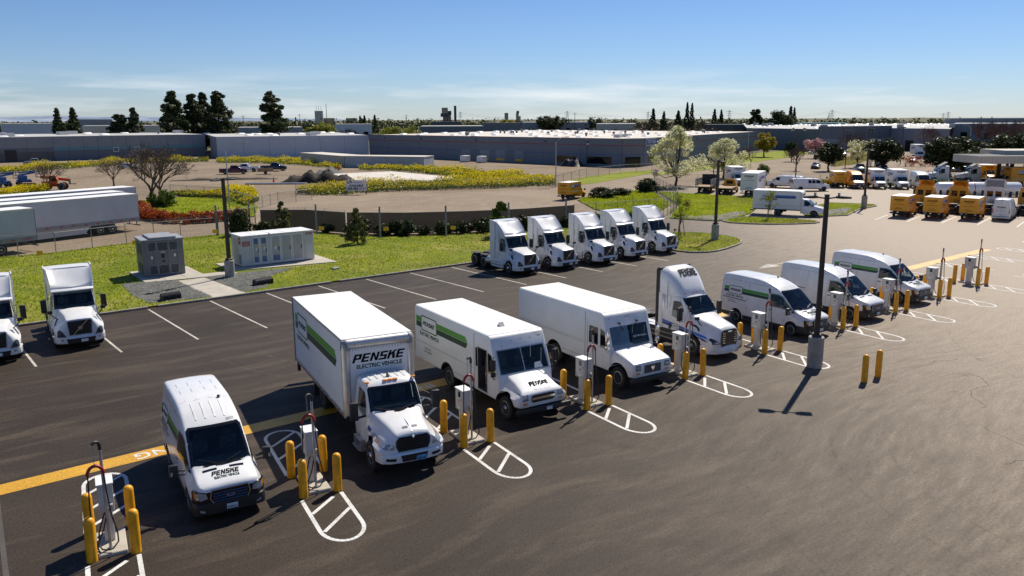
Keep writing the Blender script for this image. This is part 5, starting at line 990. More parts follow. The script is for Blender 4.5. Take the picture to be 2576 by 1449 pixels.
copy_tree(v0, None, (7.98, 45.72, 0), R(-95), 'white tractor parked left of the grey transformer cabinet'); copy_tree(v0, None, (4.22, 45.35, 0), R(-95.8), 'white tractor cut off by the left edge of the picture')
# ================================================================ rental trucks, cars, trailers and machines farther off
def rental(label, loc, rz, L=3.9, W=1.05, H=2.75, z0=.85, box='white_box', paint='white_paint', scale=1.0, name='rental_truck', group=None, wb=3.6, front=False, rearw=False, sides=True, boxoff=-1.30, noseround=False):
    t = thing(name, label, 'truck', loc, rz, group, scale)
    st = [(.95,.45,.7,.95,.72,.8,.66,.06,.02),(.90,.40,.72,1.06,.86,.9,.72,.08,.03),(.60,.38,.8,1.14,.93,.97,.78,.1,.04),(.1,.38,.9,1.24,.95,.98,.80,.1,.04),(-.05,.38,.95,1.30,.95,.98,.84,.08,.03),(-.45,.38,1.0,1.72,.95,.98,.80,.08,.04),(-.75,.38,1.05,1.98,.95,.98,.78,.1,.04),(-1.0,.38,1.05,2.05,.95,.98,.77,.1,.04),(boxoff-.15,.38,1.05,2.06,.95,.98,.77,.1,.04)]
    cb, cv = make_body('cab', st, [paint, 'chassis'], t, ((0, .44, .6),))
    F = lambda n, m, sh, off=.01, sb=0, at=(0,0): decal(t, n, m, sh, (3, 0, 0), *FRONT, bvh=cv, off=off, sub=sb, at=at)
    F('windscreen', 'glass_teal', poly((-.78,1.33),(.78,1.33),(.70,1.93),(-.70,1.93)), .01, 2); F('grille', 'black_plastic', rect(-.52,.62,.52,.92), .02, 2); F('bumper', 'black_plastic', rect(-.86,.40,.86,.58), .03, 3)
    for s in (-1, 1): F('headlight', 'lamp_clear', rect(s*.68-.12,.68,s*.68+.12,.90), .02)
    for s, (U, V) in ((-1, SIDE_R), (1, SIDE_L)):
        f = (lambda sh: sh) if s < 0 else mirror_shape
        decal(t, 'side_window', 'glass', f(poly((-1.12,1.28),(-.25,1.26),(-.62,1.84),(-1.12,1.88))), (0, s*1.3, 0), U, V, cv, .01, 1)
        m = MB(); m.obox((-.1, s*1.2, 1.42), (.1, .24, .34)).bar((-.15, s*.95, 1.35), (-.1, s*1.1, 1.38), .05); m.build('mirror', 'black_plastic', t)
    truck_chassis(t, boxoff-L, .4, (-wb,), .37, dual=False, kind='steel', fy=.86, ry=.88)
    x1 = boxoff; x0 = boxoff-L
    b = MB()
    if noseround: b.prism([(x0,z0),(x1,z0),(x1,H-.28),(x1-.08,H-.1),(x1-.28,H),(x0,H)], -W, W)
    else: b.box(x0, x1, -W, W, z0, H)
    b.build('cargo_box', box, t, None, .02, 1)
    b = MB(); b.box(x0+.02, x1-.30 if noseround else x1-.02, -W+.03, W-.03, H, H+.012); b.build('roof_panel', 'roof_white', t)
    for s in (-1, 1):
        b = MB(); b.box(x0+.05, x1-.05, s*W-.02, s*W+.015, z0+.42, z0+.48); b.build('side_rail', 'sign_white' if box == 'fleet_yellow' else 'aluminium', t)
        b = MB(); b.box(x1-.06, x1+.012, s*W-.10, s*W+.014, z0, H-.1); b.build('corner_post', 'aluminium' if box != 'fleet_yellow' else box, t)
    if sides:
        s_ = .13*(H-z0)/1.9; 
        livery(t, (x0+L*.18, -W, z0+(H-z0)*.60), SIDE_R, s_*1.15, 0, L*.26, L*.44, kind='blue', words=('Truck Rental',)); livery(t, (x1-L*.2, W, z0+(H-z0)*.60), SIDE_L, s_*1.15, 0, L*.26, L*.44, kind='blue', words=('Truck Rental',))
    Rr = lambda m, sh, at, n='lettering', off=.012: decal(t, n, m, sh, (x0, 0, 0), *REAR, off=off, at=at)
    k = W/1.05; Rr(box, rect(-.9*k, z0+.12, .9*k, H-.12), (0, 0), 'roll_door', .006); Rr('ink', fit(heavy('PENSKE', 1), 1.25*k), (-.62*k, H-.55)); Rr('ink', fit(text('Truck Rental', 1, .3, .02), .62*k), (-.30*k, H-.74)); Rr('ink', fit(text('Commercial & Business Rentals', 1, .3, .02), 1.35*k), (-.68*k, H-1.06)); Rr('ink', fit(text('GoPenske.com', 1, .3, .02), .62*k), (-.3*k, z0+.42)); Rr('ink', fit(text('1-800-GO-PENSKE', 1, .3, .02), .95*k), (-.48*k, z0+.26))
    for s in (-1, 1): Rr('sign_white', rect(s*.86*k-.02, H-.45, s*.86*k+.02, H-.1), (0, 0), 'corner_reflector', .014); Rr('red_lamp', rect(s*.93*k-.05, z0+.02, s*.93*k+.05, z0+.14), (0, 0), 'tail_lamp', .014)
    b = MB(); b.box(x0-.28, x0+.02, -W*.95, W*.95, .55, .68); b.build('rear_bumper', 'chassis', t); Rr('plate', rect(-.9*k, z0-.2, -.6*k, z0-.05), (0, 0), 'number_plate', .02)
    decal(t, 'lettering', 'ink', fit(heavy('PENSKE', 1), 1.35*k), (x1, 0, 0), *FRONT, off=.012, at=(-.66*k, H-.42 if not noseround else H-.55)); decal(t, 'lettering', 'ink', fit(text('Truck Rental', 1, .3, .02), .6*k), (x1, 0, 0), *FRONT, off=.012, at=(-.3*k, H-.58 if not noseround else H-.7))
    return t
Y12 = R(12.5)
ya = dict(box='fleet_yellow', paint='fleet_yellow', scale=.90, group='yellow rental box trucks seen from behind')
YELLOW_BOX = y0 = rental('yellow rental box truck, left of three seen from behind at right', (97.6, 45.7, 0), Y12, **ya)
copy_tree(y0, None, (99.0, 42.6, 0), Y12, 'yellow rental box truck, middle of three seen from behind at right'); copy_tree(y0, None, (101.0, 39.5, 0), Y12, 'yellow rental box truck, right of three seen from behind at right')
van('cargo_van', 'white rental van seen from behind, right of the yellow box trucks', (102.9, 36.9, 0), Y12, rear=True, lite=True, scale=.90, group='rental vans in the right yard')
van('cargo_van', 'yellow van cut off by the right edge beyond the rental trucks', (107.0, 35.5, 0), R(192), paint='fleet_yellow', lite=True, scale=.9, group='rental vans in the right yard')
FAC = R(221.5)      # the far row faces the camera
copy_tree(y0, None, (130.0, 74.0, 0), R(41.5), 'yellow rental box truck backed toward the camera at the left end of the far row', .95)
van('cargo_van', 'yellow high-roof van facing the camera in the far row', (126.6, 67.8, 0), FAC, paint='fleet_yellow', lite=True, scale=1.0, group='rental vans in the right yard')
w0 = rental('white rental box truck facing the camera, left of the pair', (128.9, 65.3, 0), FAC, L=4.2, H=3.0, W=1.12, scale=1.0, group='white rental box trucks facing the camera')
copy_tree(w0, None, (130.9, 62.6, 0), FAC, 'white rental box truck facing the camera, right of the pair')
van('cargo_van', 'white high-roof van facing the camera at the right end of the far row', (133.4, 60.3, 0), FAC, lite=True, scale=1.0, group='rental vans in the right yard')
rental('white blue-striped box truck parked broadside by the small island', (86.9, 51.5, 0), R(-67), L=5.6, W=1.15, H=2.95, z0=.80, wb=4.1, noseround=True, boxoff=-1.35, group='white blue-striped rental trucks')
rental('large white box truck backed up to the lawn', (108.6, 74.2, 0), R(25), L=7.0, W=1.2, H=3.5, z0=1.0, wb=5.4, group='white blue-striped rental trucks')
rental('white box truck half hidden behind the large white box truck', (117.5, 84.0, 0), R(-130), L=4.6, W=1.15, H=3.1, z0=.9, group='white blue-striped rental trucks')
rental('yellow rental box truck driving along the street', (82.5, 86.9, 0), R(18), box='fleet_yellow', paint='fleet_yellow', scale=.90, L=3.7)
def panel_van(label, loc, rz, red=False):
    t = thing('panel_van', label, 'van', loc, rz, 'white panel vans with roof racks')
    st = [(.95,.40,.65,.88,.72,.8,.66,.06,.02),(.88,.36,.7,.99,.88,.92,.76,.08,.03),(.55,.34,.8,1.08,.95,.98,.82,.1,.04),(.0,.34,.9,1.18,.96,1.0,.84,.1,.04),(-.1,.34,.95,1.24,.96,1.0,.86,.08,.03),(-.55,.34,1.0,1.70,.96,1.0,.80,.08,.04),(-.85,.34,1.05,1.90,.96,1.0,.78,.1,.05),(-1.3,.34,1.05,1.97,.96,1.0,.78,.12,.05),(-4.5,.36,1.05,1.97,.96,1.0,.78,.12,.05),(-4.75,.4,1.05,1.9,.94,.98,.76,.12,.04)]
    b, bv = make_body('body', st, ['white_paint', 'chassis'], t, ((0, .42, .62), (-3.6, .42, .62)))
    for x in (0, -3.6):
        for s in (-1, 1): wheel(t, x, s*.87, .35, .24)
    F = lambda n, m, sh, off=.01, sb=0: decal(t, n, m, sh, (3, 0, 0), *FRONT, bvh=bv, off=off, sub=sb)
    F('windscreen', 'glass_teal', poly((-.8,1.28),(.8,1.28),(.7,1.82),(-.7,1.82)), .01, 2); F('grille', 'black_plastic', rect(-.6,.60,.6,.84), .02, 2); F('bumper', 'galv_dull', rect(-.85,.36,.85,.54), .03, 2)
    for s, (U, V) in ((-1, SIDE_R), (1, SIDE_L)):
        f = (lambda sh: sh) if s < 0 else mirror_shape; S = lambda n, m, sh, off=.01: decal(t, n, m, f(sh), (0, s*1.3, 0), U, V, bv, off, 1)
        S('side_window', 'glass', poly((-1.25,1.26),(-.32,1.24),(-.68,1.72),(-1.25,1.76))); 
        if red: S('emblem', 'red_paint', poly((-4.2,.75),(-3.6,1.5),(-3.35,1.7),(-3.0,1.6),(-3.1,1.2),(-2.6,.8),(-3.1,.85),(-3.5,1.0)), .012)
        else: S('side_window', 'glass', rect(-1.85,1.26,-1.36,1.74)); S('side_window', 'glass', rect(-2.45,1.26,-1.95,1.74))
        S('seam', 'ink_grey', strip(((-1.3,.5),(-1.3,1.8)), .02), .005); S('seam', 'ink_grey', strip(((-2.55,.5),(-2.55,1.8)), .02), .005); S('sill', 'chassis', rect(-3.1,.35,-.5,.46), .012)
        m = MB(); m.obox((-.2, s*1.14, 1.32), (.1, .22, .26)); m.build('mirror', 'black_plastic', t)
        decal(t, 'tail_lamp', 'red_lamp', rect(s*.85-.06, .9, s*.85+.06, 1.35), (-7, 0, 0), *REAR, bvh=bv, off=.01); decal(t, 'rear_window', 'glass', rect(s*.38-.3, 1.2, s*.38+.3, 1.72), (-7, 0, 0), *REAR, bvh=bv, off=.012, sub=1)
    m = MB()
    for s in (-1, 1): m.cyl((-1.3, s*.6, 2.12), (-4.5, s*.6, 2.12), .025, n=6)
    for x in (-1.6, -2.9, -4.2): m.cyl((x, -.7, 2.1), (x, .7, 2.1), .025, n=6); m.box(x-.02, x+.02, -.72, -.68, 1.9, 2.12).box(x-.02, x+.02, .68, .72, 1.9, 2.12)
    m.build('roof_rack', 'galv', t); return t
panel_van('white panel van with side windows parked broadside by the light pole', (119.0, 69.6, 0), R(-41.7)); panel_van('white panel van with a red emblem behind the large box truck', (119.4, 78.6, 0), R(105), True)
# tractors in the right yard
def daycab(label, loc, rz, paint, roof='flap', scale=1.08, group='day-cab tractors in the right yard'):
    t = thing('tractor_unit', label, 'truck', loc, rz, group, scale)
    o = dict(rear=(-3.9, -5.1), tail=-5.7, paint=paint, ws=([(-.92,1.92),(.92,1.92),(.88,2.58),(-.88,2.58)], [(-.88,1.97),(.88,1.97),(.84,2.54),(-.84,2.54)]), sw=[(-1.50,1.70),(-.86,1.58),(-.92,2.36),(-1.50,2.44)], seams=[], mir=(-.62, 1.98), hmir=(.34, 1.58), vent=[(-.30,1.50),(.10,1.38),(.34,1.22),(.0,1.50)], hl=[(.60,.80),(1.02,.80),(1.06,1.0),(.80,.94)], drl=[(.72,.84),(.96,.84),(.98,.92)], skx=(-2.2, -.75), skm=paint, back=-2.3)
    hv, cv, F = tractor(t, CAS_HOOD, CAS_CAB, None, o); F('grille', 'black_gloss', rect(-.46,.6,.46,1.3), .025, 2)
    for s in (-1, 1): decal(t, 'rear_window', 'glass', rect(s*.42-.30, 1.78, s*.42+.30, 2.38), (-6, 0, 0), *REAR, bvh=cv, off=.012)
    if roof == 'flap':
        b = MB(); b.obox((-1.35, 0, 3.12), (1.25, 1.55, .05), 0, R(32)); b.build('roof_fairing', 'galv_dull' if paint == 'white_paint' else paint, t); b = MB(); b.tube([(-1.9, -.6, 2.9), (-1.85, 0, 3.4), (-1.9, .6, 2.9)], .03, 5); b.build('fairing_stay', 'chassis', t)
    elif roof == 'high':
        b = MB(); b.loft(dome_fairing(-.98, -2.1, 2.78, 3.75)); b.build('roof_fairing', paint, t, 50); b = MB(); b.box(-2.14, -2.1, -.85, .85, 2.8, 3.6); b.build('fairing_back', 'galv_dull', t)
    return t
d0 = daycab('yellow tractor behind the left yellow box truck', (104.9, 46.8, 0), Y12, 'fleet_yellow'); copy_tree(d0, None, (106.6, 43.5, 0), Y12, 'yellow tractor behind the middle yellow box truck')
daycab('white high-roof tractor behind the right yellow box truck', (109.0, 40.4, 0), Y12, 'white_paint', 'high'); copy_tree(d0, None, (110.8, 37.2, 0), Y12, 'yellow tractor at the right edge beyond the white rental van')
d1 = daycab('white tractor facing left below the fuel canopy, nearer the hedge', (146.5, 65.0, 0), R(130), 'white_paint'); copy_tree(d1, None, (150.0, 61.2, 0), R(130), 'white tractor facing left, right under the canopy corner')
def tank():
    t = thing('fuel_tank', 'long white horizontal fuel tank beyond the yellow tractors', 'tank', (122.6, 53.6, -.25), R(-41.5))
    b = MB(); b.lathe([(.05,-.25),(.6,-.16),(.9,.0),(1.0,.25),(1.0,11.4),(.9,11.65),(.6,11.8),(.05,11.88)], 28, 'X', (0, 0, 1.35)); b.build('shell', 'white_paint', t, 40)
    for x in (1.0, 3.6, 6.2, 8.7): b = MB(); b.box(x-.15, x+.15, -.8, .8, 0, .7); b.build('saddle', 'concrete', t)
    for x in (2.2, 5.0, 7.6): b = MB(); b.lathe([(1.008, -.05),(1.015, 0),(1.008, .05)], 28, 'X', (x, 0, 1.35), cap=False); b.build('strap', 'red_paint', t)
    for x in (1.6, 4.4, 8.2): b = MB(); b.cyl((x, 0, 2.3), (x, 0, 2.6), .12, n=10); b.build('vent', 'galv', t)
tank()
# stake truck and flatbed
def stake(label, loc, rz, stakes=True):
    t = thing('flatbed_truck', label, 'truck', loc, rz, 'flatbeds by the lawn')
    truck_chassis(t, -6.2, .3, (-4.6,), .42, dual=False, kind='steel', fy=.9, ry=.92)
    b = MB(); b.box(-6.3, -1.5, -1.15, 1.15, 1.0, 1.12); b.build('bed', 'wood', t); b = MB(); b.box(-6.34, -1.46, -1.2, 1.2, .92, 1.0); b.build('bed_frame', 'chassis', t)
    if stakes:
        for s in (-1, 1):
            for i in range(9): b = MB(); b.box(-6.2+i*.58, -6.14+i*.58, s*1.14-.03, s*1.14+.03, 1.12, 2.2); b.build('stake', 'cab_grey', t)
            for z in (1.3, 1.55, 1.8, 2.05): b = MB(); b.box(-6.28, -1.5, s*1.18-.015, s*1.18+.015, z, z+.12); b.build('rail', 'cab_grey_top', t)
        b = MB(); b.box(-1.5, -1.42, -1.15, 1.15, 1.1, 2.7); b.build('headboard', 'chassis', t)
    st = [(.9,.45,.7,.95,.75,.85,.7,.06,.02),(.55,.4,.85,1.15,.95,1.0,.82,.1,.04),(0,.4,.95,1.28,.97,1.0,.84,.1,.04),(-.5,.4,1.0,1.85,.97,1.0,.8,.1,.04),(-.8,.4,1.05,2.1,.97,1.0,.78,.1,.04),(-1.35,.4,1.05,2.12,.97,1.0,.78,.1,.04)]
    c, cv = make_body('cab', st, ['fleet_yellow', 'chassis'], t); decal(t, 'rear_window', 'glass', rect(-.5,1.4,.5,1.9), (-5, 0, 0), *REAR, bvh=cv, off=.01)
stake('yellow truck with a grey stake bed at the far end of the lawn', (106.5, 81.5, 0), R(26)); stake('empty flatbed truck between the stake truck and the large box truck', (106.4, 77.6, 0), R(26), False)
# cars
CARS = {}
def car(label, loc, rz, kind='sedan', paint='silver_paint', cat='car', group='cars in the far parking lot', scale=1.0):
    key = (kind, paint)
    if key in CARS: return copy_tree(CARS[key], None, loc, rz, label, scale, group)
    t = thing('pickup_truck' if kind == 'pickup' else 'parked_car', label, cat, loc, rz, group, scale)
    h = {'sedan': 1.42, 'suv': 1.72, 'pickup': 1.85}[kind]; hb = {'sedan': .92, 'suv': 1.08, 'pickup': 1.18}[kind]; w = {'sedan': .90, 'suv': .95, 'pickup': 1.0}[kind]; r = {'sedan': .32, 'suv': .36, 'pickup': .40}[kind]
    L1 = {'sedan': -3.75, 'suv': -3.8, 'pickup': -4.9}[kind]; g = r*.7
    st = [(.88,g+.1,.55,.62,.6*w,.7*w,.6*w,.05,.01),(.80,g,.6,hb-.22,.85*w,.92*w,.78*w,.08,.02),(.3,g,.65,hb-.08,.95*w,.98*w,.8*w,.1,.03),(-.35,g,.7,hb,.96*w,w,.82*w,.1,.03)]
    if kind == 'pickup': st += [(-.5,g,.75,hb+.05,.96*w,w,.84*w,.08,.03),(-1.1,g,.75,h-.03,.96*w,w,.72*w,.1,.04),(-2.4,g,.75,h,.96*w,w,.72*w,.1,.04),(-2.72,g,.75,hb+.08,.96*w,w,.84*w,.06,.02),(-2.76,g,.75,hb,.96*w,w,.9*w,.05,.0),(L1+.05,g+.06,.75,hb,.95*w,.98*w,.9*w,.05,0),(L1,g+.15,.75,hb-.05,.92*w,.95*w,.88*w,.05,0)]
    else:
        rt = -2.7 if kind == 'sedan' else -3.4
        st += [(-.45,g,.7,hb+.02,.96*w,w,.8*w,.08,.03),(-1.25,g,.72,h-.05,.96*w,w,.66*w,.1,.04),(-1.8,g,.72,h,.96*w,w,.66*w,.1,.04),(rt,g,.72,h-.1,.96*w,w,.64*w,.1,.03),(L1+.4,g,.72,hb+.03,.95*w,.98*w,.76*w,.1,.03),(L1+.05,g+.05,.7,hb-.04,.9*w,.94*w,.78*w,.08,.02),(L1-.08,g+.15,.65,hb-.25,.8*w,.86*w,.72*w,.06,.02)]
    wbx = {'sedan': -2.75, 'suv': -2.8, 'pickup': -3.7}[kind]
    b, bv = make_body('body', st, [paint, 'chassis'], t, ((0, r*1.18, .55), (wbx, r*1.18, .55)))
    for x in (0, wbx):
        for s in (-1, 1): wheel(t, x, s*(w-.13), r, .22, 'alloy')
    re = -2.4 if kind == 'pickup' else (-2.75 if kind == 'sedan' else -3.3)
    for s, (U, V) in ((-1, SIDE_R), (1, SIDE_L)):
        f = (lambda sh: sh) if s < 0 else mirror_shape
        decal(t, 'side_window', 'glass', f(poly((re,hb+.06),(-.72,hb+.05),(-1.3,h-.14),(re+.15,h-.16))), (0, s*1.3, 0), U, V, bv, .012, 2)
        decal(t, 'headlight', 'lamp_clear', rect(s*.62*w-.12,.60,s*.62*w+.12,.72), (3, 0, 0), *FRONT, bvh=bv, off=.012); decal(t, 'tail_lamp', 'red_lamp', rect(s*.66*w-.12,.66,s*.66*w+.12,.80), (-8, 0, 0), *REAR, bvh=bv, off=.012)
    decal(t, 'windscreen', 'glass', poly((-.72*w,hb+.08),(.72*w,hb+.08),(.6*w,h-.1),(-.6*w,h-.1)), (3, 0, 0), *FRONT, bvh=bv, off=.012, sub=2); decal(t, 'rear_window', 'glass', poly((-.62*w,hb+.12),(.62*w,hb+.12),(.54*w,h-.14),(-.54*w,h-.14)), (-8, 0, 0), *REAR, bvh=bv, off=.012, sub=1)
    decal(t, 'grille', 'black_plastic', rect(-.4,.42,.4,.60), (3, 0, 0), *FRONT, bvh=bv, off=.012)
    if kind == 'pickup': b2 = MB(); b2.box(L1+.15, -2.85, -.8*w, .8*w, hb-.02, hb+.006); b2.build('cargo_bed', 'chassis', t)
    CARS[key] = t; return t
FC = R(41.5); G_ = lambda x, y: tuple(gp(x, y))
for lb, x, y, a, k, pt in (
  ('dark sedan alone on the far parking lot behind the white vans', 2050, 425, 205, 'sedan', 'dark_paint'), ('grey pickup behind the yellow high-roof van', 2165, 436, 215, 'pickup', 'dark_paint'), ('dark car behind the grey pickup', 2215, 420, 215, 'suv', 'dark_paint'), ('silver car right of the grey pickup, behind the light pole', 2225, 432, 215, 'sedan', 'silver_paint'),
  ('red hatchback at the far left end of the far parking lot', 1995, 391, 215, 'sedan', 'red_paint'), ('white sedan beside the red hatchback', 2040, 388, 200, 'sedan', 'white_paint'), ('white estate car left of the first dark round tree', 2068, 384, 215, 'suv', 'white_paint'), ('silver car parked left of the pale green tree', 2122, 392, 215, 'sedan', 'silver_paint'), ('white car parked behind the dry grass bank', 2168, 385, 215, 'sedan', 'white_paint'), ('black car on the street behind the pale green tree', 2175, 370, 215, 'suv', 'dark_paint'),
  ('dark suv between the two largest dark trees', 2345, 403, 230, 'suv', 'maroon'), ('purple-dark car at the foot of the second dark tree', 2295, 409, 200, 'sedan', 'maroon'), ('blue car behind the right white van', 2365, 428, 190, 'sedan', 'blue_paint'), ('silver car behind the hedge right of the white vans', 2395, 432, 190, 'sedan', 'silver_paint'), ('dark car behind the hedge near the canopy', 2420, 430, 190, 'sedan', 'dark_paint'),
  ('dark suv on the street left of the pink tree', 1985, 372, 215, 'suv', 'blue_paint'), ('dark van-like suv under the bare tree left of the far poles', 1935, 372, 215, 'suv', 'dark_paint'), ('white pickup parked beneath the fuel canopy', 2440, 450, 190, 'pickup', 'white_paint')):
    car(lb, G_(x, y), R(a), k, pt)
car('maroon pickup parked in the dirt yard by the white service truck', G_(612, 437), R(-20), 'pickup', 'maroon', 'pickup', 'pickups in the dirt yard'); car('dark pickup parked right in the dirt yard', G_(712, 429), R(-30), 'pickup', 'dark_paint', 'pickup', 'pickups in the dirt yard'); car('white service truck behind the maroon pickup', G_(597, 432), R(150), 'pickup', 'white_paint', 'pickup', 'pickups in the dirt yard'); car('white car behind the bare tree in the dirt yard', G_(340, 424), R(-20), 'sedan', 'white_paint')
car('pale pickup by the grey warehouse doors at far left', far(60, 246)[:2] + (0,) if False else tuple(far(55, 248)), R(170), 'pickup', 'silver_paint', 'pickup', 'pickups in the dirt yard')
def utility_trailer(label, p):
    t = thing('utility_trailer', label, 'trailer', p, R(-20)); b = MB(); b.box(-1.6, 1.6, -.85, .85, .55, .65); b.build('bed', 'wood', t)
    for s in (-1, 1): b = MB(); b.box(-1.6, 1.6, s*.85-.03, s*.85+.03, .65, 1.25); b.build('side_board', 'wood', t); wheel(t, 0, s*.95, .34, .2)
    b = MB(); b.bar((1.6, 0, .5), (2.8, 0, .5), .1); b.build('drawbar', 'chassis', t)
utility_trailer('rusty wooden-sided trailer beside the maroon pickup', G_(668, 438))
def semi_trailer(label, rear, ang, L=15.5, H=3.85, skirt=True):
    """box trailer, rear end at the given point, running back along ang"""
    t = thing('semi_trailer', label, 'trailer', (rear[0], rear[1], 0), R(ang), 'white box trailers in the left yard'); W = 1.28
    b = MB(); b.box(0, L, -W, W, 1.12, H-.02); b.build('body', 'container_white', t); b = MB(); b.box(.02, L-.02, -W+.02, W-.02, H-.02, H+.01); b.build('roof_panel', 'roof_white', t)
    for s in (-1, 1):
        b = MB(); b.box(0, L, s*W-.02, s*W+.025, 1.02, 1.42); rl = b.build('bottom_rail', 'galv_dull', t); b = MB(); b.box(0, L, s*W-.02, s*W+.02, H-.14, H); b.build('top_rail', 'aluminium', t)
        for i in range(int(L/1.25)): b = MB(); b.box(.6+i*1.25, .95+i*1.25, s*(W+.03)-.006, s*(W+.03)+.006, 1.18, 1.26); b.build('reflector', 'red_lamp', rl)
        for i in range(int(L/1.22)): b = MB(); b.box(1.2+i*1.22, 1.215+i*1.22, s*(W+.004)-.004, s*(W+.004)+.004, 1.42, H-.14); b.build('panel_seam', 'container_white', t)
        if skirt: b = MB(); b.prism([(5.2,1.02),(5.9,.32),(L-3.5,.28),(L-3.5,1.02)], s*1.2-.012, s*1.2+.012); b.build('side_skirt', 'container_white', t)
        for x in (3.0, 4.25): wheel(t, x, s*1.05, .5, .28, 'alloy'); wheel(t, x, s*.72, .5, .28, 'dual')
        b = MB(); b.box(-.03, 0, s*W-.10, s*W+.01, 1.0, H); b.build('rear_post', 'chassis', t)
    b = MB(); b.box(2.3, 5.0, -.5, .5, .6, 1.1).box(-.1, .0, -1.2, 1.2, .5, .6).box(-.06, .0, -.7, -.6, .5, 1.1).box(-.06, .0, .6, .7, .5, 1.1); b.build('running_gear', 'chassis', t)
    b = MB(); b.box(L-3.2, L-3.0, -.9, -.8, 0, 1.1).box(L-3.2, L-3.0, .8, .9, 0, 1.1); b.build('landing_gear', 'chassis', t)
pm('container_white', (0.50, 0.52, 0.54), 0.5, var=0.07, scale=0.5, bump=0.03, bscale=2)
semi_trailer('white box trailer with a skirt, largest in the left yard', (22.4, 92.0), 198); semi_trailer('white box trailer cut off by the left edge, nearest the fence', (11.5, 83.0), 198, skirt=False)
semi_trailer('white box trailer behind the largest one, roof just showing', (22.2, 96.0), 198); semi_trailer('white box trailer farthest back in the left yard', (24.8, 102.0), 198)
def telehandler():
    t = thing('telehandler', 'orange telehandler in the dirt yard', 'telehandler', G_(140, 478), R(-25))
    b = MB(); b.box(-1.9, 1.5, -.5, .5, .6, 1.1).box(-1.9, -.6, -.55, .55, 1.1, 1.5); b.build('frame', 'orange', t, None, .05, 1)
    b = MB(); b.obox((0, .55, 1.9), (4.4, .4, .45), 0, R(8)).obox((-1.7, .55, 2.15), (1.0, .6, .5), 0, R(8)); b.build('boom', 'orange', t, None, .04, 1)
    b = MB(); b.prism([(-.6,1.1),(.5,1.1),(.7,1.7),(.4,2.45),(-.6,2.45)], -.95, -.15); b.build('cab_frame', 'orange', t, None, .04, 1)
    b = MB(); b.prism([(-.5,1.5),(.45,1.5),(.58,1.75),(.32,2.35),(-.5,2.35)], -.97, -.13); b.build('cab_glass', 'glass', t)
    for x in (-1.3, 1.2):
        for s in (-1, 1): wheel(t, x, s*.85, .62, .42, 'dual')
    b = MB(); b.box(2.1, 2.2, .1, 1.0, .9, 1.8).box(2.2, 3.1, .2, .32, .9, .97).box(2.2, 3.1, .8, .92, .9, .97); b.build('fork', 'chassis', t)
telehandler()
def boom_lift(label, p, rz):
    t = thing('boom_lift', label, 'lift', p, rz, 'blue lifts in the dirt yard')
    b = MB(); b.box(-1.1, 1.1, -.7, .7, .5, 1.1).box(-.9, .5, -.6, .6, 1.1, 1.8); b.build('turret', 'lift_blue', t, None, .04, 1); b = MB(); b.bar((-.6, 0, 1.9), (1.9, 0, 2.3), .3, .3).bar((-.6, .0, 2.3), (1.8, 0, 2.5), .22, .22); b.build('boom', 'lift_blue', t)
    b = MB()
    for x in (2.0, 3.0):
        for y in (-.7, .7): b.box(x-.04, x+.04, y-.04, y+.04, 1.4, 2.5)
    for z in (1.4, 1.95, 2.45): b.box(1.96, 3.04, -.74, -.66, z, z+.07).box(1.96, 3.04, .66, .74, z, z+.07).box(1.96, 2.04, -.7, .7, z, z+.07).box(2.96, 3.04, -.7, .7, z, z+.07)
    b.build('basket', 'lift_blue', t)
    for x in (-.8, .8):
        for s in (-1, 1): wheel(t, x, s*.75, .45, .3, 'dual')
boom_lift('blue boom lift cut off by the left edge in the dirt yard', G_(8, 471), R(10)); boom_lift('blue boom lift with an open basket in the dirt yard', G_(62, 467), R(0))
b = MB(); b.box(-1.0, 1.0, -.6, .6, 0, .12)
for i in range(6): b.box(-1.0, 1.0, -.6, .6, .14+i*.15, .26+i*.15)
tag(b.build('lumber_stack', 'wood', None, None, 0, 1, True, G_(75, 474), R(-10)), 'stack of boards in front of the blue lifts', 'lumber')
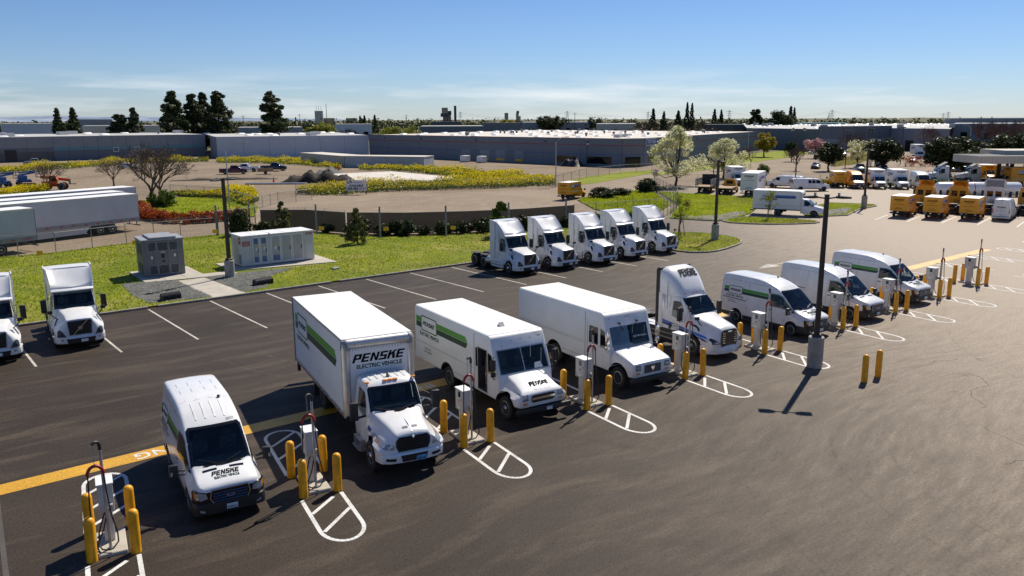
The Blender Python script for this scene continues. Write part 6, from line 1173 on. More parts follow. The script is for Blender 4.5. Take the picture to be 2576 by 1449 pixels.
# ================================================================ chargers, bollards, poles, cabinets, fences
b = MB(); b.lathe([(.135, 0), (.135, 1.12), (.124, 1.18), (.092, 1.225), (.046, 1.25), (.005, 1.257)], 20); BOL = b.mesh('bollard', 'bollard_yellow', 40)
def bollard(x, y, label):
    o = link('bollard', BOL, None, (x, y, -.02)); o.rotation_euler = (rng.normal(0, .010), rng.normal(0, .010), rng.uniform(0, 6.28)); return tag(o, label, 'bollard', 'yellow bollards')
WHO = ['charger at the left edge', 'charger between front van and box truck', 'charger between box truck and striped step van', 'charger between the two step vans', 'charger between plain step van and tractor', 'charger between tractor and its neighbouring van', 'charger right of the tall light pole', 'charger before the last striped van', 'second charger from the right end', 'charger at the right end of the row']
def make_charger():
    t = thing('charging_post', 'x', 'charger')
    b = MB(); b.box(.12, .86, .02, 1.42, -.02, .10); b.build('concrete_base', 'concrete', t, None, .02, 1)
    b = MB(); b.box(.34, .60, .72, 1.04, .10, 1.08); b.build('pedestal', 'cabinet_white', t, None, .015, 1)
    b = MB(); b.box(.28, .66, .58, 1.18, 1.02, 1.80); cab = b.build('cabinet', 'cabinet_white', t, None, .018, 2)
    b = MB(); b.box(.26, .68, .56, 1.20, 1.80, 1.83); b.build('cabinet_lid', 'sign_white', cab, None, .006, 1)
    Lf = ((0,-1,0), (0,0,1))   # the face towards -x
    decal(cab, 'door_seam', 'ink_grey', ring_shape([(-.27,.03),(.27,.03),(.27,.74),(-.27,.74)], [(-.258,.042),(.258,.042),(.258,.728),(-.258,.728)]), (.28, .88, 1.03), *Lf, off=.003)
    decal(cab, 'screen', 'screen', rect(-.06,.50,.12,.70), (.28, .88, 1.03), *Lf, off=.008); decal(cab, 'emergency_stop', 'orange', rect(-.02,.30,.05,.38), (.28, .88, 1.03), *Lf, off=.02); decal(cab, 'notice', 'sign_white', rect(-.12,.05,.10,.14), (.28, .88, 1.03), *Lf, off=.006)
    decal(cab, 'keyhole', 'black_plastic', rect(.19,.42,.22,.50), (.28, .88, 1.03), *Lf, off=.012)
    b = MB(); b.box(.50, .62, .46, .57, 1.10, 1.26); b.build('holster', 'cabinet_panel', t, None, .01, 1)
    b = MB(); b.tube([(.52,.46,1.2),(.48,.36,1.16),(.44,.30,1.05)], .04, 8); b.build('connector', 'black_plastic', t, 40)
    b = MB(); b.cyl((.46,.28,.10), (.46,.28,3.0), .038, n=10); po = b.build('cable_post', 'galv', t, 40); b = MB(); b.cyl((.46,.28,.09), (.46,.28,.13), .09, n=10); b.build('post_flange', 'galv_dull', po)
    b = MB(); b.tube([(.46,.28,2.92),(.46,.28,3.06),(.42,.26,3.14),(.34,.22,3.16),(.28,.19,3.12)], .045, 8); b.build('post_cap', 'black_plastic', po, 40)
    b = MB(); b.tube([(.30,.20,3.12)] + [(.30+.018*math.cos(i*1.3), .20+.018*math.sin(i*1.3), 3.1-i*.022) for i in range(22)] + [(.30,.20,2.56)], .010, 4); b.build('balancer', 'galv', t)
    b = MB(); A = [PI*i/10 for i in range(11)]; b.tube([(.30-.19*math.cos(a), .16, 2.30+.24*math.sin(a)) for a in A], .045, 8); b.build('cable_saddle', 'red', t, 40)
    b = MB(); b.tube([(.44,.30,1.05),(.34,.22,.7),(.16,.12,.34),(.12,.10,.20),(.20,.06,.15),(.10,.10,.5),(.08,.14,1.4),(.11,.16,2.1),(.11,.16,2.30)], .020, 7)
    b.tube([(.49,.16,2.30),(.50,.15,1.9),(.55,.12,1.2),(.66,.10,.6),(.66,.10,.35),(.52,.08,.19),(.40,.10,.16),(.26,.2,.16),(.20,.36,.22),(.22,.5,.5),(.36,.6,.9),(.42,.62,1.03)], .020, 7); b.build('cable', 'black_plastic', t, 50)
    return t
ch0 = make_charger(); CH[ch0.name] = [k for k in bpy.data.objects if k.parent == ch0]
for i, (x, y, tl) in enumerate(CH_X):
    lb = 'white ' + WHO[i] + ', with hanging black cable' if i != 9 else 'white ' + WHO[9]
    if i == 0: ch0.location = (x, y, 0); ch0.rotation_euler = (0, 0, -R(tl)); ch0['label'] = lb; ch0['group'] = 'vehicle chargers in a row'
    else: copy_tree(ch0, None, (x, y, 0), -R(tl), lb, group='vehicle chargers in a row')
    c, s = math.cos(R(tl)), math.sin(R(tl)); T = lambda u, v: (x+u*c+v*s, y-u*s+v*c)
    for u, v, w in ((0,0,'front left'), (1.05,-.04,'front right'), (0,1.62,'rear left'), (1.05,1.60,'rear right')): bollard(*T(u, v), 'yellow bollard, %s of the %s' % (w, WHO[i]))
bollard(33.22, 16.76, 'left of two lone yellow bollards in front of the light pole'); bollard(34.38, 16.75, 'right of two lone yellow bollards in front of the light pole')
def light_pole(label, loc, H, rz, base=1.45, square=True, r=.35):
    t = thing('light_pole', label, 'light pole', loc, rz, 'light poles on concrete bases')
    b = MB(); b.lathe([(r, 0), (r, base-.03), (r-.03, base), (.01, base)], 24); b.build('concrete_base', 'concrete_pole', t, 40)
    for z in (base*.36, base*.70): b = MB(); b.lathe([(r+.002, z-.006), (r+.003, z), (r+.002, z+.006)], 24, cap=False); b.build('form_line', 'kerb', t)
    b = MB(); b.box(-.2, .2, -.2, .2, base, base+.14); b.build('base_cover', 'bronze', t, None, .02, 1)
    b = MB(); b.loft([[(-q,-q,z),(q,-q,z),(q,q,z),(-q,q,z)] for q, z in ((.115,base+.1),(.095,H))]); b.build('shaft', 'bronze', t, None, .012, 1)
    b = MB(); b.box(-.11, .11, -.11, .11, H, H+.03); b.build('shaft_cap', 'bronze', t)
    for s in (-1, 1):
        b = MB(); b.bar((0, 0, H-.16), (s*.42, 0, H-.10), .06, .06); ar = b.build('arm', 'bronze', t)
        b = MB(); b.loft([[(s*.38,-.10,H-.14),(s*.38,.10,H-.14),(s*.38,.10,H-.04),(s*.38,-.10,H-.04)], [(s*.6,-.20,H-.15),(s*.6,.20,H-.15),(s*.6,.20,H-.03),(s*.6,-.20,H-.03)], [(s*1.0,-.20,H-.14),(s*1.0,.20,H-.14),(s*1.0,.20,H-.06),(s*1.0,-.20,H-.06)]]); h = b.build('lamp_head', 'bronze', t, None, .01, 1)
        b = MB(); b.cyl((s*.5, 0, H-.03), (s*.5, 0, H+.10), .055, n=8); b.build('photocell', 'lamp_clear', h)
    return t
light_pole('tall bronze light pole on a concrete base in front of the vans', (33.55, 19.35, 0), 7.95, R(-52), 1.45)
light_pole('bronze light pole on a concrete base by the white cabinet', (20.45, 58.28, 0), 7.25, R(20), 1.35)
light_pole('bronze light pole on the grass island beside the end tractor', (62.6, 47.2, .1), 7.4, R(70), 1.45)
light_pole('bronze light pole on the far island near the yellow box trucks', (99.6, 52.3, .1), 7.3, R(60), 1.5)
# grey transformer cabinet
def transformer():
    t = thing('transformer_cabinet', 'dark grey transformer cabinet with louvred front on a concrete pad', 'cabinet', (16.9, 61.75, .16), R(-5))
    b = MB(); b.box(-1.42, 1.42, -.05, 2.5, 0, 2.62); b.build('housing', 'cab_grey', t, None, .02, 1)
    b = MB(); b.box(-1.5, 1.5, -.12, 2.58, 2.62, 2.72); rf = b.build('roof', 'cab_grey_top', t, None, .02, 1); b = MB(); b.box(-.9, .95, -.08, 2.5, 2.72, 2.86); b.build('roof_hatch', 'cab_grey_top', rf, None, .02, 1)
    P = ((1,0,0), (0,0,1)); D = lambda n, m, sh, off=.01, pa=t: decal(pa, n, m, sh, (0, -.05, 0), *P, off=off)
    for x in (-.70, .28, .95): D('door_seam', 'joint_dark', rect(x-.012, .1, x+.012, 2.55), .004)
    for x0, x1 in ((-1.02,-.46), (-.40,.36), (.42,1.02)):
        for z0, z1 in ((1.82,2.50), (.14,.82)):
            f = D('louvre_panel', 'cab_grey_top', rect(x0, z0, x1, z1), .008); n_ = int((x1-x0)/.085)
            for i in range(n_):
                b = MB(); w = (x1-x0-.06)/n_; xx = x0+.03+i*w; b.box(xx+.015, xx+w-.015, -.085, -.06, z0+.04, z1-.04); b.build('louvre', 'louvre', f)
    D('control_panel', 'louvre', rect(-.16,1.30,.08,1.66), .012); D('notice', 'sign_white', rect(-.16,1.68,.08,1.78), .014); D('lettering', 'sign_red', fit(text('ABB', 1, 0, .02), .18), .018); 
    D('notice', 'sign_white', rect(-.86,1.28,-.74,1.50), .012); D('notice', 'sign_white', rect(.72,1.36,.84,1.56), .012); D('meter_window', 'black_gloss', rect(-.12,.98,.10,1.16), .012)
    for o in [k for k in bpy.data.objects if k.parent == t and k.name.startswith('lettering')]: o.location = (-.13, 0, 1.70)
    L = ((0,-1,0), (0,0,1))
    for y in (.5, 1.4): decal(t, 'side_door', 'louvre', rect(-.3,.2,.3,.9), (-1.42, y, 0), *L, off=.01); decal(t, 'side_door', 'louvre', rect(-.3,1.6,.3,2.4), (-1.42, y, 0), *L, off=.01)
transformer()
def switchgear():
    t = thing('switchgear_cabinet', 'long white equipment cabinet with doors and red signs', 'cabinet', (22.51, 61.2, .155), R(-1))
    b = MB(); b.box(0, 5.95, 0, 2.25, .06, 2.38); b.build('housing', 'cabinet_white', t, None, .02, 1); b = MB(); b.box(.1, 5.85, .05, 2.2, 0, .06); b.build('plinth', 'cab_grey', t)
    for i in range(5): b = MB(); b.box(-.03+i*1.2, -.03+(i+1)*1.2-.03, -.06, 2.32, 2.38, 2.44); b.build('roof_panel', 'sign_white', t, None, .01, 1)
    P = ((1,0,0), (0,0,1)); D = lambda n, m, sh, off=.01, pa=t: decal(pa, n, m, sh, (0, 0, 0), *P, off=off)
    def door(x0, x1, lou):
        f = D('door_frame', 'sign_white', rect(x0-.05,.16,x1+.05,2.28), .006); d = D('door', 'cabinet_panel', rect(x0,.24,x1,2.20), .012)
        if lou: 
            for z0 in ((.30, 1.72) if lou == 2 else (.30,)):
                for i in range(5): b = MB(); b.box(x0+.06, x1-.06, -.04, -.014, z0+.02+i*.085, z0+.07+i*.085); b.build('louvre', 'stripe_blue', d)
        b = MB(); b.box(x1-.10, x1-.06, -.06, -.012, 1.05, 1.35); b.build('door_handle', 'black_plastic', d); decal(d, 'warning_sign', 'sign_yellow', poly((x0+.18,1.48),(x0+.34,1.48),(x0+.26,1.62)), (0, 0, 0), *P, off=.02)
        if x0 < 2.6: decal(d, 'notice', 'sign_white', rect(x0+.2,1.16,x0+.34,1.44), (0, 0, 0), *P, off=.02)
    for x0, x1, l in ((.92,1.36,2), (1.54,2.0,2), (2.42,3.06,1), (3.24,3.98,0), (4.16,4.94,0)): door(x0, x1, l)
    D('panel_seam', 'ink_grey', rect(.80,.1,.812,2.36), .004); D('panel_seam', 'ink_grey', rect(5.12,.1,5.132,2.36), .004); D('sign', 'sign_red', rect(.08,1.62,.66,1.98), .014)
    for i in range(4): D('lettering', 'sign_white', rect(.14,1.68+i*.07,.60,1.70+i*.07), .018)
    D('sign', 'sign_red', rect(5.25,2.10,5.80,2.26), .014); decal(t, 'lettering', 'sign_white', fit(text('HITACHI', 1, 0, .02), .46), (5.295, 0, 2.14), *P, off=.018)
    L = ((0,-1,0), (0,0,1)); decal(t, 'end_door', 'cabinet_panel', rect(-.6,.2,.35,2.1), (0, 1.1, 0), *L, off=.01); decal(t, 'sign', 'sign_red', rect(.5,1.75,.95,2.05), (0, 1.1, 0), *L, off=.012); decal(t, 'sign', 'sign_red', rect(.5,2.12,.95,2.28), (0, 1.1, 0), *L, off=.012)
    for i in range(8): decal(t, 'louvre', 'stripe_blue', rect(.45,.25+i*.09,.95,.31+i*.09), (0, 1.1, 0), *L, off=.012)
    b = MB(); b.cyl((2.2,-.1,2.44), (2.2,-.1,2.52), .05, n=8); b.build('camera', 'black_plastic', t)
switchgear()
def culvert(label, a, c):
    b = MB(); a, c = Vector(a), Vector(c); n = 11; 
    pts, rr = [], []
    for i in range(n*4+1): pts.append(a.lerp(c, i/(n*4))); rr.append(.30 if i % 4 < 2 else .25)
    b.tube(pts, rr, 16); tag(b.build('drain_pipe', 'black_plastic', None, 30), label, 'pipe', 'corrugated drain pipes on the gravel')
culvert('black corrugated pipe left of the concrete walkway', (14.2, 53.2, .26), (15.35, 53.3, .26)); culvert('black corrugated pipe right of the concrete walkway', (20.6, 54.0, .26), (21.9, 54.3, .26))
b = MB(); b.box(9.6, 10.6, 57.5, 58.3, .08, .24); tag(b.build('ground_vault', 'concrete', None, None, .03, 1), 'concrete vault lid in the grass beside the left tractor', 'vault')
b = MB(); b.box(27.6, 28.1, 56.1, 56.5, .08, .22); tag(b.build('valve_box', 'cab_grey_top', None, None, .03, 1), 'small grey valve box in the grass right of the white cabinet', 'valve box')
# ---------------------------------------------------------------- fences
def fence(label, pts, h, mat='chain_mesh', step=3.0, rail=True, post='galv_dull', barbs=0.0, pr=.035, z0=.05, cat='fence', name='chain_link_fence'):
    root = thing(name, label, cat); pts = [Vector((p[0], p[1], 0)) for p in pts]; first = True
    for a, c in zip(pts[:-1], pts[1:]):
        n = max(1, round((c-a).length/step))
        for i in range(n):
            p, q = a.lerp(c, i/n), a.lerp(c, (i+1)/n)
            b = MB(); b.add([(p.x,p.y,z0),(q.x,q.y,z0),(q.x,q.y,h),(p.x,p.y,h)], [(0,1,2,3)]); b.build('mesh_panel', mat, root, fix=False)
            if rail: b = MB(); b.cyl((p.x,p.y,h), (q.x,q.y,h), .022, n=6); b.build('top_rail', post, root)
            for e in ([p] if i or not first else [p]) + ([q] if i == n-1 and c == pts[-1] else []):
                b = MB(); b.cyl((e.x,e.y,0), (e.x,e.y,h+.02), pr, n=8)
                if barbs: b.bar((e.x,e.y,h), (e.x-.14,e.y-.14,h+barbs), .03)
                b.build('post', post, root)
            if barbs:
                for k in (.35, .7, 1.0):
                    b = MB(); z = h+barbs*k; o = -.14*k; b.tube([(p.x+o,p.y+o,z), (q.x+o,q.y+o,z)], .008, 4); b.build('barbed_wire', post, root)
        first = False
    return root
fence('chain-link fence with barbed wire in front of the white trailers', [(-40,78.5),(10.05,79.6),(12.83,79.2),(19,81.0),(24,81.2),(27.4,81.0)], 1.85, step=3.1, barbs=.30)
fence('chain-link gate section left of the green screened fence', [(27.6,81.05),(30.7,82.0),(31.9,82.2)], 2.5, step=1.6, pr=.05)
fence('fence screened with dark green cloth behind the white cabinet', [(32.5,82.2),(36.2,79.4),(38.2,74.4)], 2.15, 'green_mesh', 2.6, barbs=.28)
fence('brown slatted fence behind the dark shrubs and parked tractors', [(38.3,74.2),(42.6,70.2),(48.2,67.2),(54,65.2),(60.5,64.4)], 2.15, 'slat_fence', 2.4, name='slatted_fence')
fence('chain-link fence curving round the planting beside the lawn', [(60.5,64.4),(66,63.2),(72.7,62.2),(76.5,64.4),(80.2,66.6),(84.2,69.8),(88,73.6),(92,78.4),(98.2,86.2)], 2.25, step=2.6, barbs=0)
for i, (x, y, H) in enumerate(((27.49,81.03,3.1),(31.3,82.2,2.9),(35.4,75.2,3.1),(39.1,69.0,3.1),(44.5,65.6,3.1),(51.0,63.9,3.1),(58.2,63.2,3.1))):
    b = MB(); b.box(x-.07, x+.07, y-.07, y+.07, 0, H); tag(b.build('fence_post', 'galv_dull', None, None, .01, 1), 'tall square steel post in the grass, %s from the left along the fence' % ['first','second','third','fourth','fifth','sixth','seventh'][i], 'post', 'tall square steel posts')
for i, q in enumerate(((110,625),(290,700-62),(857,540),(1192-525,585),(965-325,574-0),(843,571),(1008,575),(1132-0,570))):
    pass
for lb, x, y in (('on the fence at far left above the trailer wheels',100,636),('left of the grey cabinet',340,610),('left of the trimmed bush',541,582),('right of the trimmed bush',662,590),('left of the first conifer',666+100,586),('right of the first conifer',808,574),('left of the second conifer',971,576),('behind the middle of the verge',1140,573)):
    p = gp(x, y, 1.0); b = MB(); b.obox((p.x, p.y, 1.0), (.50, .015, .34), R(-38), 0, R(3)); tag(b.build('fence_sign', 'sign_yellow'), 'small yellow sign hanging %s' % lb, 'sign', 'small yellow signs on the fence')
fence('temporary chain-link fence along the mustard flowers', [tuple(gp(*q)[:2]) for q in ((745,492),(880,486),(1000,481),(1120,480),(1250,476),(1390,472))], 1.75, step=5.5, pr=.03)
fence('chain-link fence along the street beside the blue-signed warehouse', [tuple(gp(*q)[:2]) for q in ((1395,470),(1475,448),(1560,437),(1640,433),(1760,418),(1900,398))], 1.8, step=5.0, barbs=.2)
fence('chain-link gate open beside the dirt yard entrance', [tuple(gp(*q)[:2]) for q in ((985*.0+640,527),(700,522-10),(745,508),(800-15,503))], 1.6, step=3.0)
fence('chain-link fence behind the left lawn', [tuple(gp(*q)[:2]) for q in ((335,500),(430,492),(560,500),(640,527))], 1.6, step=4.0, barbs=.2)
fence('chain-link fence behind the row of rental vans', [(106,93),(118.5,84.5),(132.5,74.3),(144,64),(158,51.5),(180,32)], 1.9, step=3.4)
# ================================================================ buildings and the yard beyond the fence
def V2(p): return Vector((p[0], p[1], 0))
def panel_wall(t, a, c, n, h, mat, bands=(), z0=-.03, gap=.06, th=.3):
    """tilt-up wall: separate panels with dark recessed joints, painted bands set proud"""
    a, c = V2(a), V2(c); d = (c-a); L = d.length; d = d/L; ang = math.atan2(d.y, d.x); w = L/n; nrm = Vector((d.y, -d.x, 0)); nrm = nrm if nrm.dot(-(a+c)/2) > 0 else -nrm
    b = MB(); m = (a+c)/2-nrm*.2; b.obox((m.x, m.y, (h+z0)/2), (L, .25, h-z0-.1), ang); b.build('wall_core', 'joint_dark', t)
    for i in range(n):
        p = a+d*(w*(i+.5)); b = MB(); b.obox((p.x, p.y, (h+z0)/2), (w-gap, th, h-z0), ang); wp = b.build('wall_panel', mat, t)
        for z, e, bm_ in bands:
            q = p+nrm*(th/2+.006); b = MB(); b.obox((q.x, q.y, (z+e)/2), (w-gap, .02, e-z), ang); b.build('painted_band', bm_, wp)
    return a, d, nrm, ang, L
def on_wall(t, W, u0, u1, z0, z1, mat, name, off=.17, depth=.06, parent=None):
    a, d, nrm, ang, L = W; p = a+d*((u0+u1)/2)+nrm*off; b = MB(); b.obox((p.x, p.y, (z0+z1)/2), (u1-u0, depth, z1-z0), ang); return b.build(name, mat, parent or t)
def roof_slab(t, pts, z, mat, name='roof'):
    b = MB(); b.prism([(p[0], p[1]) for p in pts], z-.25, z, 'Z'); return b.build(name, mat, t)
SKY = None
def skylight_mesh(w=2.5, l=1.5, h=.42):
    b = MB(); b.loft([[(-w/2*k, -l/2*k, z), (w/2*k, -l/2*k, z), (w/2*k, l/2*k, z), (-w/2*k, l/2*k, z)] for k, z in ((1.06,0),(1.04,.12),(1.0,.14),(.86,h*.8),(.7,h))]); return b.mesh('skylight', 'skylight', 40)
b = MB(); b.cyl((0,0,0), (0,0,.45), .28, n=10); b.lathe([(.26,.45),(.42,.6),(.45,.75),(.36,.95),(.05,1.05)], 12); VENT = b.mesh('roof_vent', ['cab_grey'], 40); SKY = skylight_mesh()
# the long grey warehouse with red and blue stripes
def striped_warehouse():
    t = thing('warehouse', 'long grey warehouse with red and blue stripes and rows of skylights', 'warehouse')
    A, C, C2, E = (131,236), (143.4,136.2), (149.5,134.8), (256.5,175.5); B = (A[0]+E[0]-C2[0], A[1]+E[1]-C2[1]); h = 6.6
    bands = ((4.95,5.12,'stripe_red'), (2.72,2.86,'stripe_blue'))
    W1 = panel_wall(t, C, A, 8, h, 'wall_grey', bands); W2 = panel_wall(t, C, C2, 1, h, 'wall_grey', bands); W3 = panel_wall(t, C2, E, 9, h, 'wall_grey', bands)
    rf = roof_slab(t, [A, C, C2, E, B], h-.04, 'roof_tan')
    for W, L in ((W1, W1[4]), (W2, W2[4]), (W3, W3[4])): on_wall(t, W, 0, L, h, h+.10, 'wall_dark', 'roof_flashing', .02, .34)
    u = (V2(A)-V2(C)).normalized(); v = (V2(E)-V2(C2)).normalized(); ang = math.atan2(v.y, v.x); k = 0
    for i in range(8):
        for j in range(9):
            p = V2(C)+u*(6+i*12.4)+v*(6+j*11.6+(i % 2)*4.0)
            if rng.uniform() < .07: continue
            link('skylight', SKY, rf, (p.x, p.y, h-.04), ang)
    for i in range(26):
        p = V2(C)+u*rng.uniform(4, 96)+v*rng.uniform(4, 104); link('roof_vent', VENT, rf, (p.x, p.y, h-.04))
    for p_, s in ((14, 1), (20, 1)): p = V2(C)+u*8+v*p_; b = MB(); b.obox((p.x, p.y, h+.4), (2.6, 1.6, .8), ang); b.build('roof_unit', 'cabinet_white', rf)
    for x0, x1 in ((3,10.5), (14,21)): on_wall(t, W1, x0, x1, .55, 2.25, 'glass', 'window'); 
    on_wall(t, W2, .8, 5.2, .0, 2.3, 'glass', 'entrance'); on_wall(t, W3, 3, 8, .5, 2.3, 'glass', 'window')
    for x in (32, 39, 45, 53): dd = on_wall(t, W1, x, x+3.6, .9, 3.0, 'wall_lightgrey', 'dock_door'); on_wall(t, W1, x+.3, x+3.3, .3, .85, 'sign_yellow', 'dock_bumper', .2, .1)
    for x in (2, 8, 16): pass
    for Wx, xs in ((W1, (10, 24, 50, 74, 92)), (W3, (16, 40))):
        for x in xs: on_wall(t, Wx, x, x+.35, 5.6, 5.85, 'black_plastic', 'wall_lamp', .35, .3)
    s = on_wall(t, W3, .9, 7.3, 5.05, 6.35, 'sign_blue', 'sign', .30, .12); on_wall(t, W3, .75, 7.45, 4.9, 6.5, 'sign_white', 'sign_frame', .22, .1)
    a, d, nrm, ang3, L = W3; p = a+d*1.3+nrm*.37
    decal(s, 'lettering', 'sign_white', fit(text('TOYO TIRES', 1, .1, .025), 5.6), (p.x, p.y, 5.42), d, (0, 0, 1), off=.01)
striped_warehouse()
def plain_warehouse(name, label, walls, roofpts, h, rm='roof_light', sky=0, seed=1, units=0):
    t = thing(name, label, 'warehouse'); Ws = [panel_wall(t, a, c, n, h, m, bands) for a, c, n, m, bands in walls]; rf = roof_slab(t, roofpts, h-.03, rm); g = np.random.default_rng(seed)
    P_ = [(p[0], p[1]) for p in roofpts]
    if sky:
        for x, y in scatter(P_, sky): link('skylight' if g.uniform() < .75 else 'roof_vent', SKY if g.uniform() < .75 else VENT, rf, (x, y, h-.03), .3)
    if units:
        for x, y in scatter(P_, units): b = MB(); b.obox((x, y, h+.5), (3, 2, 1.0), .3); b.build('roof_unit', 'cabinet_white', rf)
    return t, Ws
tb = ((2.95,3.9,'wall_teal'), (0,2.95,'wall_midgrey'))
t, Ws = plain_warehouse('warehouse', 'grey warehouse with a teal band at far left', [((46.3,270),(89.7,269),11,'wall_lightgrey',tb), ((5,263),(46.3,270),6,'wall_lightgrey',((2.7,3.9,'wall_midgrey'),(0,2.7,'wall_dark')))], [(5,263),(46.3,270),(89.7,269),(96,330),(20,330)], 7.0, 'roof_light', 12, 2, 5)
for x in (16, 22): f = on_wall(t, Ws[0], x-.15, x+1.45, 2.2, 3.55, 'sign_white', 'window_frame', .17, .06); on_wall(t, Ws[0], x, x+1.3, 2.35, 3.4, 'wall_midgrey', 'window', .20, .06)
for x in (10, 14.5): on_wall(t, Ws[1], x, x+1.6, 4.4, 6.0, 'glass', 'window', .2)
for x in (20, 29): on_wall(t, Ws[1], x, x+3, .2, 3.4, 'black_plastic', 'loading_door', .2)
plain_warehouse('warehouse', 'white-walled warehouse between the teal-banded and striped ones', [((86.8,250.5),(131,236.6),6,'wall_white',()), ((86.8,250.5),(91,268),2,'wall_lightgrey',())], [(86.8,250.5),(131,236.6),(152,300),(104,312)], 6.5, 'roof_light', 14, 3, 2)
# right-hand grey warehouse
def gw():
    t = thing('warehouse', 'dark grey warehouse behind the pink tree on the right', 'warehouse'); a, c, e, f = far(1880, 335), far(2062, 300), far(2245, 322), far(2392, 300)
    W1 = panel_wall(t, a, c, 5, 7.6, 'wall_midgrey', ()); W2 = panel_wall(t, c, e, 6, 8.5, 'wall_midgrey', ((0,4.2,'wall_lightgrey'),)); W3 = panel_wall(t, e, f, 5, 7.7, 'wall_lightgrey', ())
    k = far(1870, 560), far(2410, 560); rf = roof_slab(t, [a, c, e, f, k[1], k[0]], 7.6, 'roof_light')
    for x, y in scatter([(p.x, p.y) for p in (a, c, e, f, k[1], k[0])], 90): link('skylight', SKY, rf, (x, y, 7.6), .4)
    for x, y in scatter([(p.x, p.y) for p in (a, c, e, f, k[1], k[0])], 12): b = MB(); b.obox((x, y, 8.3), (4, 2, 1.4), .4); b.build('roof_unit', 'cab_grey_top', rf)
    on_wall(t, W3, 8, 12, 0, 3.6, 'black_plastic', 'loading_door'); on_wall(t, W2, 40, 43, 6.9, 7.6, 'wall_dark', 'house_number')
gw()
# farther buildings
def block(label, x0, x1, ytop, dist, wm='wall_cream', rm='roof_light', depth=40, name='building', dist2=None, wins=0, cat='building'):
    t = thing(name, label, cat); a, c = far(x0, dist), far(x1, dist2 or dist); h = far((x0+x1)/2, dist, ytop).z; m = (a+c)/2; back = m.normalized()*depth; d = (c-a); ang = math.atan2(d.y, d.x)
    b = MB(); b.prism([(p.x, p.y) for p in (a, c, c+back, a+back)], -.03, h-.3, 'Z'); b.build('wall', wm, t); b = MB(); b.prism([(p.x, p.y) for p in (a, c, c+back, a+back)], h-.3, h, 'Z'); b.build('roof', rm, t)
    for i in range(wins):
        p = a+d*((i+.5)/wins)-m.normalized()*.12; b = MB(); b.obox((p.x, p.y, h*.35), (2.6, .2, h*.35), ang); b.build('window' if i % 2 else 'loading_door', 'glass', t)
    return t
for q in (('white low building at the far left edge behind the conifers', 0, 132, 311, 400, 'wall_white', 'roof_light', 50, 5), ('pale grey warehouse behind the first conifer pair', 196, 282, 300, 520, 'wall_lightgrey', 'roof_light', 40, 3), ('cream building left of the tall pine group', 205, 400, 316, 420, 'wall_cream', 'roof_light', 40, 7), ('grey building right of the tall pine group', 596, 760, 320, 430, 'wall_lightgrey', 'roof_light', 40, 4),
          ('tan block beside the white silos', 812, 842, 297, 760, 'wall_tan', 'wall_tan', 20, 0), ('small tan block right of the silos', 870, 898, 297, 760, 'wall_tan', 'wall_tan', 20, 0), ('white building behind the lime trees', 842, 935, 312, 470, 'wall_white', 'roof_light', 30, 3), ('grey wall-sided warehouse right of the lime trees', 1056, 1216, 317, 400, 'wall_midgrey', 'roof_light', 40, 0), ('dark flat building beneath the factory tower', 1085, 1160, 306, 560, 'wall_dark', 'wall_dark', 30, 0), ('slate grey shed in front of the concrete tower', 1213, 1310, 309, 480, 'wall_midgrey', 'wall_dark', 30, 0),
          ('long white-roofed shed right of the concrete tower', 1312, 1500, 307, 620, 'wall_lightgrey', 'sign_white', 60, 4), ('white-roofed shed behind the striped warehouse', 1500, 1600, 311, 560, 'wall_cream', 'sign_white', 40, 3), ('dark shed among the bare trees', 1770, 1880, 313, 520, 'wall_dark', 'wall_dark', 30, 0), ('teal-roofed shed beyond the right grey warehouse', 1985, 2130, 309, 520, 'wall_teal', 'wall_teal', 30, 0),
          ('long pale shed at the far right edge', 2378, 2620, 297, 520, 'wall_lightgrey', 'roof_light', 60, 5), ('lower pale shed at the far right edge', 2400, 2640, 310, 440, 'wall_lightgrey', 'sign_white', 30, 4)):
    block(*q[:8], wins=q[8])
def silos():
    t = thing('silo', 'cluster of pale silos with thin masts left of the lime tree', 'silo')
    for i in range(3):
        p = far(797+i*6, 750); b = MB(); z = far(800, 750, 279).z; b.cyl((p.x, p.y, 0), (p.x, p.y, z), 1.6, n=14); b.build('silo_tube', 'wall_cream', t, 40); b = MB(); b.cyl((p.x, p.y, z), (p.x, p.y, z+4), .15, n=6); b.build('mast', 'galv', t)
silos()
def mast(label, x, y0, dist, r=.35, name='mast', mat='galv_dull', cat='mast', r2=None):
    p = far(x, dist); z = far(x, dist, y0).z; b = MB(); b.cyl((p.x, p.y, 0), (p.x, p.y, z), r, r2 or r*.6, n=10); tag(b.build(name, mat, None, 40), label, cat)
mast('thin radio mast right of the silos', 822, 261, 760); mast('dark chimney stack beside the factory tower', 1145.5, 266, 800, 1.3, 'chimney', 'wall_dark', 'chimney', 1.2); mast('concrete silo tower left of the striped tower', 1274, 284, 850, 2.0, 'silo', 'concrete_pole', 'silo', 2.0)
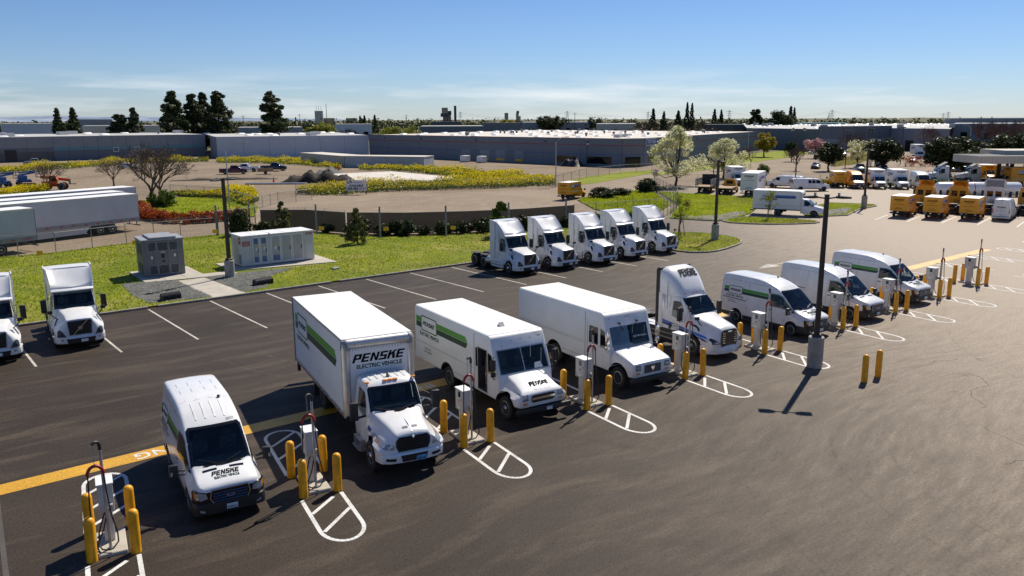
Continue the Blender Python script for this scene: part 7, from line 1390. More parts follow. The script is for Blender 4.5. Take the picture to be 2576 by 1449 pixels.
def factory():
    t = thing('factory_tower', 'old concrete factory tower with an overhanging box top', 'tower'); d = 800; o = far(1122, d); ang = math.atan2(o.y, o.x)-PI/2; s = d/2040.8; z = lambda y: far(1122, d, y).z
    B = lambda n, x0, x1, y0, y1, dp, m, off=0: (lambda b: b.build(n, m, t))(MB().obox((o.x+math.cos(ang)*((x0+x1)/2-1122)*s, o.y+math.sin(ang)*((x0+x1)/2-1122)*s+off, (z(y0)+z(y1))/2), ((x1-x0)*s, dp, z(y0)-z(y1)), ang))
    B('head_house', 1112, 1127, 285, 271, 7, 'wall_tan'); B('gallery', 1109, 1131, 294, 285, 7, 'wall_dark'); B('bin', 1116, 1136, 304, 289, 8, 'wall_tan', 1); B('upper_bin', 1124, 1137, 289, 279, 6, 'wall_dark', 1); B('base', 1115, 1138, 318, 304, 9, 'wall_dark', 2)
    for x in (1109, 1113, 1119, 1125, 1131, 1136): B('leg', x, x+.7, 318, 294, .6, 'joint_dark', -4)
    B('conveyor', 1106, 1117, 293.2, 292, 2, 'joint_dark', -3)
factory()
def ctower():
    t = thing('batch_tower', 'pale concrete batch tower with a ragged top', 'tower'); d = 820
    for n, x0, x1, y, m in (('shaft', 1298, 1305, 284, 'wall_tan'), ('silo_tube', 1305, 1310, 292, 'wall_cream'), ('head', 1299, 1306, 279, 'wall_dark')):
        p, q = far(x0, d), far(x1, d); c = (p+q)/2; h = far(x0, d, y).z; w = (q-p).length; b = MB(); b.obox((c.x, c.y, (h if n != 'head' else h-1.5)/2 if n != 'head' else h-1.2), (w, w, h if n != 'head' else 2.4), math.atan2(c.y, c.x)-PI/2); b.build(n, m, t)
ctower()
def pylon(label, x, y0, dist):
    p = far(x, dist); H = far(x, dist, y0).z; t = thing('pylon', label, 'pylon', p, math.atan2(p.y, p.x), 'transmission pylons on the horizon'); b = MB(); w = H*.10
    L = lambda k: w*(1-k)+H*.022*k
    for sx in (-1, 1):
        for sy in (-1, 1): b.bar((sx*w, sy*w, 0), (sx*L(1), sy*L(1), H), H*.012)
    for i in range(7):
        k0, k1 = i/7, (i+1)/7
        for sx in (-1, 1): b.bar((sx*L(k0), -L(k0), H*k0), (sx*L(k1), L(k1), H*k1), H*.007); b.bar((sx*L(k0), L(k0), H*k0), (sx*L(k1), -L(k1), H*k1), H*.007)
    b.build('lattice', 'galv_dull', t); b = MB()
    for k in (.68, .80, .92): b.bar((0, -H*.16, H*k), (0, H*.16, H*k), H*.014)
    b.build('cross_arm', 'galv_dull', t)
for lb, x, y, d in (('pylon right of the factory chimney', 1158, 281, 1300), ('pylon left of the striped warehouse centre', 1427, 279, 1200), ('pylon among the conifers right of centre', 1630, 280, 1200), ('pylon beyond the tall conifers', 1834, 277, 1100), ('taller pylon above the right grey warehouse', 2092, 276, 1100), ('shorter pylon left of the taller right one', 2085, 284, 1400), ('pylon at the far right, left of a pair', 2372, 285, 1300), ('pylon at the far right, right of a pair', 2384, 281, 1200)): pylon(lb, x, y, d)
for i, (lb, x, y, d) in enumerate((('utility pole far left of the silos', 754, 286, 700), ('utility pole right of the tall pine group', 612, 290, 600), ('utility pole left of the factory tower', 1022, 288, 700), ('utility pole right of the pylon at centre', 1446, 283, 600))):
    p = far(x, d); z = far(x, d, y).z; t = thing('utility_pole', lb, 'pole', p, math.atan2(p.y, p.x)); b = MB(); b.cyl((0,0,0), (0,0,z), .22, .15, n=8); b.build('pole', 'bark_dark', t); b = MB(); b.box(-.1,.1,-1.6,1.6,z-1.2,z-1.0); b.build('cross_arm', 'bark_dark', t)
# power lines
b = MB()
for (x0, y0, x1, y1, d) in ((1427,281,1834,279,1150), (1834,279,2092,278,1100), (2092,278,2384,283,1150), (1158,283,1427,281,1250)):
    for o in (0, 2.5):
        a, c = far(x0, d, y0+o), far(x1, d, y1+o); pts = [a.lerp(c, k/12)-Vector((0, 0, 8*(1-(2*k/12-1)**2))) for k in range(13)]; b.tube(pts, .05, 4)
tag(b.build('power_line', 'galv_dull'), 'sagging power lines strung between the distant pylons', 'power line')
# street lights
def street_light(label, p, H, rz, reach=2.4, double=False, group='street lights'):
    t = thing('street_light', label, 'street light', (p[0], p[1], 0), rz, group); b = MB(); b.cyl((0,0,0), (0,0,H), .10, .06, n=10); b.build('shaft', 'galv', t, 40)
    for s in ((1, -1) if double else (1,)):
        b = MB(); b.tube([(0,0,H-.1), (s*reach*.35,0,H+.55), (s*reach*.7,0,H+.8), (s*reach,0,H+.85)], .045, 6); b.build('arm', 'galv', t); b = MB(); b.obox((s*(reach+.2), 0, H+.83), (.7, .28, .14)); b.build('lamp_head', 'galv_dull', t, None, .03, 1)
street_light('curved-arm street light left of centre by the dirt yard', gp(578, 522), 7.6, R(-35)); street_light('curved-arm street light before the striped warehouse', gp(1398, 470), 7.5, R(-10), 2.0); street_light('curved-arm street light by the bare trees behind the lawn', gp(1880, 402), 7.6, R(-10)); street_light('tall curved-arm street light near the right trees', far(2445, 250), 8.5, R(160), 2.0)
def area_light(label, p, H, heads=1, group='dark parking-lot lamps'):
    t = thing('parking_lamp', label, 'lamp post', (p[0], p[1], 0), R(-40), group); b = MB(); b.cyl((0,0,0), (0,0,H), .10, .08, n=8); b.build('shaft', 'bronze', t, 40)
    if heads == 1: b = MB(); b.box(-.55, .55, -.3, .3, H, H+.25); b.build('lamp_head', 'bronze', t, None, .04, 1)
    else:
        b = MB(); b.tube([(-.9,0,H+.1),(-.5,0,H-.3),(0,0,H-.4),(.5,0,H-.3),(.9,0,H+.1)], .05, 6); b.build('arm', 'bronze', t)
        for s in (-1, 1): b = MB(); b.obox((s*.95, 0, H+.3), (.5, .4, .45), 0, R(20*s)); b.build('lamp_head', 'galv_dull', t, None, .04, 1)
for lb, p, H, h in (('dark parking lamp left of the first dark round tree', (175.2,97.2), 8.3, 1), ('dark parking lamp behind the second dark round tree', (194.9,101.8), 8.4, 1), ('dark parking lamp rising from the second dark tree', far(2190, 215), 8.6, 1), ('dark parking lamp before the pale office wall', far(2275, 225), 8.8, 1), ('twin-headed lamp post behind the white panel vans', (118.7,74.2), 9.2, 2)): area_light(lb, p, H, h)
p = gp(1476, 418); t = thing('parking_lamp', 'small wall-side lamp post before the striped warehouse windows', 'lamp post', p, 0, 'dark parking-lot lamps'); b = MB(); b.cyl((0,0,0),(0,0,5.2),.07,n=8); b.build('shaft','bronze',t); b = MB(); b.obox((.3,0,5.3),(.6,.3,.25)); b.build('lamp_head','sign_white',t)
# fuel canopy
def canopy():
    t = thing('fuel_canopy', 'flat pale fuel canopy on dark posts at the right edge', 'canopy', far(2478, 152), R(-41)); b = MB(); b.box(0, 26, 0, 9, 3.95, 5.15); b.build('fascia', 'wall_cream', t)
    for i in range(44): b = MB(); b.box(.1+i*.59, .14+i*.59, -.02, 0, 3.97, 5.13); b.build('fascia_rib', 'wall_tan', t)
    b = MB(); b.box(.3, 25.7, .3, 8.7, 5.15, 5.18); rf = b.build('roof', 'wall_dark', t)
    b = MB(); b.box(6, 26, 4, 12, 5.18, 5.9); b.build('roof_monitor', 'wall_cream', rf)
    for x in (5.5, 7.6, 9.8, 18): b = MB(); b.box(x-.22, x+.22, 4.3, 4.75, 0, 3.95); b.build('post', 'bark_dark', t)
canopy()
rental('yellow rental truck parked broadside under the canopy', tuple(far(2530, 158)), R(140), box='fleet_yellow', paint='fleet_yellow', L=5.5, H=3.2, W=1.15, group='trucks under the fuel canopy'); rental('white rental truck far off beyond the red hedge', tuple(far(2325, 255)), R(221), L=5.0, H=3.9, W=1.2, z0=1.2, group='white rental box trucks facing the camera')
for lb, x, d in (('yellow rental truck behind the canopy posts', 2512, 166), ('yellow rental truck at the right edge beneath the canopy', 2572, 160)): copy_tree(YELLOW_BOX, None, tuple(far(x, d)), R(221), lb, 1.1, 'trucks under the fuel canopy')
# construction yard
SL = [gp(*q) for q in ((815,440),(905,458),(1085,459),(1152,449),(985,433))]
b = MB(); b.prism([(p.x, p.y) for p in SL], -.02, .18, 'Z'); tag(b.build('concrete_slab', 'slab'), 'freshly poured pale concrete building slab in the dirt yard', 'slab')
def rubble(name, label, c, rx, ry, h, mat, rz=0, n=26, seed=1):
    g = np.random.default_rng(seed); b = MB(); rows = []
    for i in range(n+1):
        row = []
        for j in range(13):
            u, v = i/n*2-1, j/12*2-1; k = max(0, 1-abs(u)**2.4)*max(0, 1-abs(v)**2); z = h*k*(.75+.5*g.uniform())*(1+.25*math.sin(i*.9+seed)); row.append((u*rx, v*ry, z-.02))
        rows.append(row)
    vs = [p for r in rows for p in r]; fs = [(i*13+j, (i+1)*13+j, (i+1)*13+j+1, i*13+j+1) for i in range(n) for j in range(12)]; b.add(vs, fs); o = b.build(name, mat, None, 60); o.location = (c[0], c[1], 0); o.rotation_euler = (0, 0, rz); return tag(o, label, 'mound')
rubble('soil_mound', 'long dark soil mound in front of the concrete slab', gp(805, 459), 7.5, 2.2, 1.7, 'soil', R(-42), 30, 4); rubble('gravel_mound', 'small grey gravel heap behind the concrete slab', gp(828, 437), 3.0, 2.2, 1.1, 'gravel_ground', R(-40), 16, 6); rubble('soil_mound', 'low strip of dark soil by the street light', gp(565, 452), 10, 1.4, .35, 'soil', R(-25), 24, 8)
t = thing('pipe_bundle', 'bundle of grey steel pipes beside the soil mound', 'pipes', gp(695, 463), R(-38))
for i in range(6): b = MB(); b.cyl((-5.5, -.6+i*.24, .12), (5.5, -.6+i*.24, .12), .10, n=8); b.build('pipe', 'galv', t)
t = thing('traffic_cone', 'orange traffic cone standing on the pipes', 'cone', gp(689, 461)+Vector((0, 0, .2))); b = MB(); b.box(-.25,.25,-.25,.25,0,.05); b.build('foot', 'cone_orange', t); b = MB(); b.lathe([(.20,.05),(.12,.5),(.04,1.0)], 12); b.build('cone', 'cone_orange', t, 40)
def container(label, p, rz, L, W=2.5, H=2.6, mat='container_grey'):
    t = thing('shed', label, 'shed', p, rz, 'corrugated sheds in the dirt yard'); b = MB(); b.box(0, L, 0, W, 0, H); b.build('body', mat, t)
    n = int(L/.75); rb = MB(); rb.box(0, .28, -.06, 0, .1, H-.08); me = rb.mesh('rib', mat)
    for i in range(n): link('rib', me, t, (.2+i*L/n, 0, 0))
    b = MB(); b.box(-.1, L+.1, -.15, W+.1, H, H+.08); b.build('roof', 'roof_tan', t)
p0, p1 = gp(868, 421), gp(1067, 424); container('long corrugated grey shed behind the concrete slab', p0, math.atan2(p1.y-p0.y, p1.x-p0.x), (p1-p0).length, 6, 2.7)
p0, p1 = gp(757, 409), gp(866, 420); container('low corrugated shed with brown bays left of the long one', p0, math.atan2(p1.y-p0.y, p1.x-p0.x), (p1-p0).length, 6, 2.6, 'wall_cream')
t = thing('sign_board', 'white real-estate board with red logo on the yard fence', 'sign', gp(897, 489), R(-38)); b = MB(); b.box(-1.55, 1.55, -.03, .03, .55, 2.2); b.build('board', 'sign_white', t)
for x in (-1.5, 1.5): b = MB(); b.box(x-.06, x+.06, .04, .14, 0, 2.3); b.build('post', 'bark', t)
P_ = ((1,0,0), (0,0,1)); decal(t, 'lettering', 'maroon', fit(text('LA', 1, 0, .03), .8), (-1.4, -.03, 1.72), *P_, off=.01); decal(t, 'lettering', 'ink_grey', fit(text('LEE & ASSOCIATES', 1, 0, .02), 1.3), (-.4, -.03, 1.78), *P_, off=.01); decal(t, 'lettering', 'ink', fit(text('AVAILABLE', 1, 0, .03), 2.2), (-1.1, -.03, 1.2), *P_, off=.01); decal(t, 'lettering', 'ink', fit(text('209-983-1111', 1, 0, .03), 2.8), (-1.4, -.03, .72), *P_, off=.01)
def worker(label, p, rz, crouch):
    """small figure in an orange top, one skinned body"""
    t = thing('person', label, 'person', p, rz); me = bpy.data.meshes.new('body')
    if crouch: J = [((0,0,.55),.16),((.12,0,.85),.17),((.25,0,1.05),.08),((.30,0,1.2),.11),((.1,.12,.5),.11),((.38,.13,.45),.09),((.22,.13,.06),.07),((.1,-.12,.5),.11),((.38,-.13,.45),.09),((.22,-.13,.06),.07),((.2,.22,.92),.08),((.42,.24,.65),.06),((.55,.2,.4),.05),((.2,-.22,.92),.08),((.42,-.24,.65),.06),((.55,-.2,.4),.05)]
    else: J = [((0,0,.9),.16),((.18,0,1.2),.18),((.38,0,1.38),.08),((.46,0,1.5),.11),((.0,.1,.82),.12),((.04,.11,.45),.09),((0,.11,.06),.07),((.0,-.1,.82),.12),((.04,-.11,.45),.09),((0,-.11,.06),.07),((.28,.22,1.28),.08),((.44,.24,.98),.06),((.5,.2,.72),.05),((.28,-.22,1.28),.08),((.44,-.24,.98),.06),((.5,-.2,.72),.05)]
    E = [(0,1),(1,2),(2,3),(0,4),(4,5),(5,6),(0,7),(7,8),(8,9),(1,10),(10,11),(11,12),(1,13),(13,14),(14,15)]
    me.from_pydata([j[0] for j in J], E, []); o = link('body', me, t); o.modifiers.new('s', 'SKIN'); o.modifiers.new('d', 'SUBSURF').levels = 1
    for i, j in enumerate(J): me.skin_vertices[0].data[i].radius = (j[1], j[1])
    me.skin_vertices[0].data[0].use_root = True; me.materials.append(MAT['cone_orange']); bpy.context.view_layer.update()
    m2 = bpy.data.meshes.new_from_object(o.evaluated_get(bpy.context.evaluated_depsgraph_get())); o.modifiers.clear(); o.data = m2
    m2.materials.append(MAT['blue_paint']); m2.materials.append(MAT['wood'])
    for f in m2.polygons: c = f.center; f.material_index = 1 if c.z < (.62 if crouch else .88) and not (c.x > .4 and crouch and abs(c.y) > .16) else (0 if c.z < (1.1 if crouch else 1.42) else 2)
    h = MB(); z = 1.25 if crouch else 1.55; x = .30 if crouch else .47; h.lathe([(.15,0),(.14,.08),(.08,.14),(.01,.16)], 12, 'Z', (x, 0, z)); h.build('hard_hat', 'cone_orange', t, 40)
worker('worker in orange crouching at the back edge of the slab', gp(836, 436), R(-60), True); worker('worker in orange bending over beside the slab', gp(852, 434), R(-100), False)
for lb, p in (('white wrapped pallet before the striped warehouse, left', (132.2,182)), ('white wrapped pallet before the striped warehouse, right', (133.4,176))):
    t = thing('pallet_load', lb, 'pallet', (p[0]-2, p[1], 0), R(10)); b = MB(); b.box(-1,1,-1,1,.15,1.7); b.build('load', 'sign_white', t, None, .05, 1); b = MB(); b.box(-1.05,1.05,-1.05,1.05,0,.15); b.build('pallet', 'wood', t)
rubble('scrap_heap', 'dark heap of scrap by the striped warehouse windows', gp(1440, 418), 3.2, 2.0, 1.8, 'chassis', R(-80), 16, 11)
t = thing('road_sign', 'yellow road sign at the street corner beside the curved fence', 'sign', (101.4, 90.3, 0), R(-60)); b = MB(); b.box(-.75,.75,-.02,.02,1.0,1.75); b.build('board','sign_yellow',t)
for x in (-.6,.6): b = MB(); b.box(x-.03,x+.03,.03,.09,0,1.7); b.build('post','galv_dull',t)
# hills on the horizon, far outside the town
def hills(name, x0, x1, dist, tops, mat, seed):
    g = np.random.default_rng(seed); n = 60; b = MB(); r0, r1 = [], []
    for i in range(n+1):
        x = x0+(x1-x0)*i/n; k = np.interp(i/n, np.linspace(0, 1, len(tops)), tops); y = k + g.normal(0, .35); p = far(x, dist, y); q = far(x, dist*1.15); s = far(x, dist*.93); r0.append((s.x, s.y, -5)); r1.append(p[:]); 
    bk = [(p[0]*1.2, p[1]*1.2, -5) for p in r1]; b.add(r0+r1+bk, [(i, i+1, n+2+i, n+1+i) for i in range(n)]+[(n+1+i, n+2+i, 2*n+3+i, 2*n+2+i) for i in range(n)]); o = b.build(name, mat, None, 60); return struct(o)
hills('snowy_mountains', -200, 900, 16000, [296, 293, 295, 291, 294, 292, 294, 296, 297, 299, 301], 'snow_hill_hazed', 3); hills('low_hill', 2150, 2500, 3000, [303, 300, 297, 296, 297, 299, 302], 'plain', 5)
# ================================================================ vegetation
def cloud(cen, rad, per, size, flat=.35, seed=0, squash=1.0):
    """leaf quads spread through spherical clumps"""
    g = np.random.default_rng(seed); cen = np.asarray(cen, float); k = len(cen); rad = np.broadcast_to(np.asarray(rad, float), (k,)); n = k*per
    d = g.normal(size=(n, 3)); d /= np.linalg.norm(d, axis=1)[:, None]; r = g.uniform(0, 1, n)**.45; C = np.repeat(cen, per, 0) + d*(r*np.repeat(rad, per))[:, None]*np.array([1, 1, squash])
    nrm = d*.7 + g.normal(size=(n, 3))*.6 + np.array([0, 0, flat]); nrm /= np.linalg.norm(nrm, axis=1)[:, None]
    a = np.cross(nrm, g.normal(size=(n, 3))); a /= np.linalg.norm(a, axis=1)[:, None]; b = np.cross(nrm, a); s = (size*g.uniform(.55, 1.35, n))[:, None]
    V = np.stack([C-a*s*.9, C-b*s*.42, C+a*s*.9, C+b*s*.42], 1).reshape(-1, 3); return V, np.arange(n*4).reshape(-1, 4)
TREE = {}
def limbs(b, H, cen, r0, n, trunk_h, seed):
    g = np.random.default_rng(seed); b.tube([(0,0,0), (.03*H*g.uniform(-1,1), .03*H*g.uniform(-1,1), trunk_h*.6), (0, 0, trunk_h), (.02*H, 0, H*.72)], [r0, r0*.8, r0*.68, r0*.15], 8)
    for c in cen[:n]:
        c = Vector(c); s = Vector((0, 0, trunk_h*g.uniform(.75, 1.15))); m = s.lerp(c, .5)+Vector((0, 0, -.06*H)); b.tube([s, m, c], [r0*.42, r0*.25, r0*.08], 5)
def tree_mesh(kind, seed):
    key = (kind, seed)
    if key in TREE: return TREE[key]
    g = np.random.default_rng(seed+17); b = MB()
    if kind == 'round':      # dense dark evergreen, unit height 6
        cen = []
        for i in range(46):
            d = g.normal(size=3); d /= np.linalg.norm(d); d[2] = d[2]*.9; rr = g.uniform(.5, 1.0); cen.append((d[0]*2.5*rr, d[1]*2.5*rr, 3.5+d[2]*2.15*rr*(1.1 if d[2] > 0 else .95)))
        V, F = cloud(cen, g.uniform(.5, .95, 46), 150, .21, .4, seed); limbs(b, 6, cen, .20, 9, 1.5, seed)
    elif kind == 'blossom':   # airy upright flowering crown, unit height 8.5
        cen = []
        for i in range(70):
            z = g.uniform(1.9, 8.2); k = math.sin(min(1, max(.05, (8.6-z)/6.9))*PI*.62); a = g.uniform(0, 2*PI); rr = 4.3*k*g.uniform(.3, 1.0); cen.append((math.cos(a)*rr, math.sin(a)*rr, z))
        V, F = cloud(cen, g.uniform(.5, 1.0, 70), 130, .17, .3, seed); limbs(b, 8.5, cen, .2, 22, 1.8, seed)
    elif kind == 'loose':    # light open crown, unit height 6
        cen = []
        for i in range(34):
            d = g.normal(size=3); d /= np.linalg.norm(d); rr = g.uniform(.4, 1.0); cen.append((d[0]*2.2*rr, d[1]*2.2*rr, 3.9+d[2]*1.9*rr))
        V, F = cloud(cen, g.uniform(.4, .9, 34), 70, .19, .3, seed); limbs(b, 6, cen, .13, 14, 1.6, seed)
    elif kind == 'pine':     # tall irregular conifer, unit height 20
        cen, rad = [], []
        for i in range(95):
            t = g.uniform(.06, 1.0); z = 1.2+18.6*t; R_ = 6.2*(1-t)**.7*(.8+.35*math.sin(t*17+seed))+.4; a = g.uniform(0, 2*PI); rr = R_*g.uniform(.35, 1.0); cen.append((math.cos(a)*rr, math.sin(a)*rr, z-.10*rr)); rad.append(.75+1.1*(1-t)*g.uniform(.6, 1.2))
        V, F = cloud(cen, rad, 110, .5, .5, seed, .75); b.tube([(0,0,0),(.1,0,9),(0,.1,19.6)], [.45,.3,.05], 7)
        for c in cen[::2]: b.tube([(0, 0, c[2]-.6), c], [.10, .03], 4)
    elif kind == 'spire':    # narrow fir, unit height 14
        cen, rad = [], []
        for i in range(60):
            t = i/59; z = .8+13*t; R_ = 3.4*(1-t)**.9+.15; a = i*2.4; rr = R_*g.uniform(.4, .95); cen.append((math.cos(a)*rr, math.sin(a)*rr, z-.2*rr)); rad.append(.35+.65*(1-t))
        V, F = cloud(cen, rad, 85, .38, .5, seed, .7); b.tube([(0,0,0),(0,0,13.6)], [.3,.04], 7)
    elif kind == 'cypress':  # clipped conifer shrub, unit height 3.4
        cen, rad = [], []
        for i in range(60):
            t = g.uniform(0, 1); z = .25+2.95*t; R_ = 1.0*(1-t**1.7)**.8+.06; a = g.uniform(0, 2*PI); rr = R_*g.uniform(.4, 1.0); cen.append((math.cos(a)*rr, math.sin(a)*rr, z)); rad.append(.14+.16*(1-t))
        V, F = cloud(cen, rad, 130, .085, .3, seed); b.tube([(0,0,0),(0,0,2.8)], [.08,.01], 6)
    elif kind == 'shrub':    # low mounded bush, unit radius 1
        cen = []
        for i in range(34):
            d = g.normal(size=3); d /= np.linalg.norm(d); cen.append((d[0]*.78*g.uniform(.5, 1), d[1]*.78*g.uniform(.5, 1), .52+.42*d[2]))
        V, F = cloud(cen, g.uniform(.2, .34, 34), 90, .085, .4, seed)
        for i in range(6): a = g.uniform(0, 6.28); b.tube([(0,0,0),(math.cos(a)*.5, math.sin(a)*.5, .6)], [.04,.01], 5)
    elif kind == 'young':    # staked sapling, unit height 4
        cen = []
        for i in range(26):
            z = g.uniform(1.7, 3.9); a = g.uniform(0, 6.28); rr = g.uniform(.2, 1.2)*(1.1-abs(z-2.6)*.45); cen.append((math.cos(a)*rr, math.sin(a)*rr, z))
        V, F = cloud(cen, .28, 34, .10, .3, seed); limbs(b, 4, cen, .05, 16, 1.5, seed)
    elif kind in ('bare', 'bareup'):
        segs = []
        def grow(p, d, L, r, lv):
            q = p + d*L; mid = p.lerp(q, .5)+Vector(g.normal(size=3))*L*.06; b.tube([p, mid, q], [r, r*.85, r*.7], 5 if r > .04 else 3)
            if lv == 0: return
            for i in range(int(g.integers(2, 4)) + (lv > 3) + (lv == 1)):
                ax = Vector(g.normal(size=3)).normalized(); nd = (d + ax*g.uniform(.45, .85) + Vector((0, 0, .10 if kind == 'bare' else .3))).normalized(); grow(q if i else p.lerp(q, g.uniform(.6, 1)), nd, L*g.uniform(.62, .84), max(.016, r*.62), lv-1)
        if kind == 'bare':
            b.tube([(0,0,0),(.05,0,.9),(.1,.05,1.9)], [.30,.22,.2], 9)
            for i in range(5): a = i*1.257+g.uniform(-.3, .3); grow(Vector((.1,.05,1.8)), Vector((math.cos(a)*.62, math.sin(a)*.62, 1)).normalized(), 2.1, .125, 5)
        else:
            grow(Vector((0,0,0)), Vector((.02,.02,1)), 2.2, .12, 5)
        V, F = None, None
    trunk = b.mesh('trunk', 'bark', 60, fix=False) if b.v else None
    TREE[key] = (V, F, trunk); return TREE[key]
CRM = {}
def tree(name, label, kind, p, H, mat=None, seed=1, group=None, wide=1.0, rz=None, cat='tree', bark=None):
    base = {'round': 6, 'blossom': 8.5, 'loose': 6, 'pine': 20, 'spire': 14, 'cypress': 3.4, 'shrub': 1, 'young': 4, 'bare': 8.6, 'bareup': 7.5}[kind]
    V, F, tr = tree_mesh(kind, seed); t = thing(name, label, cat, (p[0], p[1], p[2] if len(p) > 2 and p[2] > 0 else 0), rz if rz is not None else rng.uniform(0, 6.28), group); s = H/base; t.scale = (s*wide, s*wide, s)
    if V is not None:
        if (kind, seed, mat) not in CRM: o = tris('crown' if cat == 'tree' else 'foliage', V, F, [mat], None, t); CRM[(kind, seed, mat)] = o.data
        else: link('crown' if cat == 'tree' else 'foliage', CRM[(kind, seed, mat)], t)
    if tr:
        if bark: tr = tr.copy(); tr.materials.clear(); tr.materials.append(MAT[bark])
        link('trunk' if cat == 'tree' else 'stem', tr, t)
    return t
topz = lambda x, d, y: far(x, d, y).z
for i, (lb, x, y, d, k, sd, wd) in enumerate((('dark conifer, left of the pair near the left edge', 145, 272, 330, 'spire', 1, 1.0), ('dark conifer, right of the pair near the left edge', 184, 271, 330, 'spire', 2, 1.15), ('bushy dark tree left of the tall pine group', 300, 284, 335, 'pine', 5, 1.25), ('slim dark tree joined to the bushy one on the left', 336, 271, 335, 'pine', 6, .7),
    ('leftmost tall pine of the group of four', 436, 230, 335, 'pine', 1, .95), ('second tall pine of the group of four', 486, 236, 340, 'pine', 2, .9), ('third and slimmest tall pine of the group of four', 513, 232, 350, 'pine', 3, .75), ('rightmost tall pine of the group of four', 551, 231, 335, 'pine', 4, .95), ('tall pine standing alone right of the group of four', 684, 229, 335, 'pine', 7, 1.0),
    ('conifer first in the distant row right of centre', 1643, 273, 520, 'spire', 1, .9), ('small conifer second in the distant row right of centre', 1670, 280, 540, 'spire', 2, .9), ('conifer third in the distant row right of centre', 1706, 278, 560, 'spire', 3, 1.1), ('tallest double conifer in the distant row', 1728, 257, 520, 'spire', 4, .6), ('narrow conifer beside the tallest distant one', 1740, 259, 525, 'spire', 5, .55), ('small far conifer left of a pylon', 1797, 274, 560, 'spire', 6, .8), ('small far conifer beside another left of the pylon', 1814, 276, 560, 'spire', 3, .8),
    ('broad dark far tree right of the distant row', 1901, 272, 480, 'pine', 5, 1.1), ('tall far conifer above the broad round tree', 1988, 267, 480, 'spire', 1, .8), ('slim far conifer beside the tall one', 1997, 270, 480, 'spire', 2, .6), ('tiny conifer pair left of the factory, left one', 906, 291, 700, 'spire', 2, 1.0), ('tiny conifer pair left of the factory, right one', 917, 290, 700, 'spire', 3, 1.0), ('tiny conifer just left of the factory', 943, 289, 700, 'spire', 1, 1.0))):
    tree('conifer_tree', lb, k, far(x, d), topz(x, d, y), 'leaf_pine', sd, 'conifers in the distance', wd*(1.35 if k == 'pine' else 1.1), i*1.1)
for lb, x, y, d, k, mt, sd, wd in (('broad dark round tree far off beside the two slim conifers', 1962, 277, 470, 'round', 'leaf_dark', 1, 1.25), ('lime green tree in fresh leaf beyond the white warehouse', 805, 305, 345, 'round', 'leaf_lime', 2, 1.2), ('lime green tree in fresh leaf beyond the striped warehouse roof', 985, 313, 330, 'round', 'leaf_lime', 3, 1.3), ('dull lime tree right of the brighter lime tree', 1035, 314, 345, 'loose', 'leaf_lime', 1, 1.2), ('olive tree before the concrete batch tower', 1278, 297, 520, 'round', 'leaf_yellow', 4, 1.2), ('tree with dark crown at centre skyline, left', 1365, 290, 600, 'loose', 'leaf_dark', 2, 1.3), ('tree with dark crown at centre skyline, middle', 1378, 287, 620, 'round', 'leaf_dark', 3, 1.1), ('tree with dark crown at centre skyline, right', 1405, 290, 600, 'loose', 'leaf_dark', 1, 1.3), ('lone bushy tree right of centre skyline', 1497, 291, 620, 'loose', 'leaf_dark', 3, 1.2)):
    tree('far_tree', lb, k, far(x, d), topz(x, d, y), mt, sd, 'broadleaf trees in the distance', wd)
# trees in the right-hand yard
for lb, p, H, k, mt, sd, wd in (('white blossoming tree beside the curved fence, largest', (108.6,90.6), 9.6, 'blossom', 'blossom', 1, 1.08), ('white blossoming tree behind the box trucks', (131.0,97.5), 7.6, 'blossom', 'blossom', 2, 1.35), ('pale green tree partly behind the second dark round tree', far(2165, 205), 6.4, 'loose', 'blossom', 4, 1.2), ('whitish blossoming tree touching the second dark tree', far(2200, 215), 6.4, 'loose', 'blossom', 5, .9), ('yellow-green tree beside the striped warehouse end', far(1927, 255), 7.2, 'round', 'leaf_yellow', 1, 1.0), ('pink blossoming tree before the dark grey warehouse', far(2056, 250), 6.0, 'loose', 'blossom_pink', 2, 1.5),
    ('first dark round tree right of the lone dark sedan', (164.5,95.0), 6.2, 'round', 'leaf_dark', 1, 1.15), ('second dark round tree, broadest in the far lot', (172,86.5), 7.3, 'round', 'leaf_dark', 2, 1.4), ('third dark tree left of the fuel canopy', far(2405, 178), 8.4, 'round', 'leaf_dark', 3, 1.55), ('dark tree behind the fuel canopy at the right edge', far(2550, 205), 8.6, 'round', 'leaf_dark', 4, 1.3), ('dark tree behind the third one left of the canopy', far(2455, 200), 6.6, 'round', 'leaf_dark', 5, 1.0), ('yellow-green tree right of the third dark tree', far(2490, 190), 5.6, 'loose', 'leaf_yellow', 3, 1.0), ('dark tree behind the twin-headed lamp post', far(1998, 230), 5.6, 'round', 'leaf_dark', 2, .8), ('dark spreading tree behind the blossoming trees', far(1802, 175), 5.0, 'round', 'leaf_dark', 4, .8), ('small glossy tree behind the white panel vans', far(1925, 150), 3.6, 'round', 'leaf_green', 5, .8)):
    tree('street_tree', lb, k, p, H, mt, sd, 'trees round the right-hand lots', wd)
for lb, x, y, H, sd, wd in (('large bare tree in the left lawn, nearer trunk', 385, 521, 9.0, 1, 1.05), ('large bare tree in the left lawn, farther trunk', 407, 506, 7.6, 2, 1.0), ('small bare tree left of the large ones', 287, 470, 5.4, 3, 1.05), ('bare sprawling tree in front of the orange telehandler', 122, 482, 5.0, 4, 1.0)):
    tree('bare_tree', lb, 'bare', gp(x, y), H, None, sd, 'leafless trees on the left', wd, bark='twig')
ORD = 'first second third fourth fifth sixth seventh eighth ninth tenth eleventh twelfth thirteenth fourteenth fifteenth sixteenth seventeenth eighteenth nineteenth twentieth twenty-first twenty-second twenty-third'.split()
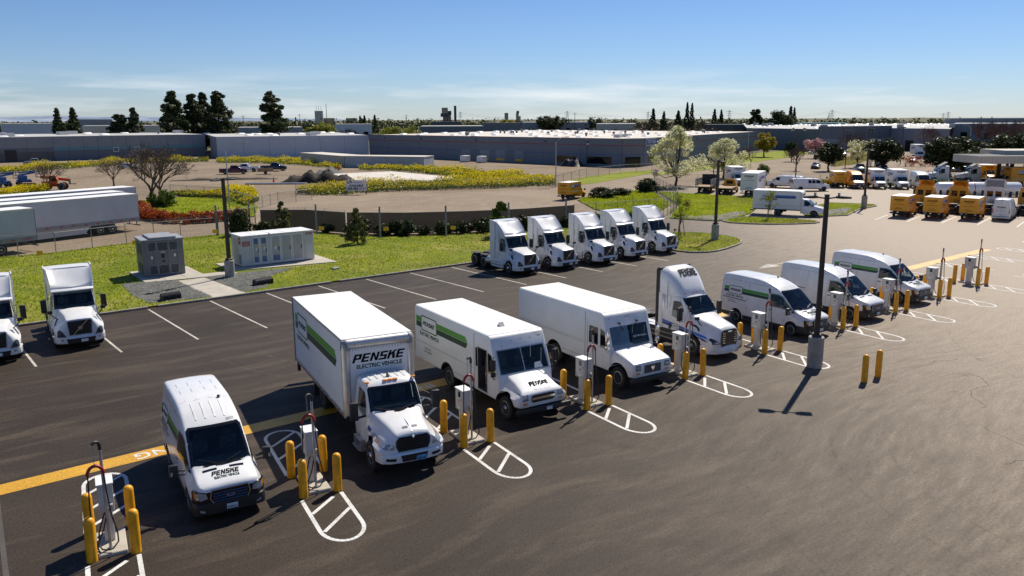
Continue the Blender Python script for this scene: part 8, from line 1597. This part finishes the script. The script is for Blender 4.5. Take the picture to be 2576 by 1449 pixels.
BARE = ((1872, 190, 5), (1895, 200, 5.5), (2010, 190, 5.5), (2118, 235, 6.5), (2150, 250, 8), (2178, 250, 7), (2340, 290, 9), (2462, 300, 10), (2485, 310, 11), (2505, 290, 10.5), (2525, 300, 11), (2548, 310, 10.5), (2570, 300, 11), (1600, 470, 9), (1625, 480, 10), (1655, 470, 9), (1690, 480, 10), (1720, 470, 9.5), (1765, 480, 10), (1850, 400, 8), (880, 400, 8), (860, 395, 7), (740, 380, 6))
for i, (x, d, H) in enumerate(BARE):
    tree('bare_tree', 'leafless background tree, %s from the left' % ORD[sorted([q[0] for q in BARE]).index(x)], 'bareup' if i % 2 else 'bare', far(x, d), H, None, 1+i % 3, 'leafless trees in the background', 1.0, bark='twig_red')
# verge planting
tree('conifer_shrub', 'small conifer behind the white cabinet', 'cypress', (33.6, 79.3, .09), 3.2, 'leaf_conifer', 1, None, 1.15, cat='shrub'); tree('conifer_shrub', 'taller conifer alone on the verge right of the white cabinet', 'cypress', (35.5, 66.9, .09), 3.5, 'leaf_conifer', 2, None, .95, cat='shrub'); tree('conifer_shrub', 'bright bushy conifer behind the leftmost of five tractors', 'cypress', (48.2, 61.6, .09), 3.6, 'leaf_green', 3, None, 1.4, cat='shrub')
for i, (x, y, s) in enumerate(((38.6,72.6,1.5),(40.2,70.4,1.5),(41.8,69.2,1.6),(43.6,68.0,1.4),(45.4,67.2,1.2),(47.2,66.4,1.5),(49.2,65.6,1.5),(51.4,65.0,1.4),(53.6,64.4,1.4),(56,63.8,1.3),(58.6,63.3,1.3),(36.8,75.8,1.3),(61.5,62.6,1.2),(64.5,62.2,1.2),(67.5,61.9,1.2))):
    tree('shrub', 'dark low shrub along the slatted fence, %s from the left' % ORD[sorted([36.8,38.6,40.2,41.8,43.6,45.4,47.2,49.2,51.4,53.6,56,58.6,61.5,64.5,67.5]).index(x)], 'shrub', (x, y, .09), s*(.95, .7, .85, .6)[i % 4], 'leaf_dark', 1+i % 3, 'dark shrubs along the slatted fence', 1.3, cat='shrub')
tree('shrub', 'trimmed round bush by the gate, left of the white cabinet', 'shrub', (29.3, 79.8, .09), 2.4, 'leaf_dark', 2, None, .62, cat='shrub'); tree('shrub', 'low round bush inside the gate', 'shrub', (32.0, 80.6, .09), 1.0, 'leaf_dark', 3, None, 1.3, cat='shrub'); tree('shrub', 'green clipped bush under the large bare tree', 'shrub', gp(410, 521), 2.0, 'leaf_green', 1, None, 1.1, cat='shrub')
for lb, p, g_ in (('staked sapling on the island beside the end tractor', (61.8,50.7,.1), 4.1), ('staked sapling on the small island by the broadside box truck', (79.9,53.0,.1), 3.3)):
    t = tree('sapling', lb, 'young', p, g_, 'leaf_lime', 1 if g_ > 4 else 2, 'staked saplings', 1.0)
    for a in (0, 2.1, 4.2): b = MB(); b.cyl((math.cos(a)*.42, math.sin(a)*.42, 0), (math.cos(a)*.16, math.sin(a)*.16, 1.7), .035, n=6); b.build('stake', 'wood', t)
for lb, pts, mt, s, z in (('red clipped hedge round the left lawn', [(357,528),(352,540),(362,549),(400,556),(440,560),(480,562),(520,560),(560,556),(600,551),(618,547)], 'leaf_red', 1.25, .06),):
    P_ = [gp(*q) for q in pts]; cen = []
    for a, c in zip(P_[:-1], P_[1:]):
        n = max(2, int((c-a).length/.45))
        for i in range(n): q = a.lerp(c, i/n); cen += [(q.x+rng.uniform(-.7, .7), q.y+rng.uniform(-.7, .7), rng.uniform(.3, 1.0)) for _ in range(4)]
    V, F = cloud(cen, .48, 110, .13, .4, 5); t = thing('hedge', lb, 'hedge'); tris('foliage', V, F, [mt], None, t)
def hedge_row(lb, a, c, h, w, mt, seed):
    a, c = V2(a), V2(c); n = int((c-a).length/.5); cen = []
    for i in range(n):
        q = a.lerp(c, i/n)
        for _ in range(3): cen.append((q.x+rng.uniform(-w, w), q.y+rng.uniform(-w, w), rng.uniform(.25, h)))
    V, F = cloud(cen, .5, 36, .16, .4, seed); t = thing('hedge', lb, 'hedge'); tris('foliage', V, F, [mt], None, t)
hedge_row('low green hedge behind the row of rental vans', (120.5,81.5), (131.5,73.6), .8, .6, 'leaf_yellow', 3); hedge_row('green hedge strip behind the white box trucks', (133,71.6), (146,60.0), .7, .6, 'leaf_green', 4); hedge_row('red-topped hedge beyond the second dark round tree', far(2278, 215)[:2], far(2350, 215)[:2], 2.6, 1.0, 'leaf_red', 6)
BK = [(118.8,84.0),(131.8,73.4),(143.4,63.2),(160,48.6),(162,50),(145,65.4),(133,75.6),(120,86)]; struct(sheet('planting_strip', BK, .06, 'turf')); grass('strip_grass', BK, 9000, .22, .06, ['grass_bright'], 0, (), .09, 'grass strip behind the row of rental vans', 12)
bank = [tuple(gp(*q)[:2]) for q in ((2095,420),(2100,400),(2180,388),(2200,396),(2160,412))]; struct(sheet('dry_bank', bank, .03, 'turf')); grass('bank_grass', bank, 4000, .3, .03, ['grass_dry'], 0, (), .12, 'dry grass bank in the far parking lot', 13)
gl = [tuple(gp(*q)[:2]) for q in ((1640,440),(1700,424),(1900,385),(2060,373),(2062,380),(1990,395),(1870,412),(1720,437))]; struct(sheet('warehouse_lawn', gl, .01, 'lawn'))
gl = [tuple(gp(*q)[:2]) for q in ((1400,462),(1470,445),(1570,432),(1640,428),(1640,436),(1500,460),(1410,470))]; struct(sheet('warehouse_lawn', gl, .01, 'lawn'))
tree('shrub', 'leafy planting by the curved fence, nearest the yellow truck', 'shrub', (84.5, 84.0, .08), 1.3, 'leaf_dark', 1, None, 2.0, cat='shrub'); tree('shrub', 'dark shrub inside the curve of the chain-link fence', 'shrub', (96, 85.6, .08), 1.9, 'leaf_dark', 2, None, 1.3, cat='shrub'); tree('shrub', 'low dark shrub left of the curved fence', 'shrub', (89, 84.5, .08), 1.0, 'leaf_dark', 3, None, 2.2, cat='shrub')
# mustard in flower
def mustard(label, P, n, h, seed):
    xy = scatter(P, n); nz_ = smooth_noise(xy, .42, seed); kp = nz_ + rng.normal(0, .25, n) > -.45; xy, nz_ = xy[kp], nz_[kp]; n = len(xy); hh = h*(.60+.50*nz_)*rng.uniform(.45, 1.15, n); hh = np.maximum(hh, .15); top = rng.uniform(0, 1, n) < (.42+.55*nz_)
    c = np.c_[xy, hh*np.where(top, rng.uniform(.85, 1.05, n), rng.uniform(.15, .85, n))]; d = rng.normal(size=(n, 3)); d /= np.linalg.norm(d, axis=1)[:, None]; e = np.cross(d, rng.normal(size=(n, 3))); e /= np.linalg.norm(e, axis=1)[:, None]; s = (rng.uniform(.07, .2, n)*np.where(top, .8, 1.35))[:, None]
    V = np.stack([c-d*s, c-e*s*.6, c+d*s, c+e*s*.6], 1).reshape(-1, 3); o = tris('flower_field', V, np.arange(n*4).reshape(-1, 4), ['leaf_green', 'mustard'], top.astype(int)); tag(stuff(o), label, 'flowers')
GD = lambda *q: [tuple(gp(*p)[:2]) for p in q]
mustard('yellow mustard flowers in front of the soil mound and slab', GD((745,487),(760,480),(860,470),(905,466),(1080,464),(1160,452),(1240,436),(1390,452),(1398,466),(1250,474),(1100,478),(960,482),(860,491),(790,493)), 42000, 1.5, 2)
mustard('yellow mustard flowers behind the concrete slab', GD((900,428),(1010,431),(1150,446),(1240,440),(1160,428),(1060,425),(930,420)), 14000, 1.4, 3)
mustard('yellow mustard flowers along the left warehouses', GD((0,437),(200,424),(350,413),(525,407),(525,399),(350,403),(200,411),(0,424)), 22000, 1.4, 4)
mustard('yellow mustard flowers below the white warehouse', GD((545,410),(640,411),(760,416),(860,428),(860,416),(760,403),(640,402),(545,402)), 20000, 1.4, 5)
mustard('yellow mustard flowers by the open gate', GD((560,485),(640,484),(652,505),(620,520),(590,510)), 9000, 1.3, 6); mustard('green weeds and mustard behind the left lawn', GD((430,488),(560,485),(590,510),(560,500),(450,494)), 8000, 1.2, 7); mustard('yellow mustard flowers behind the far left trailers', GD((0,500),(90,487),(130,483),(100,478),(0,483)), 5000, 1.2, 8)
# the wooded skyline that reads as one mass
cen, rad = [], []
for i in range(900):
    x = rng.uniform(-150, 2750); d = rng.uniform(620, 900); yb = 304 if x < 700 else 300; h = max(2.5, topz(x, d, yb+rng.uniform(-7, 6)*(1.0 if x > 700 else .35))); p = far(x, d); cen.append((p.x, p.y, h*.5)); rad.append(h*.55)
V, F = cloud(cen, rad, 26, 1.6, .4, 9, .9); tag(stuff(tris('distant_wood', V, F, ['leaf_dark'])), 'dark line of trees along the whole horizon', 'woods')
cen, rad = [], []
for i in range(260):
    x = rng.uniform(1560, 2700); d = rng.uniform(480, 600); h = rng.uniform(3, 6.5); p = far(x, d); cen.append((p.x, p.y, h*.6)); rad.append(h*.5)
V, F = cloud(cen, rad, 40, .7, .4, 10, .9); tag(stuff(tris('distant_thicket', V, F, ['leaf_brown'])), 'brown leafless thicket behind the right-hand warehouses', 'woods')
